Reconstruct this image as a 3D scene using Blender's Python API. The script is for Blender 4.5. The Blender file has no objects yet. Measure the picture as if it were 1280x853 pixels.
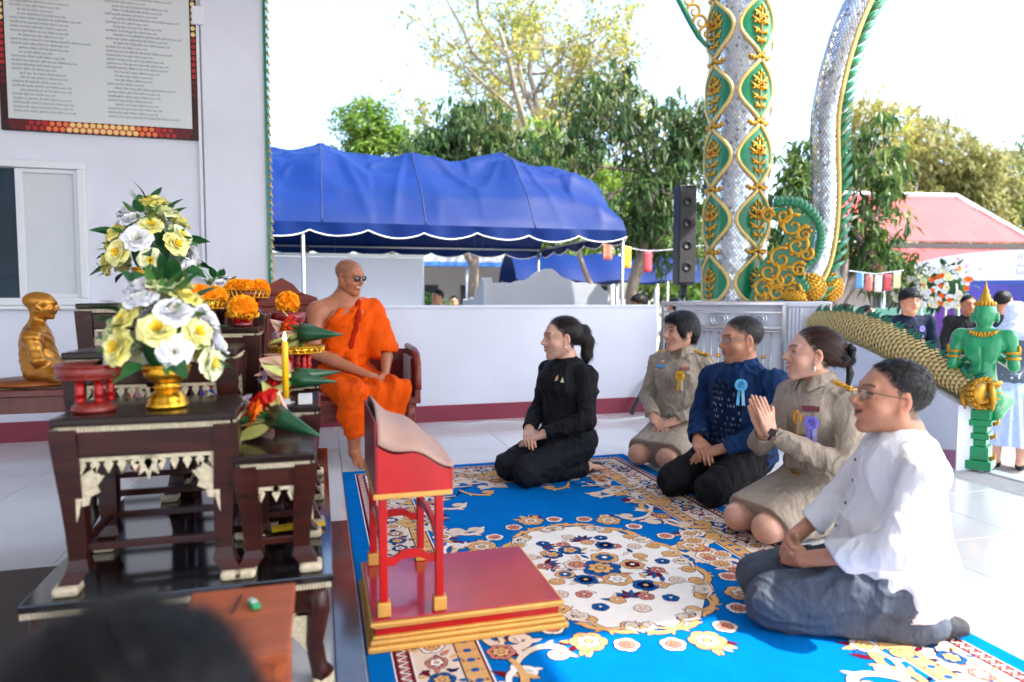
import bpy, bmesh, math, random
import numpy as np
from mathutils import Vector, Matrix, Quaternion, Euler
R = math.radians
PI = math.pi
scene = bpy.context.scene
COL = scene.collection

CAM_H = 1.10
cam_d = bpy.data.cameras.new('camera')
cam = bpy.data.objects.new('camera', cam_d)
COL.objects.link(cam)
scene.camera = cam
cam.location = (0, 0, CAM_H)
cam.rotation_euler = (R(90 - 3.626), 0, R(-15.593))
cam_d.sensor_width = 36
cam_d.lens = 36 * 860 / 1280
cam_d.clip_start = 0.02
cam_d.clip_end = 2000
cam_d.dof.use_dof = True
cam_d.dof.focus_distance = 3.6
cam_d.dof.aperture_fstop = 1.7
SUN_EL = 50.0
SUN_H = Vector((0.80, -0.60))
world = bpy.data.worlds.new('World')
scene.world = world
world.use_nodes = True
wn = world.node_tree
bg = wn.nodes['Background']
sky = wn.nodes.new('ShaderNodeTexSky')
sky.sky_type = 'NISHITA'
sky.sun_disc = False
sky.sun_elevation = R(SUN_EL)
sky.sun_rotation = math.atan2(SUN_H.x, SUN_H.y)
sky.air_density = 1.0
sky.dust_density = 3.0
sky.ozone_density = 1.0
wn.links.new(sky.outputs[0], bg.inputs[0])
bg.inputs[1].default_value = 0.15
sun_d = bpy.data.lights.new('sun', 'SUN')
sun_d.energy = 2.5
sun_d.angle = R(0.53)
sun_d.color = (1.0, 0.955, 0.88)
sun = bpy.data.objects.new('sun', sun_d)
COL.objects.link(sun)
sdir = Vector((SUN_H.x * math.cos(R(SUN_EL)), SUN_H.y * math.cos(R(SUN_EL)), math.sin(R(SUN_EL))))
sun.rotation_euler = sdir.to_track_quat('Z', 'Y').to_euler()
sun.location = (8, -6, 12)
vs = scene.view_settings
vs.view_transform = 'Standard'
vs.look = 'None'
vs.gamma = 1
vs.exposure = 2.25
vs.use_curve_mapping = False
scene.render.engine = 'CYCLES'
cy = scene.cycles
cy.use_denoising = True
cy.max_bounces = 8
cy.diffuse_bounces = 5
cy.glossy_bounces = 4
cy.transmission_bounces = 6
cy.transparent_max_bounces = 8
cy.sample_clamp_indirect = 8
cy.caustics_reflective = False
cy.caustics_refractive = False

MATS = {}
def srgb(r, g, b):
    f = lambda c: (c / 255 / 12.92) if c / 255 <= 0.04045 else ((c / 255 + 0.055) / 1.055) ** 2.4
    return (f(r), f(g), f(b))
def mat(name, col, rough=0.5, metal=0.0, noise=0.0, nscale=8.0, bump=0.0, bscale=30.0, coat=0.0, spec=0.5, stretch=None,
        attr=None, col2=None, sheen=0.0, trans=0.0, ior=1.45, sss=0.0, emit=None, estr=0.0, rough_noise=0.0, bdist=0.01, tint=0.0):
    """principled material: base colour with noise mottling towards col2, bump and per-object tint"""
    if name in MATS:
        return MATS[name]
    m = bpy.data.materials.new(name)
    m.use_nodes = True
    nt = m.node_tree
    N, L = nt.nodes, nt.links
    b = N['Principled BSDF']
    b.inputs['Roughness'].default_value = rough
    b.inputs['Metallic'].default_value = metal
    b.inputs['IOR'].default_value = ior
    b.inputs['Specular IOR Level'].default_value = spec
    b.inputs['Coat Weight'].default_value = coat
    b.inputs['Coat Roughness'].default_value = 0.08
    b.inputs['Transmission Weight'].default_value = trans
    b.inputs['Sheen Weight'].default_value = sheen
    if sss > 0:
        b.inputs['Subsurface Weight'].default_value = sss
        b.inputs['Subsurface Radius'].default_value = (0.01, 0.004, 0.002)
        b.inputs['Subsurface Scale'].default_value = 0.5
    if emit:
        b.inputs['Emission Color'].default_value = (*emit, 1)
        b.inputs['Emission Strength'].default_value = estr
    tc = N.new('ShaderNodeTexCoord')
    vec = tc.outputs['Object']
    if stretch:
        mp = N.new('ShaderNodeMapping')
        mp.inputs['Scale'].default_value = stretch
        L.new(vec, mp.inputs['Vector'])
        vec = mp.outputs['Vector']
    src = None
    if attr:
        a = N.new('ShaderNodeAttribute')
        a.attribute_name = attr
        src = a.outputs['Color']
    if noise > 0 or col2:
        nz = N.new('ShaderNodeTexNoise')
        nz.inputs['Scale'].default_value = nscale
        nz.inputs['Detail'].default_value = 6
        nz.inputs['Roughness'].default_value = 0.6
        L.new(vec, nz.inputs['Vector'])
        rp = N.new('ShaderNodeMapRange')
        rp.inputs['From Min'].default_value = 0.3
        rp.inputs['From Max'].default_value = 0.7
        L.new(nz.outputs['Fac'], rp.inputs['Value'])
        mx = N.new('ShaderNodeMix')
        mx.data_type = 'RGBA'
        L.new(rp.outputs[0], mx.inputs['Factor'])
        c2 = col2 if col2 else tuple(max(0, c * (1 - noise)) for c in col)
        mx.inputs[6].default_value = (*col, 1)
        mx.inputs[7].default_value = (*c2, 1)
        if src is not None:
            ml = N.new('ShaderNodeMix')
            ml.data_type = 'RGBA'
            ml.blend_type = 'MULTIPLY'
            ml.inputs['Factor'].default_value = 1
            L.new(src, ml.inputs[6])
            L.new(mx.outputs[2], ml.inputs[7])
            src = ml.outputs[2]
        else:
            src = mx.outputs[2]
        if rough_noise > 0:
            rr = N.new('ShaderNodeMapRange')
            rr.inputs['To Min'].default_value = max(0.02, rough - rough_noise)
            rr.inputs['To Max'].default_value = min(1, rough + rough_noise)
            L.new(nz.outputs['Fac'], rr.inputs['Value'])
            L.new(rr.outputs[0], b.inputs['Roughness'])
    if tint > 0:
        oi = N.new('ShaderNodeObjectInfo')
        hs = N.new('ShaderNodeHueSaturation')
        mr = N.new('ShaderNodeMapRange')
        mr.inputs['To Min'].default_value = 1 - tint
        mr.inputs['To Max'].default_value = 1 + tint
        L.new(oi.outputs['Random'], mr.inputs['Value'])
        L.new(mr.outputs[0], hs.inputs['Value'])
        if src is not None:
            L.new(src, hs.inputs['Color'])
        else:
            hs.inputs['Color'].default_value = (*col, 1)
        src = hs.outputs[0]
    if src is not None:
        L.new(src, b.inputs['Base Color'])
    else:
        b.inputs['Base Color'].default_value = (*col, 1)
    if bump > 0:
        bn = N.new('ShaderNodeTexNoise')
        bn.inputs['Scale'].default_value = bscale
        bn.inputs['Detail'].default_value = 5
        L.new(vec, bn.inputs['Vector'])
        bp = N.new('ShaderNodeBump')
        bp.inputs['Strength'].default_value = bump
        bp.inputs['Distance'].default_value = bdist
        L.new(bn.outputs['Fac'], bp.inputs['Height'])
        L.new(bp.outputs[0], b.inputs['Normal'])
    MATS[name] = m
    return m

def tag(o, label=None, cat=None, group=None, kind=None):
    if label: o['label'] = label
    if cat: o['category'] = cat
    if group: o['group'] = group
    if kind: o['kind'] = kind
    return o
def thing(name, label, cat, loc=(0, 0, 0), rz=0.0, group=None, s=1.0):
    o = bpy.data.objects.new(name, None)
    o.empty_display_size = 0.1
    COL.objects.link(o)
    o.location = loc
    o.rotation_euler = (0, 0, rz)
    o.scale = (s, s, s)
    return tag(o, label, cat, group)
def link(name, me, m=None, parent=None, loc=None, rot=None, scl=None):
    o = bpy.data.objects.new(name, me)
    COL.objects.link(o)
    if m is not None and len(me.materials) == 0:
        for x in (m if isinstance(m, (list, tuple)) else [m]):
            me.materials.append(x)
    if parent is not None: o.parent = parent
    if loc is not None: o.location = loc
    if rot is not None: o.rotation_euler = rot
    if scl is not None: o.scale = scl if hasattr(scl, '__len__') else (scl, scl, scl)
    return o
def copy_tree(o, parent=None, loc=None, rz=None, label=None, scl=None):
    c = o.copy()
    COL.objects.link(c)
    c.parent = parent
    if loc is not None: c.location = loc
    if rz is not None: c.rotation_euler = (c.rotation_euler[0], c.rotation_euler[1], rz)
    if scl is not None: c.scale = (scl, scl, scl)
    if label: c['label'] = label
    for ch in list(o.children):
        copy_tree(ch, c)
    return c

class MB:
    """collects shapes into one mesh"""
    def __init__(self):
        self.v = []; self.f = []; self.mi = []; self.sm = []; self.cur = 0; self.smooth = False
    def add(self, vs, fs, M=None):
        o = len(self.v)
        for p in vs:
            p = Vector(p)
            self.v.append(tuple(M @ p) if M is not None else tuple(p))
        for f in fs:
            self.f.append(tuple(i + o for i in f)); self.mi.append(self.cur); self.sm.append(self.smooth)
        return self
    def box(self, c, s, M=None, bev=0.0):
        """box centred at c with full sizes s; bev chamfers all edges"""
        cx, cy_, cz = c; hx, hy, hz = s[0] / 2, s[1] / 2, s[2] / 2
        if bev <= 0:
            vs = [(cx + x * hx, cy_ + y * hy, cz + z * hz) for z in (-1, 1) for y in (-1, 1) for x in (-1, 1)]
            fs = [(0, 2, 3, 1), (4, 5, 7, 6), (0, 1, 5, 4), (2, 6, 7, 3), (0, 4, 6, 2), (1, 3, 7, 5)]
            return self.add(vs, fs, M)
        b = min(bev, hx * .9, hy * .9, hz * .9)
        bm = bmesh.new()
        bmesh.ops.create_cube(bm, size=1)
        for v in bm.verts:
            v.co = Vector((cx + v.co.x * 2 * hx, cy_ + v.co.y * 2 * hy, cz + v.co.z * 2 * hz))
        bmesh.ops.bevel(bm, geom=bm.edges[:], offset=b, segments=2, profile=0.5, affect='EDGES')
        self.bm(bm, M)
        return self
    def bm(self, bm, M=None):
        bm.verts.index_update()
        self.add([v.co.copy() for v in bm.verts], [tuple(v.index for v in f.verts) for f in bm.faces], M)
        bm.free()
        return self
    def tube(self, pts, rad, n=8, M=None, cap=True, sq=None):
        """swept round (or squashed) tube; rad a number or list"""
        pts = [Vector(p) for p in pts]
        m = len(pts)
        if not hasattr(rad, '__len__'): rad = [rad] * m
        t0 = (pts[1] - pts[0]).normalized()
        ref = Vector((0, 0, 1)) if abs(t0.z) < 0.9 else Vector((1, 0, 0))
        u = t0.cross(ref).normalized()
        vs = []
        for i, p in enumerate(pts):
            t = (pts[min(i + 1, m - 1)] - pts[max(i - 1, 0)])
            t = t.normalized() if t.length > 1e-9 else t0
            u = (u - t * u.dot(t))
            u = u.normalized() if u.length > 1e-6 else t.orthogonal().normalized()
            w = t.cross(u)
            for k in range(n):
                a = 2 * PI * k / n
                s = sq if sq else 1.0
                vs.append(p + (u * math.cos(a) + w * math.sin(a) * s) * rad[i])
        fs = []
        for i in range(m - 1):
            for k in range(n):
                k2 = (k + 1) % n
                fs.append((i * n + k, i * n + k2, (i + 1) * n + k2, (i + 1) * n + k))
        if cap:
            fs.append(tuple(range(n - 1, -1, -1)))
            fs.append(tuple(range((m - 1) * n, m * n)))
        return self.add(vs, fs, M)
    def lathe(self, prof, n=24, M=None, c=(0, 0, 0), capb=True, capt=True):
        """prof: list of (r, z)"""
        vs = []; fs = []
        m = len(prof)
        for r, z in prof:
            for k in range(n):
                a = 2 * PI * k / n
                vs.append((c[0] + r * math.cos(a), c[1] + r * math.sin(a), c[2] + z))
        for i in range(m - 1):
            for k in range(n):
                k2 = (k + 1) % n
                fs.append((i * n + k, i * n + k2, (i + 1) * n + k2, (i + 1) * n + k))
        if capb: fs.append(tuple(range(n - 1, -1, -1)))
        if capt: fs.append(tuple(range((m - 1) * n, m * n)))
        return self.add(vs, fs, M)
    def prism(self, poly, z0, z1, M=None):
        """extrude a 2-D polygon between z0 and z1"""
        n = len(poly)
        vs = [(x, y, z0) for x, y in poly] + [(x, y, z1) for x, y in poly]
        fs = [tuple(range(n - 1, -1, -1)), tuple(range(n, 2 * n))]
        fs += [(i, (i + 1) % n, n + (i + 1) % n, n + i) for i in range(n)]
        return self.add(vs, fs, M)
    def sphere(self, c, r, M=None, nu=12, nv=8):
        rx, ry, rz = r if hasattr(r, '__len__') else (r, r, r)
        vs = [(c[0], c[1], c[2] - rz)]
        for j in range(1, nv):
            t = -PI / 2 + PI * j / nv
            for i in range(nu):
                a = 2 * PI * i / nu
                vs.append((c[0] + rx * math.cos(t) * math.cos(a), c[1] + ry * math.cos(t) * math.sin(a), c[2] + rz * math.sin(t)))
        vs.append((c[0], c[1], c[2] + rz))
        fs = [(0, 1 + (i + 1) % nu, 1 + i) for i in range(nu)]
        for j in range(nv - 2):
            for i in range(nu):
                i2 = (i + 1) % nu
                fs.append((1 + j * nu + i, 1 + j * nu + i2, 1 + (j + 1) * nu + i2, 1 + (j + 1) * nu + i))
        t = len(vs) - 1; b0 = 1 + (nv - 2) * nu
        fs += [(t, b0 + i, b0 + (i + 1) % nu) for i in range(nu)]
        return self.add(vs, fs, M)
    def grid(self, fn, nu, nv, M=None):
        """surface fn(u,v)->xyz, u,v in 0..1"""
        vs = [fn(i / nu, j / nv) for j in range(nv + 1) for i in range(nu + 1)]
        fs = [(j * (nu + 1) + i, j * (nu + 1) + i + 1, (j + 1) * (nu + 1) + i + 1, (j + 1) * (nu + 1) + i) for j in range(nv) for i in range(nu)]
        return self.add(vs, fs, M)
    def mesh(self, name, m=None):
        me = bpy.data.meshes.new(name)
        me.from_pydata(self.v, [], self.f)
        if m is not None:
            for x in (m if isinstance(m, (list, tuple)) else [m]): me.materials.append(x)
        me.polygons.foreach_set('material_index', self.mi)
        me.polygons.foreach_set('use_smooth', self.sm)
        me.update()
        return me
    def build(self, name, m, parent=None, loc=None, rot=None, scl=None):
        return link(name, self.mesh(name, m), None, parent, loc, rot, scl)

def fast_mesh(name, V, F, m, smooth=True, mi=None, cols=None):
    """numpy mesh: V (n,3), F (k,3|4)"""
    me = bpy.data.meshes.new(name)
    V = np.asarray(V, np.float32); F = np.asarray(F, np.int32)
    k = F.shape[1]
    me.vertices.add(len(V)); me.vertices.foreach_set('co', V.ravel())
    me.loops.add(F.size); me.loops.foreach_set('vertex_index', F.ravel())
    me.polygons.add(len(F)); me.polygons.foreach_set('loop_start', np.arange(0, F.size, k, dtype=np.int32))
    me.polygons.foreach_set('loop_total', np.full(len(F), k, np.int32))
    for x in (m if isinstance(m, (list, tuple)) else [m]): me.materials.append(x)
    if mi is not None: me.polygons.foreach_set('material_index', np.asarray(mi, np.int32))
    me.polygons.foreach_set('use_smooth', np.full(len(F), smooth, bool))
    if cols is not None:
        ca = me.color_attributes.new('Col', 'FLOAT_COLOR', 'POINT')
        ca.data.foreach_set('color', np.concatenate([cols, np.ones((len(cols), 1))], 1).astype(np.float32).ravel())
    me.update(calc_edges=True)
    me.validate()
    return me

def vnoise(P, seed=0):
    """smooth value noise in -1..1 for points (n,3)"""
    P = np.asarray(P, np.float64)
    i = np.floor(P).astype(np.int64); f = P - i
    f = f * f * (3 - 2 * f)
    def h(x, y, z):
        n = (x * 374761393 + y * 668265263 + z * 2147483647 + seed * 974634777) & 0xffffffff
        n = ((n ^ (n >> 13)) * 1274126177) & 0xffffffff
        n = n ^ (n >> 16)
        return (n & 0xffff) / 32767.5 - 1
    r = 0
    for dx in (0, 1):
        wx = f[:, 0] if dx else 1 - f[:, 0]
        for dy in (0, 1):
            wy = f[:, 1] if dy else 1 - f[:, 1]
            for dz in (0, 1):
                wz = f[:, 2] if dz else 1 - f[:, 2]
                r = r + wx * wy * wz * h(i[:, 0] + dx, i[:, 1] + dy, i[:, 2] + dz)
    return r

class Field:
    """signed distance grid; shapes blend smoothly; meshed with surface nets"""
    def __init__(self, lo, hi, res):
        self.lo = np.array(lo, np.float64); self.res = res
        n = np.ceil((np.array(hi) - self.lo) / res).astype(int) + 1
        self.n = n
        self.d = np.full(n, 0.5, np.float32)
        self.ax = [(self.lo[i] + np.arange(n[i]) * res).astype(np.float32) for i in range(3)]
    def sub(self, lo, hi):
        a = np.clip(np.floor((np.array(lo) - self.lo) / self.res).astype(int), 0, self.n)
        b = np.clip(np.ceil((np.array(hi) - self.lo) / self.res).astype(int) + 1, 0, self.n)
        sl = tuple(slice(a[i], b[i]) for i in range(3))
        if min(b - a) <= 0: return None, None
        X = self.ax[0][sl[0]][:, None, None]; Y = self.ax[1][sl[1]][None, :, None]; Z = self.ax[2][sl[2]][None, None, :]
        return sl, (X, Y, Z)
    def join(self, sl, d, k, op):
        o = self.d[sl]
        if op == 'add':
            if k <= 0: self.d[sl] = np.minimum(o, d)
            else:
                h = np.maximum(k - np.abs(o - d), 0) / k
                self.d[sl] = np.minimum(o, d) - h * h * k * 0.25
        else:
            d = -d
            if k <= 0: self.d[sl] = np.maximum(o, d)
            else:
                h = np.maximum(k - np.abs(o - d), 0) / k
                self.d[sl] = np.maximum(o, d) + h * h * k * 0.25
    def cap(self, a, b, ra, rb=None, k=0.02, op='add', flat=None):
        """round cone from a to b"""
        rb = ra if rb is None else rb
        a = np.array(a, float); b = np.array(b, float)
        pad = max(ra, rb) + max(k, 0.01) + 3 * self.res
        sl, g = self.sub(np.minimum(a, b) - pad, np.maximum(a, b) + pad)
        if sl is None: return self
        ab = b - a; L2 = float(ab @ ab) + 1e-12
        px, py, pz = g[0] - a[0], g[1] - a[1], g[2] - a[2]
        t = np.clip((px * ab[0] + py * ab[1] + pz * ab[2]) / L2, 0, 1)
        dx, dy, dz = px - t * ab[0], py - t * ab[1], pz - t * ab[2]
        d = np.sqrt(dx * dx + dy * dy + dz * dz) - (ra + (rb - ra) * t)
        self.join(sl, d.astype(np.float32), k, op)
        return self
    def chain(self, pts, rs, k=0.02, op='add'):
        for i in range(len(pts) - 1): self.cap(pts[i], pts[i + 1], rs[i], rs[i + 1], k, op)
        return self
    def ell(self, c, r, M=None, k=0.02, op='add'):
        """ellipsoid, M: 3x3 numpy whose rows are the local axes"""
        c = np.array(c, float); r = np.array(r, float)
        pad = r.max() + max(k, 0.01) + 3 * self.res
        sl, g = self.sub(c - pad, c + pad)
        if sl is None: return self
        p = [g[i] - c[i] for i in range(3)]
        if M is not None:
            p = [p[0] * M[j][0] + p[1] * M[j][1] + p[2] * M[j][2] for j in range(3)]
        q = [p[i] / r[i] for i in range(3)]
        k0 = np.sqrt(q[0] ** 2 + q[1] ** 2 + q[2] ** 2)
        k1 = np.sqrt((q[0] / r[0]) ** 2 + (q[1] / r[1]) ** 2 + (q[2] / r[2]) ** 2)
        d = k0 * (k0 - 1) / np.maximum(k1, 1e-6)
        self.join(sl, d.astype(np.float32), k, op)
        return self
    def box(self, c, h, M=None, rnd=0.01, k=0.01, op='add'):
        c = np.array(c, float); h = np.array(h, float)
        pad = np.linalg.norm(h) + max(k, 0.01) + 3 * self.res
        sl, g = self.sub(c - pad, c + pad)
        if sl is None: return self
        p = [g[i] - c[i] for i in range(3)]
        if M is not None:
            p = [p[0] * M[j][0] + p[1] * M[j][1] + p[2] * M[j][2] for j in range(3)]
        q = [np.abs(p[i]) - (h[i] - rnd) for i in range(3)]
        out = np.sqrt(np.maximum(q[0], 0) ** 2 + np.maximum(q[1], 0) ** 2 + np.maximum(q[2], 0) ** 2)
        d = out + np.minimum(np.maximum(np.maximum(q[0], q[1]), q[2]), 0) - rnd
        self.join(sl, d.astype(np.float32), k, op)
        return self
    def plane(self, p, n, k=0.0, lo=None, hi=None):
        """remove everything on the side n points to (optionally only inside a region)"""
        p = np.array(p, float); n = np.array(n, float); n = n / np.linalg.norm(n)
        if lo is None: lo, hi = self.lo - 1, self.lo + self.n * self.res + 1
        sl, g = self.sub(lo, hi)
        if sl is None: return self
        d = -((g[0] - p[0]) * n[0] + (g[1] - p[1]) * n[1] + (g[2] - p[2]) * n[2])
        self.join(sl, np.broadcast_to(d, self.d[sl].shape).astype(np.float32), k, 'sub')
        return self
    def nets(self):
        d = self.d
        d[0] = d[-1] = 0.5; d[:, 0] = d[:, -1] = 0.5; d[:, :, 0] = d[:, :, -1] = 0.5
        s = d < 0
        c = [s[:-1, :-1, :-1], s[1:, :-1, :-1], s[:-1, 1:, :-1], s[1:, 1:, :-1], s[:-1, :-1, 1:], s[1:, :-1, 1:], s[:-1, 1:, 1:], s[1:, 1:, 1:]]
        anyi = c[0] | c[1] | c[2] | c[3] | c[4] | c[5] | c[6] | c[7]
        alli = c[0] & c[1] & c[2] & c[3] & c[4] & c[5] & c[6] & c[7]
        act = anyi & ~alli
        I = np.argwhere(act)
        idx = np.full(act.shape, -1, np.int32)
        idx[tuple(I.T)] = np.arange(len(I))
        off = np.array([[0, 0, 0], [1, 0, 0], [0, 1, 0], [1, 1, 0], [0, 0, 1], [1, 0, 1], [0, 1, 1], [1, 1, 1]])
        val = np.stack([d[I[:, 0] + o[0], I[:, 1] + o[1], I[:, 2] + o[2]] for o in off], 1)
        acc = np.zeros((len(I), 3)); cnt = np.zeros(len(I))
        for a, b in ((0, 1), (2, 3), (4, 5), (6, 7), (0, 2), (1, 3), (4, 6), (5, 7), (0, 4), (1, 5), (2, 6), (3, 7)):
            va, vb = val[:, a], val[:, b]
            m = (va < 0) != (vb < 0)
            t = np.where(m, va / np.where(m, va - vb, 1), 0)
            p = off[a] + t[:, None] * (off[b] - off[a])
            acc += np.where(m[:, None], p, 0); cnt += m
        V = self.lo + (I + acc / cnt[:, None]) * self.res
        Q = []
        for ax in range(3):
            sl0 = [slice(1, -1)] * 3; sl0[ax] = slice(0, -1)
            s1 = [slice(1, -1)] * 3; s1[ax] = slice(1, None)
            a = s[tuple(sl0)]; b = s[tuple(s1)]
            E = np.argwhere(a != b)
            if len(E) == 0: continue
            base = E.copy()
            for q in range(3):
                if q != ax: base[:, q] += 1
            u, w = [(1, 2), (2, 0), (0, 1)][ax]
            def gi(du, dw):
                t = base.copy(); t[:, u] -= du; t[:, w] -= dw
                return idx[t[:, 0], t[:, 1], t[:, 2]]
            q = np.stack([gi(1, 1), gi(0, 1), gi(0, 0), gi(1, 0)], 1)
            inside = a[tuple(E.T)]
            q = np.where(inside[:, None], q, q[:, ::-1])
            Q.append(q)
        return V, np.concatenate(Q)

def vsmooth(V, F, it=1, lam=0.5):
    n = len(V)
    e = np.concatenate([F[:, [0, 1]], F[:, [1, 2]], F[:, [2, 3]], F[:, [3, 0]]])
    e = np.concatenate([e, e[:, ::-1]])
    deg = np.bincount(e[:, 0], minlength=n)[:, None]
    for _ in range(it):
        acc = np.stack([np.bincount(e[:, 0], weights=V[e[:, 1], i], minlength=n) for i in range(3)], 1)
        V = V + lam * (acc / np.maximum(deg, 1) - V)
    return V
def vnormals(V, F):
    nrm = np.cross(V[F[:, 2]] - V[F[:, 0]], V[F[:, 3]] - V[F[:, 1]])
    N = np.stack([sum(np.bincount(F[:, j], weights=nrm[:, i], minlength=len(V)) for j in range(4)) for i in range(3)], 1)
    return N / np.maximum(np.linalg.norm(N, axis=1, keepdims=True), 1e-12)
def nv(v):
    v = np.array(v, float); return v / np.linalg.norm(v)
def rot_axis(v, ax, a):
    ax = nv(ax); v = np.array(v, float)
    return v * math.cos(a) + np.cross(ax, v) * math.sin(a) + ax * (ax @ v) * (1 - math.cos(a))
def head_frame(yaw, pitch, roll=0):
    """rows: right, forward, up.  yaw turns left(+), pitch up(+)"""
    r, f, u = np.array([1., 0, 0]), np.array([0, 1., 0]), np.array([0, 0, 1.])
    r, f = rot_axis(r, u, yaw), rot_axis(f, u, yaw)
    f, u = rot_axis(f, r, pitch), rot_axis(u, r, pitch)
    r, u = rot_axis(r, f, roll), rot_axis(u, f, roll)
    return np.stack([r, f, u])
def field_cast(F, o, d, tmax=0.5):
    o = np.array(o, float); d = nv(d); t = 0
    while t < tmax:
        p = o + d * t
        i = np.clip(np.round((p - F.lo) / F.res).astype(int), 0, F.n - 1)
        if F.d[tuple(i)] < 0.0: return p
        t += F.res * 0.5
    return o + d * tmax * 0.5

def add_head(F, c, M, s, o):
    W = lambda x, y, z: c + (x * M[0] + y * M[1] + z * M[2]) * s
    fem = o.get('fem', False); sm = o.get('smile', 0.3); jw = o.get('jaw', 1.0); fat = o.get('fat', 0.0)
    E = lambda p, r, k=0.02, op='add': F.ell(W(*p), np.array(r) * s, M, k * s, op)
    Cp = lambda a, b, ra, rb, k=0.012, op='add': F.cap(W(*a), W(*b), ra * s, rb * s, k * s, op)
    E((0, -.018, .036), (.075, .096, .082), 0.03)
    E((0, .022, .0), (.066, .066, .092), 0.04)
    E((0, .045, -.05), (.05 + fat * .3, .046, .05), 0.03)
    for x in (-1, 1):
        Cp((x * .054 * jw, -.005, -.05), (x * .016, .066, -.1), .023 + fat, .017, 0.025)
        E((x * .040, .056, -.032), (.027 + fat, .024, .024), 0.025)
        if sm > .4: E((x * .041, .067, -.028), (.019, .017, .014), 0.015)
    E((0, .074, -.103), (.02, .016, .016), 0.02)
    Cp((-.04, .076, .03), (0, .086, .025), .011, .012, 0.02)
    Cp((.04, .076, .03), (0, .086, .025), .011, .012, 0.02)
    for x in (-1, 1):
        E((x * .032, .098, .008), (.019, .017, .012), 0.014, 'sub')
        E((x * .032, .075, .006), (.017, .0125, .011), 0.008)
    nb = o.get('nose', 1.0)
    Cp((0, .086, .014), (0, .104 + .006 * nb, -.020), .0075, .0105, 0.012)
    E((0, .106 + .006 * nb, -.026), (.0115, .011, .009), 0.008)
    for x in (-1, 1): E((x * .0135, .097, -.029), (.0085, .010, .0075), 0.007)
    mw = .021 + .011 * sm; up = .012 * sm
    E((0, .082, -.052), (.03, .018, .022), 0.02)
    for x in (-1, 1):
        Cp((0, .0985, -.053), (x * mw, .086, -.055 + up), .0062, .0036, 0.006)
        Cp((0, .096, -.067 - .004 * o.get('open', 0)), (x * mw * .8, .086, -.061 + up * .7), .0068, .004, 0.006)
        Cp((x * .002, .105, -.060), (x * mw, .092, -.0575 + up), .0028 + .004 * o.get('open', 0), .0014, 0.004, 'sub')
    for x in (-1, 1):
        A = np.stack([rot_axis(M[0], M[2], x * .35), rot_axis(M[1], M[2], x * .35), M[2]])
        F.ell(W(x * .078, -.008, -.006), np.array((.0085, .019, .031)) * s, A, .008 * s)
        F.ell(W(x * .087, -.002, -.003), np.array((.007, .010, .017)) * s, A, .006 * s, 'sub')
        E((x * .077, .002, -.034), (.007, .008, .009), .006)

def head_colors(V, cols, c, M, s, o):
    """lips, brows, eyelids, cheeks and stubble coloured on the skin itself"""
    P = ((V - c) @ M.T) / s
    sk = np.array(o['skin'])
    front = P[:, 1] > .03
    sm = o.get('smile', .3); mw = .021 + .011 * sm; up = .012 * sm
    def blend(mask, col):
        m = np.clip(mask, 0, 1)[:, None]
        cols[:] = cols * (1 - m) + np.array(col) * m
    ax = np.abs(P[:, 0])
    g = np.exp(-(((ax - .042) / .02) ** 2 + ((P[:, 2] + .03) / .02) ** 2)) * front
    blend(g * .35, sk * np.array([1.1, .78, .72]))
    blend(((ax > .074) & (P[:, 1] < .03) & (np.abs(P[:, 2]) < .05)) * .35, sk * np.array([1.1, .75, .68]))
    lz = -.0585 + up * np.clip(ax / mw, 0, 1) ** 1.5
    lip = np.clip(1.4 - (np.abs(P[:, 2] - lz) / (.0125 * np.sqrt(np.clip(1 - (ax / (mw + .003)) ** 2, 0.02, 1)))) ** 3, 0, 1)
    blend(lip * (ax < mw + .002) * (P[:, 1] > .075) * o.get('lipamt', .75), o.get('lip', (.35, .09, .075)))
    cre = np.exp(-((P[:, 2] - lz - .0005) / .0024) ** 2) * (ax < mw) * (P[:, 1] > .07)
    if o.get('teeth'):
        th = np.exp(-((P[:, 2] - lz) / (.0042 + .002 * o.get('open', 0))) ** 4) * (ax < mw * .8) * (P[:, 1] > .07)
        blend(th * .9, (.75, .72, .66) if o['teeth'] > 0 else (.05, .015, .012))
    else:
        blend(cre * .8, (.08, .02, .018))
    bz = .0285 + .006 * np.sin(np.clip((ax - .012) / .045, 0, 1) * 2.6) - o.get('browdrop', 0)
    br = np.exp(-((P[:, 2] - bz) / .0042) ** 4) * (ax > .013) * (ax < .054) * front
    blend(br * o.get('brow', .8), (.022, .016, .013))
    lz2 = .0105 - ((ax - .032) / .017) ** 2 * .004
    la = np.exp(-((P[:, 2] - lz2) / .0034) ** 4) * (np.abs(ax - .032) < .0175) * front
    blend(la * .85, (.02, .014, .012))
    ny = np.exp(-(((ax - .007) / .004) ** 2 + ((P[:, 2] + .034) / .003) ** 2)) * (P[:, 1] > .09)
    blend(ny * .8, sk * .25)
    if o.get('scalp'):
        ss = lambda e: np.clip(e / .012 + .5, 0, 1)
        hy = o.get('hairy', .078)
        lim = np.where(P[:, 1] > .020, .036, np.where(P[:, 1] > -.022, -.004, -.058))
        m = ss(-((P[:, 1] - hy) * .8 - (P[:, 2] - .085) * .6)) * ss(P[:, 2] - lim) * (ax < .079)
        blend(m * o.get('scalpamt', .4) * (1 + .25 * vnoise(P * 220, 4)), o['scalp'])
    if o.get('stubble'):
        st = ((P[:, 2] < -.04) & (P[:, 1] > .02)) * .25
        blend(st * (1 - np.clip(lip, 0, 1)), sk * .6)

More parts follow.
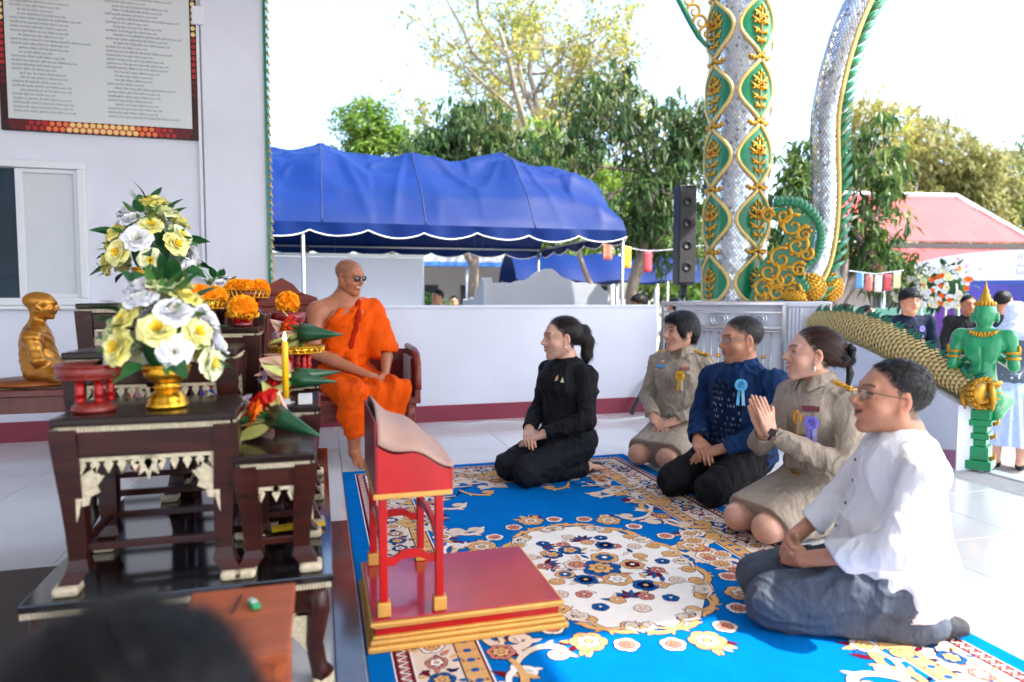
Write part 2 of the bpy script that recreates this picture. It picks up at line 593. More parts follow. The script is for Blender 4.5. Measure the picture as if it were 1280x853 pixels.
def add_hand(F, w, f, n, right, s=1.0, curls=None, thumb=(0.6, 0.75, 0.25), spread=0.0, tcurl=0.3):
    """hand from wrist w, fingers along f, palm facing n"""
    f = nv(f); n = np.array(n, float); n = nv(n - f * (n @ f))
    t = np.cross(f, n) * (1 if right else -1)
    w = np.array(w, float)
    offs = (.028, .009, -.010, -.028); base = (.088, .092, .088, .080)
    lens = ((.040, .025, .021), (.045, .029, .022), (.041, .027, .021), (.032, .020, .019))
    if curls is None: curls = [(.35, .45, .3)] * 4
    F.cap(w, w + f * .02 * s, .024 * s, .024 * s, .012)
    kn = []
    for o_, b in zip(offs, base):
        k = w + (f * b + t * o_) * s - n * .004 * s
        F.cap(w + (f * .018 + t * o_ * .6) * s, k, .0155 * s, .0118 * s, .010)
        kn.append(k)
    F.ell(w + (f * .05) * s + n * .004, np.array((.034, .045, .013)) * s, np.stack([t, f, n]), .010)
    F.cap(w + (f * .02 + t * .022) * s, w + (f * .055 + t * .036) * s + n * .006, .017 * s, .014 * s, .010)
    for i in range(4):
        p = kn[i]; d = rot_axis(f, n, 0); ang = 0
        side = spread * (1.5 - i) * (1 if right else -1)
        for j in range(3):
            ang += curls[i][j]
            d = f * math.cos(ang) + n * math.sin(ang) + t * side * (.3 if right else -.3)
            d = nv(d)
            q = p + d * lens[i][j] * s
            F.cap(p, q, (.0092 - .0007 * j) * s, (.0086 - .0009 * j) * s, .0022)
            p = q
    p = w + (f * .052 + t * .036) * s + n * .004
    d = nv(t * thumb[0] + f * thumb[1] + n * thumb[2])
    q = p + d * .034 * s
    F.cap(p, q, .0125 * s, .0102 * s, .005)
    d2 = nv(d + f * tcurl + n * tcurl * .4)
    F.cap(q, q + d2 * .026 * s, .0102 * s, .0082 * s, .003)

def eye_mesh(open_=.0055):
    nu, nvv = 20, 12
    V = []; Cc = []
    for j in range(nvv + 1):
        t = -PI / 2 + PI * j / nvv
        for i in range(nu):
            a = 2 * PI * i / nu
            x = math.cos(t) * math.cos(a); z = math.cos(t) * math.sin(a); y = math.sin(t)
            V.append((x * .0145, y * .0065, z * open_))
            r = math.hypot(x * .0145, z * open_)
            if y > 0 and r < .0062: Cc.append((.012, .007, .005))
            else: Cc.append((.42, .38, .36))
    F = [(j * nu + i, j * nu + (i + 1) % nu, (j + 1) * nu + (i + 1) % nu, (j + 1) * nu + i) for j in range(nvv) for i in range(nu)]
    F = [f[::-1] for f in F]
    return fast_mesh('eye', np.array(V), np.array(F), mat('eye_surface', (.8, .8, .8), rough=.25, attr='Col'), cols=np.array(Cc))
EYES = {}

def m_skin():
    return mat('skin', (.9, .9, .9), rough=.42, attr='Col', noise=.16, nscale=45, bump=.3, bscale=170, sss=.12, spec=.45, bdist=.003)
def m_cloth(name, col, **k):
    a = dict(rough=.85, bump=1.0, bscale=16, sheen=0, noise=.14, nscale=9, spec=.2, bdist=.022, stretch=(1.5, 1.5, .8))
    a.update(k)
    return mat(name, col, **a)
def m_hair(name, col):
    return mat(name, col, rough=.42, bump=.5, bscale=30, stretch=(7, 7, 1.5), noise=.5, nscale=24, spec=.35, bdist=.005)

def folds(V, F, amp=.004, freq=9., seed=0, aniso=(1, 1, 1), it=1, fine=.55):
    """crease cloth: warped ridges pushed along the normals"""
    N = vnormals(V, F)
    A = np.array(aniso)
    Wp = V * freq * A + .6 * np.stack([vnoise(V * 7 + 11 * k, seed + k) for k in range(3)], 1)
    r = 1.6 * np.clip(1 - 1.5 * np.abs(vnoise(Wp, seed + 5)), 0, 1) ** 2 - .5
    r2 = 1.8 * np.clip(1 - 1.6 * np.abs(vnoise(Wp * np.array((1.7, 2.6, 2.2)) + 7, seed + 9)), 0, 1) ** 2.5 - .5
    r3 = vnoise(V * 4, seed + 12)
    return vsmooth(V + N * (amp * (r * (.6 + .5 * r3) + fine * r2))[:, None], F, it, .25)

def field_obj(F, name, m, parent, smooth=2, fold=None, colfn=None):
    V, Q = F.nets()
    V = vsmooth(V, Q, smooth, .5)
    if fold: V = folds(V, Q, **fold)
    cols = colfn(V) if colfn else None
    return link(name, fast_mesh(name, V, Q, m, True, cols=cols), None, parent)

def m_lens():
    if 'clear_lens' in MATS: return MATS['clear_lens']
    m = mat('clear_lens', (.9, .9, .9), rough=.05)
    N, L = m.node_tree.nodes, m.node_tree.links
    t = N.new('ShaderNodeBsdfTransparent'); t.inputs[0].default_value = (.93, .95, .96, 1)
    x = N.new('ShaderNodeMixShader'); x.inputs[0].default_value = .12
    L.new(t.outputs[0], x.inputs[1]); L.new(N['Principled BSDF'].outputs[0], x.inputs[2]); L.new(x.outputs[0], N['Material Output'].inputs[0])
    return m
def glasses(parent, c, M, s, tinted=False, rim=(.02, .02, .022), round_=False, thin=.0011):
    W = lambda x, y, z: Vector(c + (x * M[0] + y * M[1] + z * M[2]) * s)
    mb = MB(); mb.smooth = True
    g = None
    lens = []
    for x in (-1, 1):
        pts = []
        for k in range(21):
            a = 2 * PI * k / 20
            px = .0265 * math.copysign(abs(math.cos(a)) ** .7, math.cos(a)); pz = .0175 * math.copysign(abs(math.sin(a)) ** .8, math.sin(a))
            pts.append(W(x * .034 + px, .101 - .12 * abs(.034 * 1 + px * x) ** 1.3, .004 + pz))
        mb.tube(pts, thin * s, 6)
        lens.append(pts[:-1])
        e = W(x * .060, .094, .012)
        mb.tube([e, W(x * .074, .080, .013), W(x * .082, .03, .010), W(x * .083, -.005, .008), W(x * .083, -.022, -.012)], thin * s, 6)
    mb.tube([W(-.010, .103, .008), W(0, .1065, .011), W(.010, .103, .008)], thin * s, 6)
    o = mb.build('glasses', mat('glasses_rim_%d' % int(rim[0] * 1000), rim, rough=.3, metal=.6), parent)
    for pts in lens:
        ml = MB()
        ml.smooth = True
        ctr = sum(pts, Vector()) / len(pts)
        fw = Vector(M[1]) * .0008
        n = len(pts)
        ml.add([p + fw for p in pts] + [p - fw for p in pts], [tuple(range(n)), tuple(range(2 * n - 1, n - 1, -1))] + [(i, n + i, n + (i + 1) % n, (i + 1) % n) for i in range(n)])
        if tinted: mm = mat('dark_lens', (.05, .042, .036), rough=.06, coat=.5, spec=.8)
        else: mm = m_lens()
        ml.build('lens', mm, o)
    return o

def hair_obj(parent, c, M, s, style, m, seed=1, res=.0045):
    """hair volumes in head coordinates, cut away from the face"""
    pad = .30 if style in ('ponytail', 'bun') else .17
    F = Field(c - pad, c + pad, res)
    W = lambda x, y, z: c + (x * M[0] + y * M[1] + z * M[2]) * s
    E = lambda p, r, k=.02, op='add': F.ell(W(*p), np.array(r) * s, M, k * s, op)
    B = lambda p, h, k=.01, op='sub', rn=.01: F.box(W(*p), np.array(h) * s, M, rn * s, k * s, op)
    def cut(y, z, ny, nz, k=.012, xs=None):
        """slanted hairline: remove the side (ny, nz) points to"""
        F.plane(W(0, y, z), M[1] * ny + M[2] * nz, k * s)
    if style in ('short', 'crop', 'receding', 'fringe'):
        v = {'short': .010, 'crop': .006, 'receding': .0075, 'fringe': .022}[style]
        E((0, -.018, .038), (.075 + v * .55, .096 + v * .8, .081 + v))
        if style == 'fringe':
            E((0, .045, .082), (.06, .045, .032))
            E((0, -.02, .07), (.08, .085, .06), .03)
            B((0, .128, -.074), (.14, .085, .12))
        else:
            hy = {'short': .078, 'crop': .074, 'receding': .062}[style]
            cut(hy, .085, .80, -.60, .014)
        B((0, .070, -.085), (.14, .060, .110), .014)
        B((0, .026, -.118), (.14, .050, .112), .010)
        B((0, -.12, -.165), (.2, .12, .11), .010)
        for x in (-1, 1): E((x * .086, -.006, -.004), (.016, .024, .038), .008, 'sub')
        if style == 'receding':
            for x in (-1, 1): E((x * .056, .072, .066), (.024, .034, .032), .012, 'sub')
    elif style == 'bob':
        E((0, -.018, .040), (.085, .108, .093))
        E((0, -.055, -.005), (.078, .064, .080), .03)
        for x in (-1, 1): E((x * .066, .022, .020), (.021, .044, .060), .02)
        E((0, .050, .076), (.062, .046, .032), .03)
        cut(.080, .050, .90, -.44, .010)
        B((.02, .130, -.060), (.055, .09, .122), .012)
        for x in (-1, 1): B((x * .1, .03, -.155), (.06, .085, .125), .012)
        for x in (-1, 1): E((x * .090, -.002, -.020), (.020, .022, .030), .008, 'sub')
        B((0, -.08, -.195), (.2, .15, .125), .012)
    elif style in ('ponytail', 'bun'):
        E((0, -.020, .038), (.0785, .1015, .086))
        E((0, -.08, .0), (.055, .035, .05), .03)
        cut(.070, .085, .84, -.54, .022)
        B((0, .030, -.112), (.14, .050, .1), .014)
        B((0, -.10, -.160), (.2, .14, .115), .014)
        for x in (-1, 1): E((x * .088, -.004, -.010), (.016, .024, .034), .008, 'sub')
        if style == 'ponytail':
            F.chain([W(0, -.095, .045), W(0, -.135, .035), W(0, -.155, -.03), W(.0, -.15, -.10), W(.0, -.14, -.15)], [.024 * s, .030 * s, .036 * s, .030 * s, .010 * s], .02 * s)
        else:
            E((0, -.120, -.005), (.042, .036, .042), .015)
    V, Q = F.nets()
    V = vsmooth(V, Q, 2, .5)
    N = vnormals(V, Q)
    P = ((V - c) @ M.T) / s
    ang = np.arctan2(P[:, 0], P[:, 2] + .02)
    if style in ('short', 'crop', 'receding', 'fringe'):
        q = np.stack([P[:, 0] * 90, P[:, 1] * 30, P[:, 2] * 50], 1)
        amp = .0022 if style != 'crop' else .0012
    else:
        q = np.stack([ang * 16, P[:, 1] * 5, P[:, 2] * 4], 1)
        amp = .0016
    V = V + N * (amp * s * (vnoise(q, seed) + .5 * vnoise(q * 2.1, seed + 3)))[:, None]
    ho = link('hair', fast_mesh('hair', V, Q, m), None, parent)
    rs = np.random.RandomState(seed)
    N = vnormals(V, Q)
    n = 2600
    k = rs.randint(0, len(V), n)
    p, nn, q = V[k], N[k], P[k]
    if style in ('ponytail', 'bun'):
        tail = (q[:, 1] < -.115)[:, None]
        fl = np.where(tail & (style == 'ponytail'), -M[2], -M[1] * .9 - M[2] * .35)
    elif style == 'bob': fl = np.outer(q[:, 0] * 9, M[0]) + np.outer(q[:, 1] * 7, M[1]) - M[2]
    else: fl = np.outer(q[:, 0] * 8, M[0]) + np.outer(.35 + q[:, 1] * 4, M[1]) - np.outer(.5 - q[:, 2] * 4, M[2])
    fl = fl + rs.normal(0, .22, (n, 3))
    fl = fl - nn * np.sum(fl * nn, 1, keepdims=True); fl /= np.linalg.norm(fl, axis=1, keepdims=True) + 1e-9
    sd = np.cross(nn, fl); ln = {'crop': .014, 'receding': .022, 'short': .024}.get(style, .045) * s * rs.uniform(.6, 1.3, (n, 1)); w = .0011 * s
    SV = np.stack([p - fl * ln * .3 - sd * w + nn * .0004, p - fl * ln * .3 + sd * w + nn * .0004, p + fl * ln * .35 + sd * w + nn * .0028 * s, p + fl * ln * .35 - sd * w + nn * .0028 * s], 1)
    T = np.stack([SV[:, 3], SV[:, 2], p + fl * ln + sd * w * .2 + nn * .0022 * s, p + fl * ln - sd * w * .2 + nn * .0022 * s], 1)
    tag(link('hair_strands', fast_mesh('hair_strands', np.concatenate([SV, T]).reshape(-1, 3), np.arange(8 * n).reshape(-1, 4), m), None, ho), kind='stuff')
    return ho

def pose_kneel(o):
    """seiza pose in local coordinates: +Y forward, origin on the floor under the hips"""
    s = o.get('s', 1.0); fem = o.get('fem', False)
    sw = o.get('sw', .165 if fem else .19); lean = o.get('lean', 0.0); kw = o.get('kw', .085 if fem else .12); kl = o.get('kl', .38)
    th = o.get('hiph', .19)
    J = {}
    J['hipR'], J['hipL'] = (.085, 0, th), (-.085, 0, th)
    J['kneeR'], J['kneeL'] = (kw, kl, .075), (-kw, kl, .075)
    J['ankR'], J['ankL'] = (.07, -.08, .05), (-.07, -.08, .05)
    J['toeR'], J['toeL'] = (.055, -.24, .028), (-.055, -.24, .028)
    ly = lambda z: lean * (z - th)
    J['pelvis'] = (0, .0, th + .03)
    J['waist'] = (0, .01 + ly(th + .16), th + .17)
    J['chest'] = (0, .01 + ly(th + .32), th + .33)
    J['neck'] = (0, -.005 + ly(th + .47), th + .475)
    J['shR'], J['shL'] = (sw, -.012 + ly(th + .42), th + .392), (-sw, -.012 + ly(th + .42), th + .392)
    J['head'] = (o.get('hx', 0), .03 + ly(th + .6) + o.get('hy', 0), th + .60 + o.get('hz', 0))
    J['elR'] = (sw + .05, .03, th + .16); J['elL'] = (-sw - .05, .03, th + .16)
    J['wrR'] = (.07, .235, th + .075); J['wrL'] = (-.07, .235, th + .075)
    J.update(o.get('J', {}))
    return {k: np.array(v, float) * s for k, v in J.items()}

def make_body(parent, J, o, res=.0032, hands=None):
    """one continuous skin mesh: head, neck, arms, hands, torso core, legs and feet"""
    s = o.get('s', 1.0); hs = o.get('hs', 1.0) * s
    P = np.array(list(J.values()))
    F = Field(P.min(0) - .17, P.max(0) + .17, res)
    fem = o.get('fem', False)
    M = head_frame(*o.get('look', (0, 0, 0)))
    hc = J['head']
    bare = o.get('bare', ())
    th = lambda part, a: a if part in bare else a * .62
    F.cap(J['pelvis'], J['waist'], th('torso', .10) * s, th('torso', .09) * s, .05)
    F.cap(J['waist'], J['chest'], th('torso', .09) * s, th('torso', .11) * s, .05)
    if 'torso' in bare:
        F.ell(J['chest'] + np.array((0, .01, .01)) * s, np.array((.155, .105, .15)) * s, None, .05)
        for x in (-1, 1): F.ell(J['chest'] + np.array((x * .075, .075, .05)) * s, np.array((.075, .035, .055)) * s, None, .03)
        F.ell(J['waist'], np.array((.14, .105, .12)) * s, None, .05)
    nr = (.047 if fem else .056) * s
    F.cap(J['chest'] + np.array((0, 0, .05)) * s, J['neck'], th('torso', .08) * s, nr * 1.15, .03)
    nt = hc + (M[1] * -.022 + M[2] * -.055) * hs
    F.cap(J['neck'], nt, nr * 1.06, nr, .035)
    if 'torso' in bare or o.get('collarbone'):
        for x in ('R', 'L'):
            F.cap(J['neck'] + np.array((0, .0, .02)) * s, J['sh' + x], .05 * s, .055 * s, .05)
            F.cap(J['neck'] + np.array((.015 * (1 if x == 'R' else -1), .045, -.02)) * s, J['sh' + x] + np.array((0, .03, .01)) * s, .013 * s, .011 * s, .02)
    for x in ('R', 'L'):
        b = 'arm' + x in bare
        q = 1.0 if b else .66
        F.cap(J['neck'] - np.array((0, 0, .06)) * s, J['sh' + x], .05 * s * q, .052 * s * q, .04)
        F.cap(J['sh' + x], J['el' + x], .056 * s * q, .042 * s * q, .03)
        if b:
            F.ell(J['sh' + x] + (J['el' + x] - J['sh' + x]) * .12, np.array((.062, .06, .07)) * s, None, .04)
        F.cap(J['el' + x], J['el' + x] + (J['wr' + x] - J['el' + x]) * .35, .042 * s * q, .043 * s * q, .02)
        F.cap(J['el' + x] + (J['wr' + x] - J['el' + x]) * .35, J['wr' + x], .043 * s * q, .026 * s, .02)
        lb = 'leg' + x in bare
        q = 1.0 if lb else .62
        F.cap(J['pelvis'], J['hip' + x], .08 * s * .7, .08 * s * .7, .04)
        F.cap(J['hip' + x], J['knee' + x], .085 * s * q, .060 * s * q, .03)
        F.cap(J['knee' + x], J['knee' + x] + (J['ank' + x] - J['knee' + x]) * .35, .058 * s * q, .056 * s * q, .02)
        F.cap(J['knee' + x] + (J['ank' + x] - J['knee' + x]) * .35, J['ank' + x], .056 * s * q, .036 * s * q, .02)
        hl = J['ank' + x]
        q = 1.0 if 'foot' in bare else .72
        F.cap(hl, J['toe' + x], .034 * s * q, .022 * s * q, .02)
        if 'foot' in bare:
            d = nv(J['toe' + x] - hl); sd = nv(np.cross(d, (0, 0, 1)))
            F.ell(hl - d * .03 * s - np.array((0, 0, .012)) * s, np.array((.03, .034, .03)) * s, None, .02)
            inn = 1 if x == 'L' else -1
            for t_ in range(5):
                a = J['toe' + x] + sd * inn * (.030 - .0155 * t_) * s - d * (.006 + .007 * t_) * s
                F.cap(hl + (a - hl) * .5, a, .018 * s, .014 * s, .014)
                F.cap(a, a + d * (.032 - .004 * t_) * s - np.array((0, 0, .006)), (.0125 if t_ == 0 else .009) * s, (.0105 if t_ == 0 else .0075) * s, .003)
    add_head(F, hc, M, hs, o)
    if hands:
        for h in hands:
            w = J['wr' + h['side']]
            add_hand(F, w, h['f'], h['n'], h['side'] == 'R', s * h.get('s', 1.0) * (.92 if fem else 1.0), h.get('curls'), h.get('thumb', (.6, .75, .25)), h.get('spread', 0), h.get('tcurl', .3))
    for fn in o.get('extra_body', ()): fn(F, J)
    V, Q = F.nets()
    V = vsmooth(V, Q, 1, .45)
    cols = np.tile(np.array(o['skin']), (len(V), 1))
    nz = vnoise(V * 18, 3)
    cols = cols * (1 + .07 * nz)[:, None] * (1 + .06 * vnoise(V * 45, 7)[:, None] * np.array((.2, 1, 1.2)))
    near = V[:, 2] < J['head'][2] - .16 * s
    head_colors(V, cols, hc, M, hs, o)
    if o.get('colfn'): o['colfn'](V, cols, J)
    ob = link('body', fast_mesh('body', V, Q, m_skin(), True, cols=cols), None, parent)
    eo = o.get('eye', .0042)
    if eo not in EYES: EYES[eo] = eye_mesh(eo)
    for x in (-1, 1):
        st = hc + (x * .032 * M[0] + .15 * M[1] + .0045 * M[2]) * hs
        p = field_cast(F, st, -M[1])
        e = link('eye', EYES[eo], None, parent)
        e.matrix_local = Matrix.Translation(Vector(p - M[1] * .0032 * hs)) @ Matrix(((M[0][0], M[1][0], M[2][0]), (M[0][1], M[1][1], M[2][1]), (M[0][2], M[1][2], M[2][2]))).to_4x4() @ Matrix.Rotation(-x * .30, 4, 'Z') @ Matrix.Scale(hs, 4)
    o['_M'] = M; o['_hc'] = hc; o['_hs'] = hs; o['_F'] = F
    return ob

def shirt_field(J, o, res=.006, grow=0.0):
    s = o.get('s', 1.0); fem = o.get('fem', False)
    P = np.array([J[k] for k in ('pelvis', 'neck', 'shR', 'shL', 'elR', 'elL', 'wrR', 'wrL', 'hipR', 'hipL')])
    F = Field(P.min(0) - .24, P.max(0) + .16, res)
    g = grow; w = o.get('bulk', 1.0)
    F.ell(J['chest'] + np.array((0, .0, .0)) * s, np.array((.158 * w, .112 * w, .17)) * s + g, None, .05)
    F.ell(J['waist'], np.array((.142 * w, .108 * w, .14)) * s + g, None, .07)
    if fem:
        for x in (-1, 1): F.ell(J['chest'] + np.array((x * .06, .075, .01)) * s, np.array((.068, .058, .065)) * s + g * .5, None, .05)
    if o.get('belly'): F.ell(J['waist'] + np.array((0, .05, -.03)) * s, np.array((.13, .10, .12)) * s, None, .06)
    F.ell(J['pelvis'] + np.array((0, -.01, .0)) * s, np.array((.175 * w, .14 * w, .13)) * s + g, None, .07)
    for x in ('R', 'L'):
        F.cap(J['neck'] - np.array((0, .005, .050)) * s, J['sh' + x], .058 * s + g, .056 * s + g, .05)
        sl = o.get('sleeve', 1.0)
        e, wv = J['el' + x], J['wr' + x]
        F.cap(J['sh' + x], e, .058 * s * sl + g, .051 * s * sl + g, .035)
        F.cap(e, wv, .053 * s * sl + g, o.get('cuff', .038) * s + g, .02)
    for x in ('R', 'L'):
        e, wv = J['el' + x], J['wr' + x]
        d = nv(wv - e)
        F.plane(wv - d * .012 * s, d, 0, wv - d * .012 * s - .062 * s, wv - d * .012 * s + .062 * s)
        F.cap(wv - d * .035 * s, wv + d * .03, (o.get('cuff', .038) - .006) * s + g, None, .002, 'sub')
    return F

def collar(F, J, o, h=.03, r=.060, op=.0):
    """stand collar ring round the neck"""
    s = o.get('s', 1.0)
    n = J['neck']; hd = J['head']
    up = nv(hd - n + np.array((0, -.06, 0)) * s)
    c0 = n + up * (-.012 * s); c1 = n + up * (h * s)
    F.cap(c0, c1, (r + .006) * s, r * s, .02)
    F.plane(c1, up, 0, c1 - .1 * s, c1 + .1 * s)
    F.cap(n - up * .05 * s, c1 + up * .1, (r - .004) * s, (r - .004) * s, .002, 'sub')

def trousers_field(J, o, res=.0065, grow=0.0, cut_ank=True):
    s = o.get('s', 1.0)
    P = np.array([J[k] for k in ('pelvis', 'hipR', 'hipL', 'kneeR', 'kneeL', 'ankR', 'ankL')])
    F = Field(P.min(0) - .2, P.max(0) + .2, res)
    g = grow
    F.ell(J['pelvis'] + np.array((0, -.01, -.01)) * s, np.array((.168, .135, .13)) * s + g, None, .05)
    for x in ('R', 'L'):
        F.cap(J['hip' + x], J['knee' + x] + np.array((0, 0, .012)) * s, .098 * s + g, .070 * s + g, .035)
        F.cap(J['knee' + x], J['ank' + x], .066 * s + g, .054 * s + g, .018)
        if cut_ank:
            d = nv(J['ank' + x] - J['knee' + x])
            p = J['ank' + x] + d * .0
            F.plane(p, d, 0, p - .085 * s, p + .085 * s)
    return F

def slab_on(parent, name, poly, thick, F, o_, d_, m, off=.001, rot=0):
    off += .0035
    """a thin flat piece (2-D poly in metres) laid on the cloth where a ray hits"""
    o_ = np.array(o_, float); d_ = nv(d_)
    p = field_cast(F, o_, d_)
    h = F.res * 3
    up = np.array((0, 0, 1.)); rt = nv(np.cross(d_, up)); uu = np.cross(rt, d_)
    pr = field_cast(F, o_ + rt * h, d_); pu = field_cast(F, o_ + uu * h, d_)
    n = nv(np.cross(pr - p, pu - p)); n = n if n @ d_ < 0 else -n
    rt = nv(np.cross(up, n)); uu = np.cross(n, rt)
    rt, uu = rt * math.cos(rot) + uu * math.sin(rot), uu * math.cos(rot) - rt * math.sin(rot)
    mb = MB()
    Mx = Matrix(((rt[0], uu[0], n[0], p[0]), (rt[1], uu[1], n[1], p[1]), (rt[2], uu[2], n[2], p[2]), (0, 0, 0, 1)))
    polys = poly if isinstance(poly[0], list) else [poly]
    for i, pl in enumerate(polys): mb.prism(pl, off, off + thick + i * .0004, Mx)
    return mb.build(name, m, parent), Mx
def rosette(parent, F, o_, d_, cols, rad=.026, tails=.07):
    """ribbon rosette: pleated disc, centre and two tails"""
    n = 18
    disc = [(math.cos(2 * PI * k / (2 * n)) * (rad if k % 2 else rad * .86), math.sin(2 * PI * k / (2 * n)) * (rad if k % 2 else rad * .86)) for k in range(2 * n)]
    o, Mx = slab_on(parent, 'rosette', disc, .006, F, o_, d_, m_cloth('ribbon_%s' % cols[0], cols[1], rough=.45), .012)
    mb = MB()
    mb.prism([(math.cos(2 * PI * k / 16) * rad * .55, math.sin(2 * PI * k / 16) * rad * .55) for k in range(16)], .0185, .0215, Mx)
    mb.build('rosette_centre', m_cloth('ribbonc_%s' % cols[0], cols[2], rough=.45), o)
    for x, c in ((-1, 1), (1, 3)):
        mb = MB()
        mb.prism([(x * .002, -rad * .4), (x * .016, -rad * .4), (x * (.024), -tails), (x * .016, -tails + .008), (x * .007, -tails)], .009 + .0006 * x, .0115 + .0006 * x, Mx)
        mb.build('ribbon_tail', m_cloth('ribbont%d_%s' % (c, cols[0]), cols[c], rough=.45), o)
    return o
GZ = -0.56
W_Y = 6.0
def box_obj(name, lo, hi, m, parent=None, bev=0.0):
    mb = MB()
    mb.box([(a + b) / 2 for a, b in zip(lo, hi)], [b - a for a, b in zip(lo, hi)], None, bev)
    return mb.build(name, m, parent)
M_WHITE = mat('white_wall_paint', (.72, .74, .83), rough=.6, noise=.13, nscale=1.3, bump=.12, bscale=40, bdist=.004)
M_MAROON = mat('maroon_skirting', srgb(140, 52, 72), rough=.5, noise=.15, nscale=5)
M_GROUT = mat('floor_grout', (.36, .37, .38), rough=.9, noise=.2, nscale=20)
M_TILE = mat('white_floor_tile', (.66, .68, .70), rough=.16, noise=.12, nscale=2.2, coat=.25, rough_noise=.10, tint=.04)
M_YARD = mat('yard_concrete', (.36, .345, .32), rough=.9, noise=.35, nscale=.7, bump=.3, bscale=60)
M_GOLD = mat('gold_paint', srgb(212, 158, 48), rough=.38, metal=.55, noise=.35, nscale=25, bump=.3, bscale=60)
M_GREEN = mat('green_enamel', srgb(10, 118, 78), rough=.3, noise=.2, nscale=8, coat=.3)
M_STEEL = mat('stainless_steel', (.62, .62, .64), rough=.22, metal=1.0, noise=.1, nscale=8)

g = MB(); g.box((0, 60, GZ - .25), (900, 900, .5)); tag(g.build('ground', M_YARD), kind='structure')
fl = MB(); fl.box((-.475, 1.45, GZ / 2 - .006), (9.05, 8.9, -GZ - .012))
floor = tag(fl.build('floor', M_GROUT), kind='structure')
TS = .60
tm = MB(); tm.box((0, 0, 0), (TS - .004, TS - .004, .012), None, .0015)
tme = tm.mesh('tile', M_TILE)
for i in range(-8, 7):
    for j in range(-2, 10):
        x0 = .12 + i * TS; y0 = .0 + j * TS
        if x0 + TS > 4.06 or x0 < -4.9 or y0 + TS > 6.01: continue
        link('tile', tme, None, floor, (x0 + TS / 2, y0 + TS / 2, -.006))
tag(box_obj('floor_edge', (4.05, -3, GZ), (4.16, 3.36, -.002), mat('edge_stone', (.55, .56, .57), rough=.4, noise=.1), None, .006), kind='structure')
for k in range(3):
    tag(box_obj('step', (4.165 + .30 * k, -3, GZ), (4.462 + .30 * k, 3.2, -.14 - .14 * k), mat('step_stone', (.55, .56, .57), rough=.5, noise=.1), None, .006), kind='structure')

M_CEIL = mat('ceiling_white', (.7, .7, .7), rough=.8)
rt = thing('hall_roof', 'flat white roof slab over the hall with an added unseen shade slab', 'roof')
box_obj('slab', (-6, -5, 4.25), (3.50, 6.05, 4.45), M_CEIL, rt)
box_obj('shade_slab', (3.503, -.12, 4.25), (7.2, 4.9, 4.45), M_CEIL, rt)  # unseen slab added to keep the sun off the far floor
for p in ((3.3, -3.5), (6.9, .6)):
    c = MB(); c.smooth = True
    z0 = 0 if p[0] < 4 else GZ
    c.lathe([(.17, z0), (.17, z0 + .12), (.13, z0 + .16), (.12, 4.1), (.17, 4.14), (.17, 4.25)], 20, None, (p[0], p[1], 0))
    tag(c.build('roof_column', M_WHITE), 'plain round white column carrying the %s roof' % ('hall' if p[0] < 4 else 'added shade'), 'column')

wl = thing('building_wall', 'white plastered hall wall with window, notice board and maroon skirting', 'wall', (0, 0, 0))
XR = -.40
WX0, WX1, WZ0, WZ1 = -2.95, -1.70, 1.04, 2.12
w = MB()
for lo, hi in (((-5, W_Y, 0), (WX0, W_Y + .2, 4.25)), ((WX1, W_Y, 0), (XR, W_Y + .2, 4.25)), ((WX0, W_Y, 0), (WX1, W_Y + .2, WZ0)), ((WX0, W_Y, WZ1), (WX1, W_Y + .2, 4.25))):
    w.box([(a + b) / 2 for a, b in zip(lo, hi)], [b - a for a, b in zip(lo, hi)])
w.build('plaster', M_WHITE, wl)
box_obj('skirting', (-5, W_Y - .012, .0), (XR, W_Y - .001, .155), M_MAROON, wl)
box_obj('pilaster', (-.86, W_Y - .035, .16), (XR + .002, W_Y - .002, 4.24), M_WHITE, wl, .004)
box_obj('side_wall', (-5.0, -5, 0), (-4.8, W_Y - .02, 4.25), M_WHITE, wl)
M_FRAME = mat('white_aluminium', (.72, .74, .78), rough=.35, noise=.03)
fr = MB()
F_ = .055
for lo, hi in (((WX0, 5.955, WZ0), (WX1, 6.06, WZ0 + F_)), ((WX0, 5.955, WZ1 - F_), (WX1, 6.06, WZ1)), ((WX0, 5.957, WZ0 + F_), (WX0 + F_, 6.058, WZ1 - F_)), ((WX1 - F_, 5.957, WZ0 + F_), (WX1, 6.058, WZ1 - F_))):
    fr.box([(a + b) / 2 for a, b in zip(lo, hi)], [b - a for a, b in zip(lo, hi)], None, .006)
wf = fr.build('window', M_FRAME, wl)
sa = MB()
XM = -2.17
for lo, hi in (((XM, 5.985, WZ0 + F_ + .002), (XM + .05, 6.03, WZ1 - F_ - .002)), ((WX1 - F_ - .03, 5.985, WZ0 + F_ + .002), (WX1 - F_ - .002, 6.03, WZ1 - F_ - .002)), ((XM + .05, 5.987, WZ1 - F_ - .032), (WX1 - F_ - .03, 6.028, WZ1 - F_ - .002)), ((XM + .05, 5.987, WZ0 + F_ + .002), (WX1 - F_ - .03, 6.028, WZ0 + F_ + .032))):
    sa.box([(a + b) / 2 for a, b in zip(lo, hi)], [b - a for a, b in zip(lo, hi)], None, .003)
sa.build('sash', M_FRAME, wf)
box_obj('blank_panel', (XM + .05, 6.012, WZ0 + F_ + .03), (WX1 - F_ - .03, 6.022, WZ1 - F_ - .03), mat('frosted_panel', (.60, .63, .67), rough=.3, noise=.05), wf)
box_obj('pane', (WX0 + F_ + .002, 6.02, WZ0 + F_ + .002), (XM - .002, 6.03, WZ1 - F_ - .002), mat('teal_glass', srgb(8, 48, 66), rough=.08, noise=.5, nscale=3), wf)
box_obj('sill', (WX0 - .02, 5.945, WZ0 - .03), (WX1 + .02, 6.0, WZ0 - .002), M_FRAME, wf, .004)
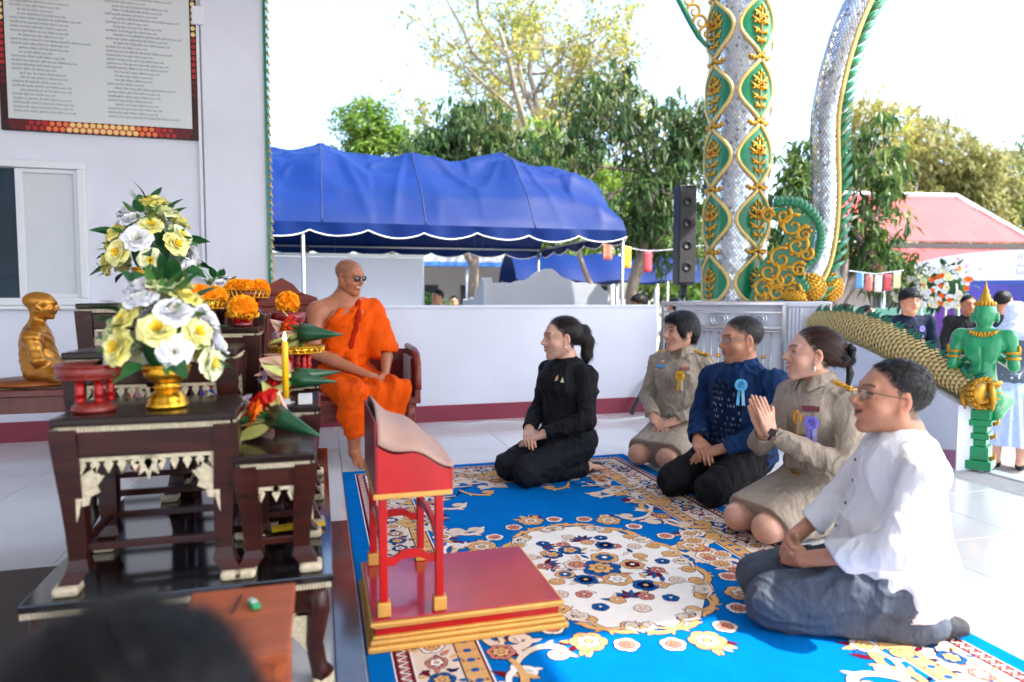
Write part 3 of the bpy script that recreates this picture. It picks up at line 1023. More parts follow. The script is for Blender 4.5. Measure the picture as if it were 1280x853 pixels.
def text_mesh(txt, size, m, parent, M, name='lettering', align='LEFT', ext=.0, res=1, bold=0.0, space=1.0):
    cu = bpy.data.curves.new(name, 'FONT')
    cu.body = txt; cu.size = size; cu.align_x = align; cu.resolution_u = res; cu.extrude = ext; cu.offset = bold; cu.space_line = space
    o = bpy.data.objects.new(name, cu)
    COL.objects.link(o)
    dg = bpy.context.evaluated_depsgraph_get(); dg.update()
    me = bpy.data.meshes.new_from_object(o.evaluated_get(dg))
    bpy.data.objects.remove(o); bpy.data.curves.remove(cu)
    me.materials.clear()
    me.materials.append(m)
    me.transform(M)
    return link(name, me, None, parent)
WALL_T = lambda x, y, z: Matrix.Translation((x, y, z)) @ Matrix.Rotation(R(90), 4, 'X')
text_mesh('ewa', .11, mat('window_print', srgb(16, 30, 44), rough=.4), wf, WALL_T(-2.33, 6.0185, 1.22), ext=.0005)
tr = thing('corner_trim', 'gilded leaf trim with green edge running up the corner of the white wall', 'trim', (XR, W_Y, 0))
box_obj('green_strip', (.002, -.055, .16), (.022, .2, 4.24), M_GREEN, tr)
lf = MB(); lf.smooth = True
for s_ in (-1, 1):
    lf.add([(0, -.006, 0), (.042, -.012, .012 + .02 * s_), (.055, -.004, .04 * s_), (.02, -.02, .025 * s_), (.0, -.03, .01 * s_)], [(0, 1, 3, 4), (1, 2, 3)] if s_ > 0 else [(4, 3, 1, 0), (3, 2, 1)])
lf.sphere((.02, -.012, 0), (.018, .014, .016), None, 8, 6)
lme = lf.mesh('gilded_leaf', mat('faded_gilt', srgb(196, 170, 118), rough=.5, metal=.2, noise=.4, nscale=30))
for k in range(58):
    link('gilded_leaf', lme, None, tr, (.020, -.03, .22 + k * .069), (0, 0, random.Random(k).uniform(-.1, .1)), (.6, .6, .9))
cd = thing('cable_conduit', 'thin white cable conduit with junction box running down the wall', 'conduit', (-.885, W_Y, 0))
box_obj('conduit', (-.012, -.028, 1.34), (.012, -.001, 3.22), M_FRAME, cd, .003)
box_obj('junction_box', (-.035, -.05, 3.22), (.05, -.001, 3.36), M_FRAME, cd, .005)
box_obj('socket', (-.02, -.075, 1.24), (.075, -.037, 1.335), M_FRAME, cd, .005)
PX0, PX1, PZ0, PZ1 = -2.235, -.895, 2.335, 3.72
nb = thing('notice_board', 'large cream notice board of printed Thai lines with red and gold border', 'notice board', (0, 0, 0))
box_obj('backing', (PX0, 5.972, PZ0), (PX1, 5.998, PZ1), mat('board_dark_red', srgb(58, 6, 12), rough=.4, noise=.3, nscale=2.2, col2=srgb(20, 4, 6)), nb)
box_obj('paper', (PX0 + .05, 5.968, PZ0 + .085), (PX1 - .045, 5.9715, PZ1 - .06), mat('cream_paper', srgb(208, 212, 212), rough=.5, noise=.05, nscale=1.5), nb)
dm = {}
for nm, c in (('cream', (232, 200, 130)), ('orange', (226, 120, 60)), ('red', (170, 30, 24)), ('dark', (96, 12, 16))):
    dm[nm] = mat('board_%s' % nm, srgb(*c), rough=.4)
def ring_mesh(r0, r1):
    mb = MB(); n = 20
    vs = [(r * math.cos(2 * PI * k / n), 0, r * math.sin(2 * PI * k / n)) for r in (r0, r1) for k in range(n)]
    mb.add(vs, [(k, (k + 1) % n, n + (k + 1) % n, n + k) for k in range(n)])
    return mb
bl = MB()
xm = (PX0 + PX1) / 2
for i in range(28):
    for row in range(2):
        x = PX0 + .06 + (i + .5 * row) * .045
        if x > PX1 - .05: continue
        t = abs(x - xm) / (PX1 - xm)
        bl.cur = 0 if t < .35 else 1 if t < .55 else 2 if t < .75 else 3
        z = PZ0 + .062 - row * .038
        bl.add([(x + .017 * math.cos(2 * PI * k / 14), 5.9708, z + .017 * math.sin(2 * PI * k / 14)) for k in range(14)], [tuple(range(14))])
        bl.cur = 1 if t < .35 else 2 if t < .6 else 3
        n = 16
        bl.add([(x + r * math.cos(2 * PI * k / n), 5.9703, z + r * math.sin(2 * PI * k / n)) for r in (.018, .0225) for k in range(n)], [(k, (k + 1) % n, n + (k + 1) % n, n + k) for k in range(n)])
for side in (PX0 + .025, PX1 - .022):
    for i in range(30):
        z = PZ0 + .35 + i * .046
        bl.cur = 3 if z < 2.8 else 2 if z < 3.1 else 0
        bl.add([(side + .016 * math.cos(2 * PI * k / 12), 5.9708, z + .018 * math.sin(2 * PI * k / 12)) for k in range(12)], [tuple(range(12))])
tag(bl.build('border_pattern', [dm['cream'], dm['orange'], dm['red'], dm['dark']], nb), kind='stuff')
rnd = random.Random(11)
words = ['พ่อ', 'แม่', 'ครอบครัว', 'พร้อมด้วย', 'ญาติ', 'คณะ', 'ศรัทธา', 'วัด', 'บ้าน', 'ชุมชน', 'ลูกหลาน', 'ร่วม', 'ทำบุญ', 'ถวาย', 'อุทิศ']
def line(ind):
    t = '' if ind else 'คุณ'
    n = rnd.randint(3, 6)
    t += ' '.join(rnd.choice(words) for _ in range(n))
    return t + ' บริจาค %s บาท' % rnd.choice(['๑,๐๐๐', '๕๐๐', '๒,๐๐๐', '๓,๐๐๐', '๑๐๐'])
M_INK = mat('printed_ink', srgb(40, 44, 60), rough=.6)
for col_, (x0, n) in enumerate(((PX0 + .085, 40), (PX0 + .71, 40))):
    for k in range(n):
        ind = rnd.random() < .22
        z = PZ1 - .12 - k * .0305
        if z < PZ0 + .115: break
        text_mesh(line(ind), .0245, M_INK, nb, WALL_T(x0 + (.05 if ind else 0), 5.9672, z) @ Matrix.Scale(.80, 4, (1, 0, 0)), 'text_line')
pw = thing('parapet_wall', 'low white parapet wall with maroon skirting behind the bench and carpet', 'wall', (0, 0, 0))
box_obj('wall', (XR + .024, W_Y, 0), (3.12, W_Y + .14, 1.0), M_WHITE, pw)
box_obj('coping', (XR + .024, W_Y - .006, 1.001), (3.125, W_Y + .146, 1.03), M_WHITE, pw, .006)
box_obj('skirting', (XR + .024, W_Y - .012, 0), (3.122, W_Y - .001, .145), M_MAROON, pw)
cb = MB(); cb.smooth = True
cb.tube([(.98, 5.9, .006), (1.2, 5.78, .006), (1.45, 5.86, .006), (1.75, 5.7, .006), (2.1, 5.75, .006), (2.5, 5.6, .006), (2.9, 5.72, .006), (3.1, 5.9, .006)], .006, 6)
tag(cb.build('cable', M_FRAME), 'thin white cable lying on the tiles along the parapet', 'cable')
ba = MB(); ba.tube([(2.78, 5.82, .02), (3.0, 5.93, .32)], .022, 8)
tag(ba.build('leaning_bar', mat('black_plastic', (.015, .015, .018), rough=.5)), 'short black bar leaning on the parapet beside the gate', 'bar')
CX0, CX1, CY0, CY1 = .12, 2.03, .66, 4.38
CM = [mat('pile_blue', srgb(0, 107, 186), rough=.95, noise=.16, nscale=6, bump=.6, bscale=260, spec=.03, bdist=.004),
      mat('pile_cream', srgb(222, 205, 188), rough=.95, noise=.10, nscale=20, bump=.6, bscale=260, spec=.03, bdist=.004),
      mat('pile_beige', srgb(216, 168, 110), rough=.95, noise=.15, nscale=20, bump=.6, bscale=260, spec=.03, bdist=.004),
      mat('pile_maroon', srgb(104, 22, 44), rough=.95, noise=.2, nscale=20, bump=.6, bscale=260, spec=.03, bdist=.004),
      mat('pile_navy', srgb(14, 24, 66), rough=.95, noise=.2, nscale=20, bump=.6, bscale=260, spec=.03, bdist=.004),
      mat('pile_midblue', srgb(28, 88, 150), rough=.95, noise=.2, nscale=20, bump=.6, bscale=260, spec=.03, bdist=.004),
      mat('pile_white', srgb(232, 228, 222), rough=.95, noise=.08, nscale=20, bump=.6, bscale=260, spec=.03, bdist=.004),
      mat('pile_rose', srgb(206, 128, 110), rough=.95, noise=.2, nscale=20, bump=.6, bscale=260, spec=.03, bdist=.004)]
BLUE, CREAM, BEIGE, MAROON, NAVY, MID, WHITE_, ROSE = range(8)
carpet = thing('carpet', 'blue carpet with cream floral medallion and patterned border under the kneeling people', 'carpet', (0, 0, 0))
box_obj('pile', (CX0, CY0, .001), (CX1, CY1, .007), CM[0], carpet)
class Draw:
    def __init__(self): self.mb = MB(); self.n = 0
    def poly(self, pts, c, layer):
        self.n += 1
        z = .0072 + layer * .00025 + (self.n % 40) * .000005
        a = sum(pts[i][0] * pts[(i + 1) % len(pts)][1] - pts[(i + 1) % len(pts)][0] * pts[i][1] for i in range(len(pts)))
        if a < 0: pts = pts[::-1]
        self.mb.cur = c
        self.mb.add([(x, y, z) for x, y in pts], [tuple(range(len(pts)))])
    def ribbon(self, pts, ws, c, layer):
        self.n += 1
        z = .0072 + layer * .00025 + (self.n % 40) * .000005
        L, Rr = [], []
        m = len(pts)
        for i in range(m):
            dx = pts[min(i + 1, m - 1)][0] - pts[max(i - 1, 0)][0]; dy = pts[min(i + 1, m - 1)][1] - pts[max(i - 1, 0)][1]
            l = math.hypot(dx, dy) or 1
            w = ws if not hasattr(ws, '__len__') else ws[i]
            L.append((pts[i][0] - dy / l * w, pts[i][1] + dx / l * w, z)); Rr.append((pts[i][0] + dy / l * w, pts[i][1] - dx / l * w, z))
        self.mb.cur = c
        self.mb.add(L + Rr, [(i, m + i, m + i + 1, i + 1) for i in range(m - 1)])
    def leaf(self, x, y, a, l, w, c, layer, out=None, mid=None):
        def pts(l, w, o=0):
            P = []
            for k in range(9):
                t = k / 8; P.append((t * (l + 2 * o) - o, (w + o) * math.sin(PI * t ** .8) * .5))
            for k in range(7, 0, -1):
                t = k / 8; P.append((t * (l + 2 * o) - o, -(w + o) * math.sin(PI * t ** .8) * .5))
            ca, sa_ = math.cos(a), math.sin(a)
            return [(x + u * ca - v * sa_, y + u * sa_ + v * ca) for u, v in P]
        if out is not None: self.poly(pts(l, w, .0035), out, layer)
        self.poly(pts(l, w), c, layer + 1)
        if mid is not None: self.ribbon([(x + l * .1 * math.cos(a), y + l * .1 * math.sin(a)), (x + l * .75 * math.cos(a), y + l * .75 * math.sin(a))], .0016, mid, layer + 2)
    def petal(self, x, y, a, l, w, c, layer, out=None):
        def pts(o):
            P = []
            for k in range(9):
                b = PI * .62 * (k / 4 - 1)
                P.append((l * .62 + (l * .38 + o) * math.cos(b), (w * .5 + o) * math.sin(b)))
            P += [(-o, w * .10), (-o, -w * .10)]
            ca, sa_ = math.cos(a), math.sin(a)
            return [(x + u * ca - v * sa_, y + u * sa_ + v * ca) for u, v in P]
        if out is not None: self.poly(pts(.003), out, layer)
        self.poly(pts(0), c, layer + 1)
    def flower(self, x, y, r, n, c, layer, out=NAVY, cc=BEIGE, c2=None, rot=0):
        for k in range(n):
            a = rot + 2 * PI * k / n
            self.petal(x, y, a, r, r * 5.2 / n, c, layer, out)
            self.ribbon([(x + r * .3 * math.cos(a), y + r * .3 * math.sin(a)), (x + r * .8 * math.cos(a), y + r * .8 * math.sin(a))], .0022, ROSE if c in (BEIGE, CREAM, WHITE_) else NAVY, layer + 2)
        if c2 is not None:
            for k in range(n): self.petal(x, y, rot + 2 * PI * (k + .5) / n, r * .62, r * 2.6 / n, c2, layer + 2, out)
        self.poly([(x + r * .27 * math.cos(2 * PI * k / 12), y + r * .27 * math.sin(2 * PI * k / 12)) for k in range(12)], out, layer + 4)
        self.poly([(x + r * .2 * math.cos(2 * PI * k / 12), y + r * .2 * math.sin(2 * PI * k / 12)) for k in range(12)], cc, layer + 5)
    def scroll(self, x, y, a, size, turn, c, layer, out=NAVY, w=.014, turns=1.25, tail=.9):
        """acanthus curl: straight tail into a spiral"""
        pts = []
        px, py = x, y
        N = 26
        ang = a
        for k in range(N + 1):
            t = k / N
            pts.append((px, py))
            cur = turn * (0.12 + 1.5 * t ** 1.5) * turns * 2 * PI / N * 1.75
            st = size * (1.3 - 1.12 * t) * 3.0 / N
            ang += cur
            px += math.cos(ang) * st; py += math.sin(ang) * st
        ws = [1.35 * w * (.35 + .65 * math.sin(PI * min(1, .25 + .75 * (1 - k / N))) + .25 * (k == N)) for k in range(N + 1)]
        if out is not None: self.ribbon(pts, [q + .0035 for q in ws], out, layer)
        self.ribbon(pts, ws, c, layer + 1)
        ex, ey = pts[-1]
        self.poly([(ex + w * .8 * math.cos(2 * PI * k / 10), ey + w * .8 * math.sin(2 * PI * k / 10)) for k in range(10)], c, layer + 1)
        for k in (5, 10, 15):
            dx = pts[k + 1][0] - pts[k - 1][0]; dy = pts[k + 1][1] - pts[k - 1][1]
            self.leaf(pts[k][0], pts[k][1], math.atan2(dy, dx) - turn * .9, size * .28, size * .12, c, layer, out)
        return pts
D = Draw(); RC = random.Random(3)
def rect_band(d0, d1, c, layer):
    a = [(CX0 + d0, CY0 + d0), (CX1 - d0, CY0 + d0), (CX1 - d0, CY1 - d0), (CX0 + d0, CY1 - d0)]
    b = [(CX0 + d1, CY0 + d1), (CX1 - d1, CY0 + d1), (CX1 - d1, CY1 - d1), (CX0 + d1, CY1 - d1)]
    for i in range(4): D.poly([a[i], a[(i + 1) % 4], b[(i + 1) % 4], b[i]], c, layer)
def along(d, step, fn):
    """call fn(x, y, angle, corner) round the rectangle at inset d"""
    x0, x1, y0, y1 = CX0 + d, CX1 - d, CY0 + d, CY1 - d
    for (ax, ay, bx, by) in ((x0, y0, x1, y0), (x1, y0, x1, y1), (x1, y1, x0, y1), (x0, y1, x0, y0)):
        L = math.hypot(bx - ax, by - ay); n = max(1, round(L / step)); an = math.atan2(by - ay, bx - ax)
        for k in range(n):
            t = (k + .5) / n
            fn(ax + (bx - ax) * t, ay + (by - ay) * t, an, k)
rect_band(.072, .076, WHITE_, 1)
rect_band(.076, .128, MAROON, 1)
rect_band(.128, .133, WHITE_, 1)
rect_band(.133, .265, CREAM, 1)
rect_band(.265, .270, NAVY, 1)
rect_band(.270, .335, BEIGE, 1)
rect_band(.335, .342, MAROON, 1)
rect_band(.342, .348, WHITE_, 1)
def zig(x, y, a, k):
    ca, sa_ = math.cos(a), math.sin(a); st = .034
    P = lambda u, v: (x + u * ca - v * sa_, y + u * sa_ + v * ca)
    D.ribbon([P(-st / 2, -.014), P(0, .014), P(st / 2, -.014)], .0035, WHITE_, 3)
    D.ribbon([P(-st / 2, .014), P(0, -.014), P(st / 2, .014)], .0030, ROSE, 2)
along(.102, .034, zig)
def dots(x, y, a, k):
    D.poly([(x + .014 * math.cos(2 * PI * q / 10), y + .011 * math.sin(2 * PI * q / 10)) for q in range(10)], MID, 3)
    for s_ in (-1, 1): D.leaf(x - math.sin(a) * .018 * s_, y + math.cos(a) * .018 * s_, a + PI / 2 * s_, .012, .010, ROSE if k % 2 else MAROON, 3)
along(.302, .058, dots)
def bord(x, y, a, k):
    c = (MID, WHITE_, ROSE, MID)[k % 4]
    D.flower(x, y, .040 if k % 2 else .034, 6 if k % 2 else 5, c, 4, NAVY, BEIGE, BEIGE if k % 2 else WHITE_, RC.uniform(0, 2))
    for q in range(5):
        t = RC.uniform(0, 2 * PI)
        D.leaf(x + .045 * math.cos(t), y + .045 * math.sin(t), t + RC.uniform(-.6, .6), .038, .016, (MID, MAROON, BEIGE, ROSE, NAVY)[q], 2, NAVY if q % 2 else None)
    D.scroll(x - math.cos(a) * .045, y - math.sin(a) * .045, a + .7 * (-1) ** k, .055, -(-1) ** k, BEIGE if k % 2 else MID, 2, NAVY, .006)
along(.199, .098, bord)
XC, YC = (CX0 + CX1) / 2, (CY0 + CY1) / 2
fx, fy = (CX1 - CX0) / 2 - .35, (CY1 - CY0) / 2 - .35
for sx in (-1, 1):
    for sy in (-1, 1):
        cxn, cyn = XC + sx * fx, YC + sy * fy
        P = []
        for k in range(25):
            t = k / 24; a = t * PI / 2
            r = .40 + .045 * abs(math.sin(5 * a)) - .06 * math.sin(2 * a)
            P.append((cxn - sx * r * math.cos(a) * 1.0, cyn - sy * r * math.sin(a) * 1.15))
        D.ribbon(P, .006, NAVY, 2)
        for k in range(10):
            a = RC.uniform(.12, PI / 2 - .12); r = RC.uniform(.08, .33)
            D.flower(cxn - sx * r * math.cos(a), cyn - sy * r * math.sin(a) * 1.1, RC.uniform(.03, .05), RC.choice((5, 6)), RC.choice((WHITE_, CREAM, BEIGE, ROSE)), 6, NAVY, RC.choice((BEIGE, MAROON)), RC.choice((BEIGE, ROSE, None)), RC.uniform(0, 2))
        for k in range(34):
            a = RC.uniform(.05, PI / 2 - .05); r = RC.uniform(.05, .38)
            D.leaf(cxn - sx * r * math.cos(a), cyn - sy * r * math.sin(a) * 1.1, RC.uniform(0, 6.3), RC.uniform(.04, .07), .018, RC.choice((BEIGE, CREAM, MAROON, WHITE_, MID)), 3, NAVY)
        for k, t in enumerate((.06, .25, .42, .60, .78, .94)):
            i = int(t * 24); p = P[i]; q = P[min(24, i + 1)]
            an = math.atan2(q[1] - p[1], q[0] - p[0])
            D.scroll(p[0], p[1], an + (.5 if k % 2 else -.4) * sx * sy, .15, (1 if k % 2 else -1) * sx * sy, CREAM if k % 2 else BEIGE, 4, NAVY, .012)
        for ax_, n in ((0, 3), (1, 4)):
            for k in range(n):
                if ax_ == 0:
                    x, y = cxn - sx * (.34 + k * .13), cyn - sy * (.05 + .03 * (k % 2)); an = PI if sx > 0 else 0
                else:
                    x, y = cxn - sx * (.05 + .03 * (k % 2)), cyn - sy * (.44 + k * .20); an = -PI / 2 if sy > 0 else PI / 2
                tu = (1 if k % 2 else -1) * sx * sy * (1 if ax_ else -1)
                D.scroll(x, y, an + .3 * tu, .17, tu, (CREAM, BEIGE)[k % 2], 4, NAVY, .013)
                D.leaf(x, y, an - .9 * tu, .07, .026, MAROON, 3, NAVY)
                D.leaf(x, y, an + 1.5 * tu, .05, .02, BEIGE, 3, NAVY)
for sx in (-1, 1):
    x0 = XC + sx * (fx - .02)
    for k in range(7):
        t = (k - 3) / 3
        D.flower(x0 - sx * (.10 * (1 - t * t)), YC + t * .27, .05, 6, (WHITE_, ROSE, CREAM)[k % 3], 6, NAVY, BEIGE, BEIGE, k)
        D.scroll(x0 - sx * .04, YC + t * .33, (0 if sx < 0 else PI) + t, .15, (1 if t > 0 else -1) * sx, CREAM, 4, NAVY, .012)
for sy in (-1, 1):
    for k in range(5):
        t = (k - 2) / 2
        D.flower(XC + t * .16, YC + sy * (fy - .05 - .08 * (1 - t * t)), .046, 6, (WHITE_, ROSE, CREAM)[k % 3], 6, NAVY, BEIGE, BEIGE, k)
        D.scroll(XC + t * .2, YC + sy * (fy - .03), (PI / 2 if sy < 0 else -PI / 2) + t * .8, .14, (1 if t > 0 else -1) * sy, CREAM, 4, NAVY, .012)
def chain(x, y, a, k):
    q = 1 if k % 2 else -1
    D.scroll(x, y, a + .45 * q, .20, -q, (CREAM, BEIGE)[k % 2], 4, NAVY, .014)
    D.scroll(x, y, a + PI - .45 * q, .13, q, (WHITE_, CREAM)[k % 2], 4, NAVY, .010)
    D.flower(x, y, .045, 6, (WHITE_, ROSE, CREAM)[k % 3], 8, NAVY, BEIGE, BEIGE, k)
    for t in range(3): D.leaf(x, y, a + 1.57 + t * .5 - .5, .085, .026, (MAROON, BEIGE, MID)[t], 3, NAVY)
along(.40, .27, chain)
MRX, MRY = .36, .50
N = 128
def mr(a): return 1 + .075 * abs(math.sin(4.0 * a)) ** .7 + .03 * math.sin(8 * a)
P = [(XC + MRX * mr(2 * PI * k / N) * math.cos(2 * PI * k / N), YC + MRY * mr(2 * PI * k / N) * math.sin(2 * PI * k / N)) for k in range(N)]
D.poly([(XC + (x - XC) * 1.012, YC + (y - YC) * 1.010) for x, y in P], NAVY, 2)
D.poly(P, WHITE_, 3)
for k in range(22):
    a = 2 * PI * k / 22 + .1
    x, y = XC + MRX * 1.03 * math.cos(a), YC + MRY * 1.03 * math.sin(a)
    tan = math.atan2(MRY * math.cos(a), -MRX * math.sin(a))
    D.scroll(x, y, tan + (PI if k % 2 else 0) + (.5 if k % 2 else -.5), .115, (1 if k % 2 == 0 else -1), BEIGE, 4, NAVY, .011)
    D.scroll(x, y, tan + (0 if k % 2 else PI) + (-.4 if k % 2 else .4), .075, (1 if k % 2 else -1), CREAM, 6, NAVY, .008)
for (dx, dy, r, n, c, c2) in ((0, 0, .085, 7, MID, BEIGE), (.06, .10, .06, 6, BEIGE, MID), (-.08, .06, .055, 6, CREAM, ROSE), (.02, -.12, .06, 6, BEIGE, WHITE_), (-.10, -.09, .045, 5, MID, NAVY), (.14, .0, .05, 6, BEIGE, MAROON), (.10, -.2, .05, 5, MID, NAVY), (-.05, .22, .05, 5, MID, BEIGE), (.12, .23, .045, 5, MID, NAVY), (-.14, .19, .045, 6, MID, BEIGE), (-.16, -.02, .04, 5, BEIGE, MID)):
    D.flower(XC + dx, YC + dy, r, n, c, 6, NAVY, BEIGE if c != BEIGE else WHITE_, c2, dx * 20)
for (dx, dy) in ((.0, -.28), (-.15, .29), (.2, -.10), (-.2, .1), (.05, .32)):
    for k in range(6): D.leaf(XC + dx, YC + dy, k * .55 + dx * 9, .065, .022, MAROON if k % 2 else MID, 4, NAVY)
for k in range(24):
    a = 2 * PI * k / 24; r = (.30, .24)[k % 2]
    D.flower(XC + r * .92 * math.cos(a), YC + r * 1.25 * math.sin(a), .030, 5, (MID, BEIGE, CREAM, ROSE)[k % 4], 6, NAVY, WHITE_, None, k)
for k in range(60):
    a = RC.uniform(0, 2 * PI); r = RC.uniform(.08, .30)
    D.leaf(XC + r * .8 * math.cos(a), YC + r * 1.1 * math.sin(a), RC.uniform(0, 6.3), .05, .018, RC.choice((MID, BEIGE, CREAM, ROSE)), 4, NAVY)
for k in range(8):
    a = 2 * PI * k / 8 + .2
    x, y = XC + (MRX + .13) * math.cos(a), YC + (MRY + .15) * math.sin(a)
    D.flower(x, y, .062, 6, BEIGE, 6, NAVY, BEIGE, CREAM, k)
    for q in range(2):
        b = a + (.24 if q else -.24)
        D.flower(XC + (MRX + .12) * math.cos(b), YC + (MRY + .13) * math.sin(b), .042, 5, CREAM if q else WHITE_, 6, NAVY, ROSE, ROSE, q)
    for q in range(8):
        t = a + RC.uniform(-1.3, 1.3)
        D.leaf(x + .04 * math.cos(t), y + .04 * math.sin(t), t, .055, .022, (BEIGE, CREAM, MAROON, BEIGE)[q % 4], 4, NAVY)
tag(D.mb.build('woven_pattern', CM, carpet), kind='stuff')
M_DARKWOOD = mat('dark_rosewood', srgb(66, 26, 18), rough=.32, col2=srgb(30, 11, 8), nscale=5, stretch=(1, 1, 6), coat=.15, spec=.3, bump=.1, bscale=20)
M_TOPWOOD = mat('black_lacquer_top', srgb(36, 18, 16), rough=.25, noise=.4, nscale=7, coat=.2, spec=.35, rough_noise=.08)
M_BASEWOOD = mat('black_lacquer', (.012, .010, .011), rough=.10, coat=.6, noise=.3, nscale=5)
M_IVORY = mat('ivory_gilt', srgb(214, 200, 168), rough=.45, noise=.35, nscale=60, bump=.4, bscale=120)
M_RED = mat('red_lacquer', srgb(196, 8, 10), rough=.4, noise=.3, nscale=9, coat=.2, stretch=(1, 1, .4), bump=.15, bscale=25, rough_noise=.12)
M_REDGOLD = mat('red_gold_lacquer', srgb(112, 14, 18), rough=.35, col2=srgb(140, 52, 36), nscale=60, coat=.3, bump=.3, bscale=90)
def altar_table(label, x0, x1, y0, y1, z0, z1, group='altar tables', fringe=.012):
    w, d, h = x1 - x0, y1 - y0, z1 - z0
    t = thing('altar_table', label, 'table', ((x0 + x1) / 2, (y0 + y1) / 2, z0), 0, group)
    mb = MB(); mb.box((0, 0, h - .011), (w, d, .022), None, .005)
    mb.box((0, 0, h - .0005), (w - .03, d - .03, .003))
    mb.build('top', M_TOPWOOD, t)
    fr = MB()
    for sx, sy, L in ((0, -1, w), (0, 1, w), (-1, 0, d), (1, 0, d)):
        n = int((L - .03) / .0085)
        for k in range(n):
            u = -L / 2 + .018 + (k + .5) * (L - .036) / n
            c = (u, sy * (d / 2 - .010), h - .030) if sx == 0 else (sx * (w / 2 - .010), u, h - .030)
            fr.box(c, (.0065, .008, .014) if sx == 0 else (.008, .0065, .014))
    tag(fr.build('fringe', M_IVORY, t), kind='stuff')
    ap = .07 if h > .4 else .055
    bd = MB()
    for sx, sy in ((0, -1), (0, 1), (-1, 0), (1, 0)):
        if sx == 0: bd.box((0, sy * (d / 2 - .022), h - .037 - ap / 2 + .0), (w - .07, .024, ap), None, .006)
        else: bd.box((sx * (w / 2 - .022), 0, h - .037 - ap / 2), (.024, d - .07, ap), None, .006)
    bd.box((0, 0, h - .032), (w - .05, d - .05, .02))
    bd.build('apron', M_DARKWOOD, t)
    def leg(sx, sy):
        mb = MB(); mb.smooth = True
        N = 14; pts = []; rs = []
        for k in range(N + 1):
            q = k / N
            off = -.004 + .020 * math.exp(-((q - .04) / .10) ** 2) * 0 - .022 * math.sin(PI * min(1, q * 1.05)) * .35 * q - .018 * q * (q < .93)
            zz = (h - .030) * (1 - q) + .028 * q
            bx = sx * (w / 2 - .024 + off); by = sy * (d / 2 - .024 + off)
            pts.append((bx, by, zz))
            rs.append(.026 * (1 - q) ** .6 * .55 + .0165 + (.008 if q > .9 else 0))
        vs = []
        for p, r in zip(pts, rs):
            for ax, ay in ((-1, -1), (1, -1), (1, 1), (-1, 1)): vs.append((p[0] + ax * r, p[1] + ay * r, p[2]))
        fs = []
        for k in range(N):
            for q in range(4): fs.append((k * 4 + q, (k + 1) * 4 + q, (k + 1) * 4 + (q + 1) % 4, k * 4 + (q + 1) % 4))
        fs += [(0, 1, 2, 3), (N * 4 + 3, N * 4 + 2, N * 4 + 1, N * 4)]
        mb.smooth = False
        mb.add(vs, [f[::-1] for f in fs])
        lg = mb.build('leg', M_DARKWOOD, t)
        f = MB(); f.box((pts[-1][0] + sx * .006, pts[-1][1] + sy * .006, .0135), (.062, .062, .027), None, .010)
        f.build('foot', M_IVORY, lg)
        return pts
    L = {}
    for sx in (-1, 1):
        for sy in (-1, 1): L[(sx, sy)] = leg(sx, sy)
    zs = h * .20 + .02
    st = [(-1, -1), (1, -1), (1, 1), (-1, 1)]
    for i in range(4):
        a, b = st[i], st[(i + 1) % 4]
        pa = (a[0] * (w / 2 - .045), a[1] * (d / 2 - .045)); pb = (b[0] * (w / 2 - .045), b[1] * (d / 2 - .045))
        mb = MB()
        c = ((pa[0] + pb[0]) / 2, (pa[1] + pb[1]) / 2, zs)
        s_ = (abs(pb[0] - pa[0]) - .02, .018, .020) if i % 2 == 0 else (.018, abs(pb[1] - pa[1]) - .02, .020)
        mb.box(c, s_, None, .003)
        mb.build('stretcher', M_DARKWOOD, t)
    def fret(L_, M):
        mb = MB()
        iw = L_ - .10; zt = h - .037 - ap + .004; sc = min(1.0, iw / .34)
        if iw < .05: return
        mb.box((0, 0, zt - .006), (iw, .006, .014), M)
        n = max(3, int(iw / .030))
        P = lambda pts: mb.prism([(x, y) for x, y in pts], -.003, .003, M @ Matrix.Rotation(R(90), 4, 'X'))
        for k in range(n):
            u = -iw / 2 + (k + .5) * iw / n; q = .011
            P([(u - q * .5, zt - .012), (u + q * .5, zt - .012), (u + q, zt - .022), (u + q * .55, zt - .033), (u, zt - .046), (u - q * .55, zt - .033), (u - q, zt - .022)])
        P([(math.cos(2 * PI * k / 16) * (.034 if k % 2 == 0 else .020) * sc, zt - .022 * sc + math.sin(2 * PI * k / 16) * (.048 if k % 2 == 0 else .024) * sc) for k in range(16)])
        for sx in (-1, 1):
            e = sx * iw / 2
            P([(e, zt), (e - sx * .014, zt), (e - sx * .014, zt - .11 * sc), (e - sx * .006, zt - .15 * sc), (e, zt - .17 * sc)])
            P([(e - sx * .014, zt - .05 * sc), (e - sx * .05 * sc, zt - .026), (e - sx * .048 * sc, zt - .05 * sc), (e - sx * .068 * sc, zt - .052 * sc), (e - sx * .050 * sc, zt - .078 * sc), (e - sx * .056 * sc, zt - .095 * sc), (e - sx * .034 * sc, zt - .105 * sc), (e - sx * .030 * sc, zt - .126 * sc), (e - sx * .014, zt - .13 * sc)])
            for k in range(3):
                mb.sphere(((e - sx * (.026 + .012 * k) * sc), 0, zt - (.10 - .022 * k) * sc), (.010 * sc, .006, .012 * sc), M, 6, 4)
        mb.build('fretwork', M_IVORY, t)
    fret(w, Matrix.Translation((0, -d / 2 + .016, 0)))
    fret(w, Matrix.Translation((0, d / 2 - .016, 0)))
    fret(d, Matrix.Translation((-w / 2 + .016, 0, 0)) @ Matrix.Rotation(R(90), 4, 'Z'))
    fret(d, Matrix.Translation((w / 2 - .016, 0, 0)) @ Matrix.Rotation(R(90), 4, 'Z'))
    return t
BZ = .33
bt = thing('low_altar_table', 'long low black lacquered base table carrying the altar tables', 'table', (0, 0, 0))
box_obj('top', (-.74, 1.94, BZ - .022), (.025, 3.62, BZ), M_BASEWOOD, bt, .004)
fr = MB()
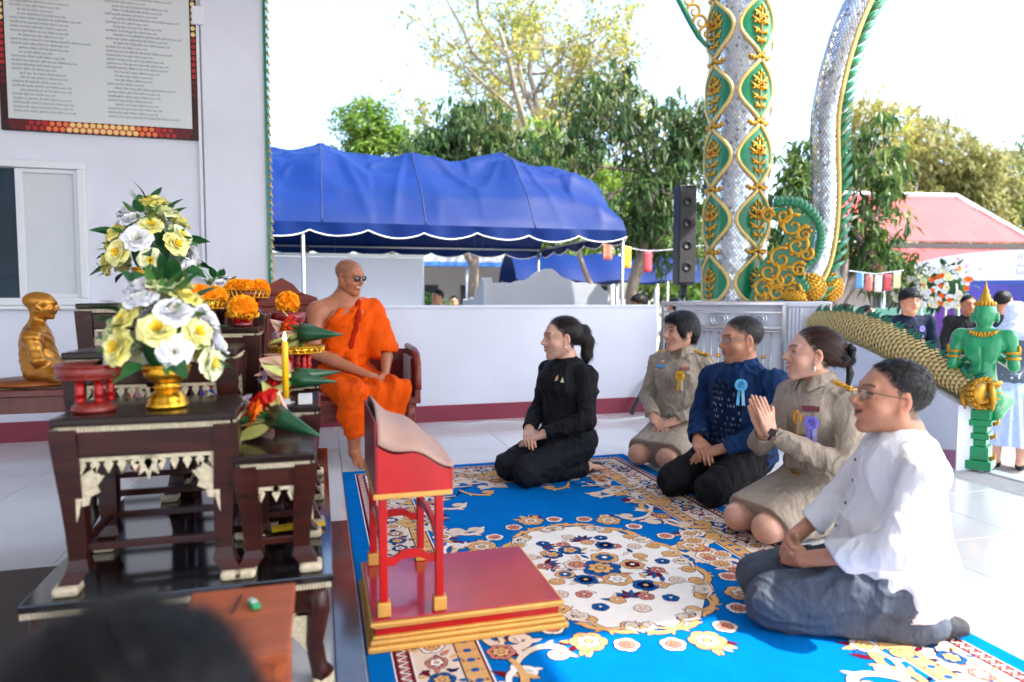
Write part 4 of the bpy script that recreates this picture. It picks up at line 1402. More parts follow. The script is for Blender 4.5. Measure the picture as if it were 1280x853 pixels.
for k in range(88): fr.box((-.735 + k * .0086, 1.950, BZ - .031), (.0066, .008, .016))
for k in range(190): fr.box((.014, 1.95 + k * .0087, BZ - .031), (.008, .0066, .016))
tag(fr.build('fringe', M_IVORY, bt), kind='stuff')
box_obj('apron', (-.70, 1.965, BZ - .115), (-.02, 2.0, BZ - .039), M_DARKWOOD, bt, .006)
box_obj('apron', (-.03, 2.01, BZ - .115), (.005, 3.58, BZ - .039), M_DARKWOOD, bt, .006)
box_obj('apron', (-.725, 2.01, BZ - .115), (-.69, 3.58, BZ - .039), M_DARKWOOD, bt, .006)
for lx, ly in ((-.02, 1.985), (-.70, 1.985), (-.02, 3.57), (-.70, 3.57)):
    mb = MB(); mb.smooth = True
    o_ = 1 if lx > -.3 else -1
    mb.tube([(lx - .005 * o_, ly, BZ - .04), (lx + .002 * o_, ly, .22), (lx - .012 * o_, ly, .12), (lx + .0 * o_, ly, .05), (lx + .012 * o_, ly, .022)], [.034, .034, .026, .024, .032], 10)
    lg = mb.build('leg', M_DARKWOOD, bt)
    box_obj('foot', (lx + .012 * o_ - .03, ly - .03, .001), (lx + .012 * o_ + .03, ly + .03, .024), M_IVORY, lg, .009)
mb = MB(); Mf = Matrix.Translation((-.30, 1.975, 0)); zt = BZ - .112
for sx in (-1, 1):
    e = sx * .25
    mb.prism([(e, zt), (e - sx * .02, zt), (e - sx * .06, zt - .03), (e - sx * .05, zt - .06), (e - sx * .02, zt - .09), (e, zt - .12)], -.003, .003, Mf @ Matrix.Rotation(R(90), 4, 'X'))
mb.box((0, 0, zt - .006), (.5, .006, .012), Mf)
mb.build('fretwork', M_IVORY, bt)
db = thing('side_platform', 'low dark brown board platform beside the altar base on the tiles', 'platform', (0, 0, 0))
M_DB = mat('dark_brown_board', srgb(52, 40, 36), rough=.45, noise=.4, nscale=4, stretch=(1, 5, 1))
for k in range(4):
    box_obj('board', (-1.9 + .285 * k, 1.2, .001), (-1.9 + .285 * k + .280, 2.62, .19), M_DB, db, .004)
fm = thing('floor_mat', 'glossy dark grey floor sheet between the altar base and the carpet', 'mat', (0, 0, 0))
box_obj('sheet', (.03, 1.0, .001), (.112, 3.42, .006), mat('dark_sheet', srgb(72, 74, 84), rough=.14, noise=.5, nscale=9, coat=.4), fm)
box_obj('edge_strip', (.026, 1.0, .0005), (.0295, 3.42, .008), mat('sheet_edge', srgb(50, 30, 30), rough=.4), fm)

altar_table('front dark altar table with ivory fretwork holding the red bowl and gold vase', -.665, -.22, 1.97, 2.34, BZ, .792)
altar_table('small dark altar table at the corner holding a banana-leaf cone', -.235, -.015, 1.97, 2.30, BZ, .668)
altar_table('second-tier dark altar table behind the front one, hidden by flowers', -.77, -.265, 2.40, 2.74, BZ, .93)
altar_table('narrow dark altar table holding the yellow candle and offerings', -.20, -.005, 2.36, 2.72, BZ, .742)
altar_table('mid-height dark altar table beneath the red tray of marigolds', -.58, -.225, 2.80, 3.10, BZ, .985)
altar_table('narrow dark altar table beneath the gilded flower tray', -.205, -.005, 2.78, 3.10, BZ, .775)
altar_table('tallest dark altar table at the back carrying the upper bouquet', -.955, -.53, 3.16, 3.52, BZ, 1.075)

def rose_mesh(name, ms, seed, open_=1.0):
    """layered cupped petals; last slot is the heart"""
    rnd = random.Random(seed); mb = MB(); mb.smooth = True
    for ring, (n, r, tilt, zc) in enumerate(((6, .050, 1.15, .0), (6, .043, .85, .006), (5, .034, .55, .011), (4, .024, .3, .015), (3, .014, .12, .018))):
        mb.cur = 0 if ring < 3 else 1
        for k in range(n):
            a = 2 * PI * k / n + ring * .5 + rnd.uniform(-.15, .15)
            tl = tilt * open_ + rnd.uniform(-.12, .12)
            rr = r * rnd.uniform(.9, 1.1)
            ca, sa_ = math.cos(a), math.sin(a)
            def fn(u, v):
                x = (u - .5) * rr * 1.5 * math.sin(PI * (.14 + .64 * v)) ** .7
                ln = rr * v
                b = tl * (.35 + .75 * v)
                rad = ln * math.sin(b) + .004 + abs(x) ** 2 * -6
                z = zc + ln * math.cos(b) * .9 + abs(x) ** 2 * 9 + .004 * math.sin(9 * u + k) * v
                return (rad * ca - x * sa_, rad * sa_ + x * ca, z)
            mb.grid(fn, 4, 4)
    return mb.mesh(name, ms)
def petal_m(n, c, c2): return mat(n, srgb(*c), rough=.6, col2=srgb(*c2), nscale=30, sss=.0)
ROSES = {'white': rose_mesh('rose', [petal_m('petal_white', (250, 248, 250), (238, 238, 244)), petal_m('petal_white_heart', (236, 232, 220), (220, 216, 200))], 1),
         'yellow': rose_mesh('rose', [petal_m('petal_yellow', (250, 246, 182), (246, 236, 140)), petal_m('petal_yellow_heart', (250, 224, 70), (244, 204, 40))], 2),
         'cream': rose_mesh('rose', [petal_m('petal_cream', (248, 248, 214), (238, 242, 190)), petal_m('petal_cream_heart', (244, 226, 90), (240, 210, 60))], 3),
         'red': rose_mesh('rose', [petal_m('petal_red', (214, 24, 16), (170, 8, 10)), petal_m('petal_red_heart', (160, 6, 8), (120, 4, 6))], 4, .7),
         'orange': rose_mesh('rose', [petal_m('petal_orange', (250, 130, 20), (236, 90, 10)), petal_m('petal_orange_heart', (250, 160, 20), (240, 120, 10))], 5, .8),
         'violet': rose_mesh('rose', [petal_m('petal_violet', (130, 70, 180), (190, 150, 220)), petal_m('petal_violet_heart', (90, 30, 140), (120, 60, 160))], 6)}
def leaf_mesh(name, l, w, m, droop=.3, fold=.15):
    mb = MB(); mb.smooth = True
    def fn(u, v):
        s_ = math.sin(PI * v ** .75) ** .9 if 0 < v < 1 else 0
        x = (u - .5) * w * s_
        return (x, l * v, -droop * l * v * v + abs(x) * fold)
    mb.grid(fn, 4, 6)
    return mb.mesh(name, m)
M_LEAF = mat('flower_leaf', srgb(34, 96, 40), rough=.45, col2=srgb(20, 66, 34), nscale=20)
M_LEAF2 = mat('fern_leaf', srgb(86, 140, 60), rough=.5, col2=srgb(46, 104, 50), nscale=20)
LEAF_B = leaf_mesh('leaf', .085, .045, M_LEAF, .35)
LEAF_S = leaf_mesh('leaf', .055, .018, M_LEAF2, .2)
def orient(p, d, roll, s):
    d = Vector(d).normalized()
    return Matrix.Translation(p) @ d.to_track_quat('Z', 'Y').to_matrix().to_4x4() @ Matrix.Rotation(roll, 4, 'Z') @ Matrix.Scale(s, 4)
def bouquet(label, c, rx, h, flowers, seed, group=None, size=1.0, nleaf=46, cone=.75):
    """dome of roses and leaves; c is the rim centre of its vase"""
    rnd = random.Random(seed)
    t = thing('bouquet', label, 'flowers', c, 0, group)
    core = MB(); core.smooth = True
    core.sphere((0, 0, h * .32), (rx * .5, rx * .5, h * .38), None, 14, 10)
    core.build('foliage_core', M_LEAF, t)
    n = len(flowers)
    for k, f in enumerate(flowers):
        q = (k + .5) / n                                  # 0 top .. 1 bottom
        a = k * 2.39996 + rnd.uniform(-.2, .2)
        zz = h * (1 - q * .98) + rnd.uniform(-.012, .012)
        rr = rx * (.08 + .92 * math.sin(PI * .5 * min(1, q * 1.15)) ** cone)
        p = Vector((rr * math.cos(a), rr * math.sin(a), zz))
        d = Vector((math.cos(a) * q * 1.5, math.sin(a) * q * 1.5, 1.05 - q))
        o = link('rose', ROSES[f], None, t)
        o.matrix_local = orient(p * .94, d, rnd.uniform(0, 6), size * rnd.uniform(.85, 1.12))
    for k in range(nleaf):
        q = rnd.random(); a = rnd.uniform(0, 2 * PI)
        zz = h * (1 - q * 1.05); rr = rx * (.1 + .86 * math.sin(PI * .5 * min(1, q * 1.15)) ** cone)
        p = Vector((rr * math.cos(a), rr * math.sin(a), zz))
        d = Vector((math.cos(a) * (q + .3), math.sin(a) * (q + .3), .9 - 1.25 * q))
        o = link('leaf', LEAF_B if k % 3 == 0 else LEAF_S, None, t)
        qd = d.normalized().to_track_quat('Y', 'Z').to_matrix().to_4x4()
        o.matrix_local = Matrix.Translation(p) @ qd @ Matrix.Rotation(rnd.uniform(-.8, .8), 4, 'Y') @ Matrix.Scale(size * rnd.uniform(.8, 1.25), 4)
    sp = MB()
    for k in range(40):
        q = rnd.random() ** .7; a = rnd.uniform(0, 2 * PI)
        rr = rx * (.15 + .9 * q); zz = h * (1 - q * 1.0)
        p0 = Vector((rr * math.cos(a), rr * math.sin(a), zz)); d = Vector((math.cos(a) * (.4 + q), math.sin(a) * (.4 + q), .9 - q)).normalized()
        p1 = p0 + d * rnd.uniform(.02, .05) * size
        sp.tube([p0, p1], .0012, 4)
        for j in range(6):
            b = p0 + (p1 - p0) * (j / 5); e = b + Vector((rnd.uniform(-1, 1), rnd.uniform(-1, 1), rnd.uniform(-1, 1))) * .012 * size
            sp.add([b, e + Vector((.003, 0, 0)), e * 1.0 + (e - b) * .6, e - Vector((.003, 0, 0))], [(0, 1, 2, 3)])
    tag(sp.build('sprigs', M_LEAF2, t), kind='stuff')
    return t
M_BRASS = mat('polished_gold', srgb(236, 178, 50), rough=.16, metal=.85, noise=.15, nscale=30, bump=.25, bscale=70)
def gold_vase(label, c, s=1.0):
    t = thing('gold_vase', label, 'vase', c, 0, None, s)
    mb = MB(); mb.smooth = True
    mb.lathe([(.052, 0), (.055, .004), (.055, .010), (.050, .016), (.048, .028), (.040, .040), (.030, .050)], 32)
    mb.build('foot', M_BRASS, t)
    mb = MB(); mb.smooth = True
    mb.lathe([(.030, .0505), (.034, .055), (.034, .060), (.028, .066), (.042, .076), (.056, .088), (.061, .104), (.058, .112), (.060, .116), (.062, .120), (.055, .120), (.052, .110), (.0, .100)], 32, capb=False, capt=False)
    b = mb.build('bowl', M_BRASS, t)
    mb = MB(); mb.smooth = True
    for z in (.058, .113):
        for k in range(36):
            a = 2 * PI * k / 36; r = .0345 if z < .1 else .0605
            mb.sphere((r * math.cos(a), r * math.sin(a), z), .0032, None, 6, 4)
    tag(mb.build('beading', M_BRASS, b), kind='stuff')
    return t
gold_vase('polished gold bowl vase on the front altar table under the lower bouquet', (-.415, 2.10, .794), 1.0)
bouquet('lower bouquet of white and yellow roses in the gold bowl vase', (-.415, 2.10, .905), .125, .25, ['cream', 'white', 'cream', 'yellow', 'white', 'yellow', 'cream', 'white', 'white', 'yellow', 'white', 'cream', 'yellow', 'white', 'white', 'yellow', 'white', 'cream', 'yellow', 'white', 'yellow', 'white', 'cream', 'white', 'yellow', 'white', 'cream', 'white'], 7, size=.92, nleaf=80)
gold_vase('tall amber gold vase on the back altar table under the upper bouquet', (-.70, 3.30, 1.078), 1.25)
bouquet('upper bouquet of yellow and white roses behind the lower one', (-.70, 3.30, 1.215), .155, .30, ['yellow', 'white', 'yellow', 'yellow', 'white', 'cream', 'yellow', 'white', 'yellow', 'white', 'yellow', 'white', 'yellow', 'cream', 'yellow', 'white', 'white', 'yellow', 'yellow', 'white', 'yellow', 'white', 'yellow', 'cream', 'white', 'yellow', 'white'], 9, size=1.05, nleaf=80)
bouquet('low spray of small white blossoms trailing towards the marigold trays', (-.43, 3.35, 1.06), .11, .13, ['white', 'cream', 'white', 'white', 'cream', 'white', 'cream', 'white', 'white'], 12, size=.6, nleaf=30)
sp = MB(); sp.smooth = True
sp.lathe([(.05, BZ + .002), (.05, BZ + .02), (.02, BZ + .06), (.018, 1.0), (.05, 1.03), (.05, 1.06)], 16, None, (-.43, 3.35, 0))
tag(sp.build('flower_stand', M_DARKWOOD), 'slim dark wooden stand under the small white spray', 'stand')

def marigold_mesh(seed):
    rnd = random.Random(seed); mb = MB(); mb.smooth = False
    n = 230
    for k in range(n):
        z = 1 - 2 * (k + .5) / n; a = k * 2.39996
        r = math.sqrt(1 - z * z)
        d = Vector((r * math.cos(a), r * math.sin(a), z))
        if z < -.75: continue
        t1 = d.orthogonal().normalized(); t1.rotate(Quaternion(d, rnd.uniform(0, 6)))
        t2 = d.cross(t1)
        p = d * .030; w = rnd.uniform(.007, .010); l = rnd.uniform(.010, .016)
        e = p + d * l + t2 * rnd.uniform(-.006, .006)
        mb.add([p - t1 * w * .5, e - t1 * w, e + t1 * w * .1 + d * .003, e + t1 * w, p + t1 * w * .5], [(0, 1, 2, 3, 4)])
    mb.sphere((0, 0, 0), .033, None, 10, 8)
    return mb.mesh('marigold', mat('marigold_petals', srgb(255, 188, 16), rough=.7, col2=srgb(255, 150, 0), nscale=60))
MG = [marigold_mesh(1), marigold_mesh(2)]
def marigold(label, p, s, group, seed):
    o = link('marigold', MG[seed % 2], None, None, p, (random.Random(seed).uniform(-.4, .4), random.Random(seed + 9).uniform(-.4, .4), seed), s)
    return tag(o, label, 'flower', group)
def pedestal_tray(label, c, r, h, rim, mbody, mbase, group=None, lattice=True):
    """footed offering tray: pierced rim dish on turned posts and a ring base"""
    t = thing('pedestal_tray', label, 'tray', c, 0, group)
    mb = MB(); mb.smooth = True
    mb.lathe([(r * .5, h), (r * .85, h + .004), (r, h + rim * .35), (r * 1.04, h + rim), (r * 1.0, h + rim), (r * .95, h + rim * .4), (r * .8, h + .012), (0, h + .010)], 32, capb=True, capt=False)
    dish = mb.build('dish', mbody, t)
    lt = MB()
    n = 26
    for k in range(n if lattice else 0):
        a = 2 * PI * k / n
        for q in (-1, 1):
            b = a + q * PI / n
            lt.tube([(r * 1.012 * math.cos(a), r * 1.012 * math.sin(a), h + rim * .25), (r * 1.05 * math.cos(b), r * 1.05 * math.sin(b), h + rim * .95)], .0022, 5)
    for z, rr in ((.22, 1.012), (1.0, 1.055)):
        lt.tube([(r * rr * math.cos(2 * PI * k / 32), r * rr * math.sin(2 * PI * k / 32), h + rim * z) for k in range(33)], .0032, 6, cap=False)
    lt.build('rim_lattice', M_BRASS if lattice else mbody, dish)
    mb = MB(); mb.smooth = True
    mb.lathe([(r * .62, 0), (r * .64, .006), (r * .62, .014), (r * .54, .020), (r * .5, .026), (0, .026)], 28, capt=False)
    base = mb.build('base_ring', mbase, t)
    for k in range(5):
        a = 2 * PI * k / 5 + .3
        p = MB(); p.smooth = True
        p.lathe([(.008, .0265), (.012, .03), (.009, .036), (.013, .045), (.014, h * .5), (.009, h * .62), (.012, h * .75), (.008, h - .001)], 12, None, (r * .46 * math.cos(a), r * .46 * math.sin(a), 0))
        p.build('post', M_RED, t)
    return t
pedestal_tray('red and gilt footed bowl standing on the front altar table', (-.592, 2.08, .794), .084, .085, .042, M_REDGOLD, M_REDGOLD, None, False)
M_TRAYRED = mat('tray_red', srgb(128, 16, 24), rough=.3, coat=.4, noise=.2, nscale=20)
pedestal_tray('gilt lattice tray of marigolds on the mid-height altar table', (-.445, 2.93, .987), .082, .060, .045, M_BRASS, M_TRAYRED)
pedestal_tray('red lattice tray of marigolds set behind the first marigold tray', (-.30, 3.20, 1.03), .085, .060, .040, M_TRAYRED, M_TRAYRED)
st = MB(); st.box((-.30, 3.20, (BZ + 1.028) / 2 + .001), (.16, .16, 1.028 - BZ - .004), None, .01)
tag(st.build('pedestal_block', M_DARKWOOD), 'dark wooden block carrying the rear marigold tray', 'block')
rnd = random.Random(4)
for i, (dx, dy, dz, s_) in enumerate(((-.055, -.02, .0, 1.05), (.0, -.045, .004, 1.1), (.05, -.01, .0, 1.05), (-.02, .035, .004, 1.0), (.035, .04, .0, 1.0), (-.05, .04, 0, 1), (-.10, -.01, .03, .95))):
    marigold('orange marigold heaped in the gilt lattice tray', (-.445 + dx, 2.93 + dy, 1.10 + dz), s_, 'marigolds in the gilt tray', i)
for i, (dx, dy, dz, s_) in enumerate(((-.05, -.02, 0, 1.0), (.0, -.04, 0, 1.0), (.05, -.015, 0, 1.0), (-.02, .04, 0, 1.0), (.04, .04, 0, .95))):
    marigold('orange marigold heaped in the red lattice tray', (-.30 + dx, 3.20 + dy, 1.135 + dz), s_, 'marigolds in the red tray', i + 10)
tr2 = pedestal_tray('low red tray with one large marigold at the table edge', (-.295, 2.90, .987), .06, .032, .02, M_TRAYRED, M_TRAYRED)
marigold('large single marigold pompom in the low red tray', (-.290, 2.875, 1.055), 1.25, 'single marigolds', 31)
marigold('lone marigold pompom in the red bowl beside the bench back', (-.135, 3.18, 1.075), 1.15, 'single marigolds', 32)
st = MB(); st.smooth = True
st.lathe([(.055, BZ + .002), (.055, BZ + .02), (.02, BZ + .05), (.016, .93), (.03, .95), (.07, 1.0), (.075, 1.035), (.070, 1.035), (.05, .99), (0, .975)], 20, None, (-.135, 3.18, 0), capt=False)
tag(st.build('red_bowl_stand', M_TRAYRED), 'tall red footed bowl holding the lone marigold', 'bowl')
pedestal_tray('gilded woven tray holding two banana-leaf cones near the bench', (-.095, 2.92, .777), .105, .095, .030, M_BRASS, M_TRAYRED)

M_CONE = mat('banana_leaf', srgb(36, 92, 52), rough=.32, col2=srgb(20, 62, 40), nscale=6, stretch=(1, 1, .4), coat=.2)
M_SPATHE = mat('anthurium_pink', srgb(232, 170, 160), rough=.35, col2=srgb(220, 190, 160), nscale=12)
SPATHE = leaf_mesh('spathe', .11, .075, M_SPATHE, .1, .5)
LILY = leaf_mesh('lily_petal', .10, .028, mat('lily_bud', srgb(206, 196, 120), rough=.5, col2=srgb(150, 170, 80), nscale=15), .05, .3)
ORCHID = rose_mesh('orchid', [petal_m('orchid_white', (226, 214, 226), (190, 150, 190)), petal_m('orchid_heart', (170, 60, 140), (120, 30, 100))], 8, 1.2)
def cone_offering(label, tip, mouth, r, seed, group='banana-leaf cones'):
    """rolled leaf cone with a bunch of flowers spilling from its mouth"""
    rnd = random.Random(seed)
    tip, mouth = Vector(tip), Vector(mouth)
    L = (mouth - tip).length; d = (mouth - tip).normalized()
    t = thing('flower_cone', label, 'offering', tip, 0, group)
    Mq = d.to_track_quat('Z', 'Y').to_matrix().to_4x4()
    mb = MB(); mb.smooth = True
    mb.lathe([(.002, 0), (r * .35, L * .33), (r * .72, L * .7), (r, L), (r * .93, L), (r * .5, L * .6)], 20, Mq, capt=False)
    mb.tube([Mq @ Vector((r * q * math.cos(.6 + q * 1.4) * 1.01, r * q * math.sin(.6 + q * 1.4) * 1.01, L * q)) for q in (.05, .3, .6, .8, 1.0)], [.002, .003, .003, .003, .003], 5)
    mb.build('leaf_cone', M_CONE, t)
    def put(name, me, sp, s_, ax='Z', fwd=.0):
        a = rnd.uniform(0, 2 * PI); q = rnd.uniform(.2, 1) * sp
        dd = (Vector((math.cos(a) * q, math.sin(a) * q, 1))).normalized()
        p = Vector((r * .8 * math.cos(a) * q, r * .8 * math.sin(a) * q, L * .97 + fwd))
        o = link(name, me, None, t)
        o.matrix_local = Mq @ Matrix.Translation(p) @ dd.to_track_quat(ax, 'Z' if ax == 'Y' else 'Y').to_matrix().to_4x4() @ Matrix.Rotation(rnd.uniform(0, 6), 4, ax) @ Matrix.Scale(s_, 4)
    for k in range(5): put('rose', ROSES['red'], 1.1, .85, fwd=rnd.uniform(.02, .06))
    for k in range(2): put('rose', ROSES['orange'], 1.1, .7, fwd=rnd.uniform(.02, .05))
    for k in range(3): put('spathe', SPATHE, .8, 1.15, 'Y', .01)
    for k in range(6): put('lily_petal', LILY, 1.0, 1.3, 'Y', .0)
    for k in range(5): put('orchid', ORCHID, 1.1, .5, fwd=rnd.uniform(.05, .10))
    put('rose', ROSES['violet'], .6, .4, fwd=.08)
    for k in range(7): put('leaf', LEAF_B if k % 2 else LEAF_S, 1.1, 1.0, 'Y', .0)
    return t
cone_offering('banana-leaf cone lying on the small corner altar table', (.0, 2.03, .700), (-.135, 2.16, .745), .038, 3)
cone_offering('banana-leaf cone with pink anthurium on the gilded tray', (.09, 2.86, .95), (-.075, 2.92, .955), .042, 5)
cone_offering('lower banana-leaf cone in front of the candle table edge', (.055, 2.60, .79), (-.10, 2.62, .80), .034, 6)
cone_offering('banana-leaf cone behind, pointing toward the monk\'s bench', (.075, 2.72, .815), (-.09, 2.68, .805), .032, 8)
cn = thing('candle', 'tall yellow candle burning on the narrow altar table', 'candle', (-.115, 2.42, .744))
mb = MB(); mb.smooth = True
mb.lathe([(.0105, .014), (.0105, .205), (.008, .209), (0, .209)], 16, capt=False)
mb.build('wax', mat('yellow_wax', srgb(250, 190, 20), rough=.35, sss=.1), cn)
mb = MB(); mb.smooth = True
mb.lathe([(.03, 0), (.03, .004), (.014, .008), (.014, .016)], 16)
mb.build('holder', mat('white_holder', (.6, .6, .62), rough=.3), cn)
mb = MB(); mb.smooth = True
mb.lathe([(.002, .209), (.0055, .216), (.005, .224), (.002, .236), (.0005, .242)], 10)
mb.build('flame', mat('flame', (1, .6, .2), emit=(1, .62, .25), estr=6), cn)
tag(box_obj('carton', (-.075, 2.375, .744), (-.03, 2.43, .775), mat('white_card', (.6, .6, .6), rough=.7), None, .002), 'small white carton beside the candle', 'carton')
lt = thing('incense_bundle', 'bundle of yellow incense sticks lying on the black base table', 'incense', (-.08, 2.35, BZ + .004), R(8))
for k in range(6):
    mb = MB(); mb.tube([(-.085, -.012 + .005 * k, .006 + .006 * (k % 2)), (.085, -.014 + .0055 * k, .006 + .006 * (k % 2))], .0045, 6)
    mb.build('stick', mat('yellow_stick', srgb(236, 196, 30), rough=.6), lt)

wb = thing('wooden_box', 'orange-brown wooden donation box standing before the altar base', 'box', (0, 0, 0))
M_ORW = mat('orange_wood', srgb(176, 92, 52), rough=.45, col2=srgb(140, 66, 36), nscale=5, stretch=(1, 7, 7), bump=.1, bscale=30)
bx0, bx1, by0, by1, bz = -.27, -.062, 1.24, 1.55, .475
box_obj('lid', (bx0, by0, bz - .02), (bx1, by1, bz), M_ORW, wb, .003)
for lo, hi in (((bx0 + .01, by0 + .01, .001), (bx0 + .028, by1 - .01, bz - .0205)), ((bx1 - .028, by0 + .01, .001), (bx1 - .01, by1 - .01, bz - .0205)), ((bx0 + .0285, by0 + .012, .001), (bx1 - .0285, by0 + .03, bz - .0205)), ((bx0 + .0285, by1 - .03, .001), (bx1 - .0285, by1 - .012, bz - .0205))):
    box_obj('panel', lo, hi, M_ORW, wb, .002)
for k in range(3): box_obj('moulding', (bx1 - .0099, by0 + .02 + k * .012, .05), (bx1 - .006, by0 + .028 + k * .012, bz - .03), M_ORW, wb)
lg = thing('lighter', 'small green lighter lying on the wooden box', 'lighter', (-.137, 1.44, bz + .002), R(20))
box_obj('case', (-.009, -.018, 0), (.009, .02, .011), mat('green_plastic', srgb(10, 150, 90), rough=.25), lg, .004)
box_obj('label', (-.006, -.006, .0112), (.006, .008, .0118), mat('pale_print', srgb(200, 220, 210), rough=.4), lg)
box_obj('cap', (-.007, .0205, .001), (.007, .028, .010), M_STEEL, lg, .002)
ins = MB(); ins.tube([(-.178, 1.42, bz + .004), (-.168, 1.50, bz + .004)], .003, 6)
tag(ins.build('incense_stick', mat('dark_stick', (.05, .02, .015), rough=.7)), 'single dark incense stick lying on the wooden box', 'incense')

sd = thing('side_table', 'reddish wooden side table under the gold monk statuette', 'table', (-1.62, 4.62, 0))
M_REDWOOD = mat('red_teak', srgb(110, 44, 26), rough=.35, col2=srgb(74, 26, 16), nscale=5, stretch=(8, 1, 1), coat=.3)
box_obj('top', (-.42, -.24, .545), (.30, .26, .585), M_REDWOOD, sd, .006)
box_obj('apron', (-.38, -.21, .45), (.265, .23, .5445), M_REDWOOD, sd, .004)
for sx, sy in ((-.36, -.19), (.245, -.19), (-.36, .21), (.245, .21)):
    mb = MB(); mb.smooth = True
    mb.tube([(sx, sy, .45), (sx + .0, sy, .30), (sx + .01, sy, .12), (sx, sy, .05), (sx - .01, sy, .002)], [.034, .030, .022, .024, .032], 8)
    mb.build('leg', M_REDWOOD, sd)
lc = thing('lace_cloth', 'cream lace cloth spread on the side table', 'cloth', (-1.62, 4.62, .5865))
mb = MB()
mb.grid(lambda u, v: (-.36 + .62 * u, -.22 + .45 * v, .003 + .002 * math.sin(30 * u) * math.sin(24 * v)), 24, 18)
mb.build('lace', mat('lace', srgb(186, 176, 160), rough=.9, col2=srgb(120, 100, 84), nscale=45), lc)
def gold_monk():
    root = thing('monk_statuette', 'seated gold monk statuette in meditation on the lace cloth', 'statue', (-1.60, 4.62, .594), R(-78))
    root.scale = (1.08, 1.16, .95)
    s = .66
    o = dict(s=s, skin=srgb(206, 148, 66), smile=.1, eye=.002, look=(0, R(-4), 0), bare=('torso', 'armR', 'armL', 'legR', 'legL', 'foot'))
    F = Field((-.26, -.2, -.01), (.26, .27, .60), .0042)
    A = lambda *p: np.array(p) * s
    M = head_frame(0, R(-4))
    hc = A(0, .035, .735)
    add_head(F, hc, M, s * 1.05, dict(smile=.1))
    F.cap(A(0, 0, .5), hc + A(0, -.02, -.06), .05 * s, .05 * s, .03)
    F.ell(A(0, 0, .38), A(.165, .115, .18), None, .05)
    F.ell(A(0, .02, .20), A(.16, .13, .14), None, .06)
    for x in (-1, 1):
        F.cap(A(x * .07, 0, .49), A(x * .175, -.01, .45), .06 * s, .062 * s, .04)
        F.cap(A(x * .18, -.01, .45), A(x * .235, .03, .24), .058 * s, .048 * s, .03)
        F.cap(A(x * .235, .03, .24), A(x * .06, .20, .15), .046 * s, .034 * s, .02)
        F.cap(A(x * .06, .20, .15), A(-x * .02, .23, .14), .036 * s, .028 * s, .02)
        F.cap(A(x * .10, .02, .11), A(x * .30, .20, .095), .10 * s, .075 * s, .05)
        F.cap(A(x * .30, .20, .09), A(-x * .05, .27, .08), .07 * s, .05 * s, .03)
    F.plane((0, 0, .03), (0, 0, -1))
    V, Q = F.nets(); V = vsmooth(V, Q, 1, .4)
    N = vnormals(V, Q)
    t = V @ nv(np.array((-.6, 0, .8)))
    w = np.clip((.54 * s - V[:, 2] + .1) / .06, 0, 1) * (V[:, 2] < .53 * s)
    V = V + N * (.0011 * np.sin(t * 150 + 2 * vnoise(V * 14)) * w)[:, None]
    link('figure', fast_mesh('figure', V, Q, mat('bronze_gold', srgb(190, 128, 48), rough=.30, metal=.7, noise=.25, nscale=14)), None, root)
    mb = MB(); mb.smooth = True
    mb.lathe([(.20, 0), (.205, .012), (.20, .028), (.19, .034), (0, .034)], 36, capt=False)
    mb.build('plinth', mat('bronze_base', srgb(150, 84, 36), rough=.4, metal=.5), root)
gold_monk()
M_GOLDY = mat('yellow_gold_paint', srgb(226, 170, 84), rough=.42, noise=.2, nscale=18, metal=.15)
M_DREDTOP = mat('deep_red_top', srgb(178, 14, 38), rough=.2, noise=.25, nscale=5, coat=.35, rough_noise=.06)
da = thing('dais', 'low red dais with stepped gold mouldings on the carpet', 'dais', (0, 0, .0085))
X0, X1, Y0, Y1 = .135, .755, 2.09, 2.60
box_obj('base_moulding', (X0 - .012, Y0 - .012, 0), (X1 + .022, Y1 + .012, .020), M_GOLDY, da, .006)
box_obj('base_moulding', (X0 - .004, Y0 - .004, .0205), (X1 + .012, Y1 + .004, .036), M_GOLDY, da, .006)
box_obj('base_moulding', (X0 + .004, Y0 + .004, .0365), (X1 + .004, Y1 - .004, .046), M_GOLDY, da, .004)
box_obj('red_band', (X0 + .015, Y0 + .015, .0465), (X1 - .008, Y1 - .015, .068), M_RED, da)
box_obj('top_moulding', (X0 + .006, Y0 + .006, .0685), (X1 + .0, Y1 - .006, .078), M_GOLDY, da, .004)
box_obj('top_moulding', (X0 - .004, Y0 - .004, .0785), (X1 + .008, Y1 + .004, .092), M_GOLDY, da, .005)
box_obj('top_panel', (X0 + .006, Y0 + .006, .0925), (X1 - .002, Y1 - .006, .097), M_DREDTOP, da, .002)
DZ = .0085 + .097
lc = thing('lectern', 'red and gold scripture lectern on four posts with cloth-covered slanting top', 'lectern', (.265, 2.345, DZ + .0005))
PXs, PYs = (-.088, .088), (-.215, .215)
for ix, px in enumerate(PXs):
    for py in PYs:
        mb = MB(); mb.box((px, py, .21), (.026, .026, .33), None, .003)
        p = mb.build('post', M_RED, lc)
        mb = MB(); mb.box((px, py, .0225), (.042, .042, .045), None, .004); mb.build('foot', M_GOLDY, p)
def yoke(a, b, z, along):
    """curved stretcher with raised centre"""
    pts = []
    for k in range(17):
        t = k / 16; u = a + (b - a) * t
        zz = z + .020 * (1 / (1 + math.exp(-(t - .22) * 30)) - 1 / (1 + math.exp(-(t - .78) * 30)))
        pts.append((u, zz))
    return [(u, zz - .013) for u, zz in pts] + [(u, zz + .013) for u, zz in pts[::-1]]
for py in PYs:
    mb = MB(); mb.prism(yoke(-.074, .074, .17, 0), -.007, .007, Matrix.Translation((0, py, 0)) @ Matrix.Rotation(R(90), 4, 'X')); mb.build('stretcher', M_RED, lc)
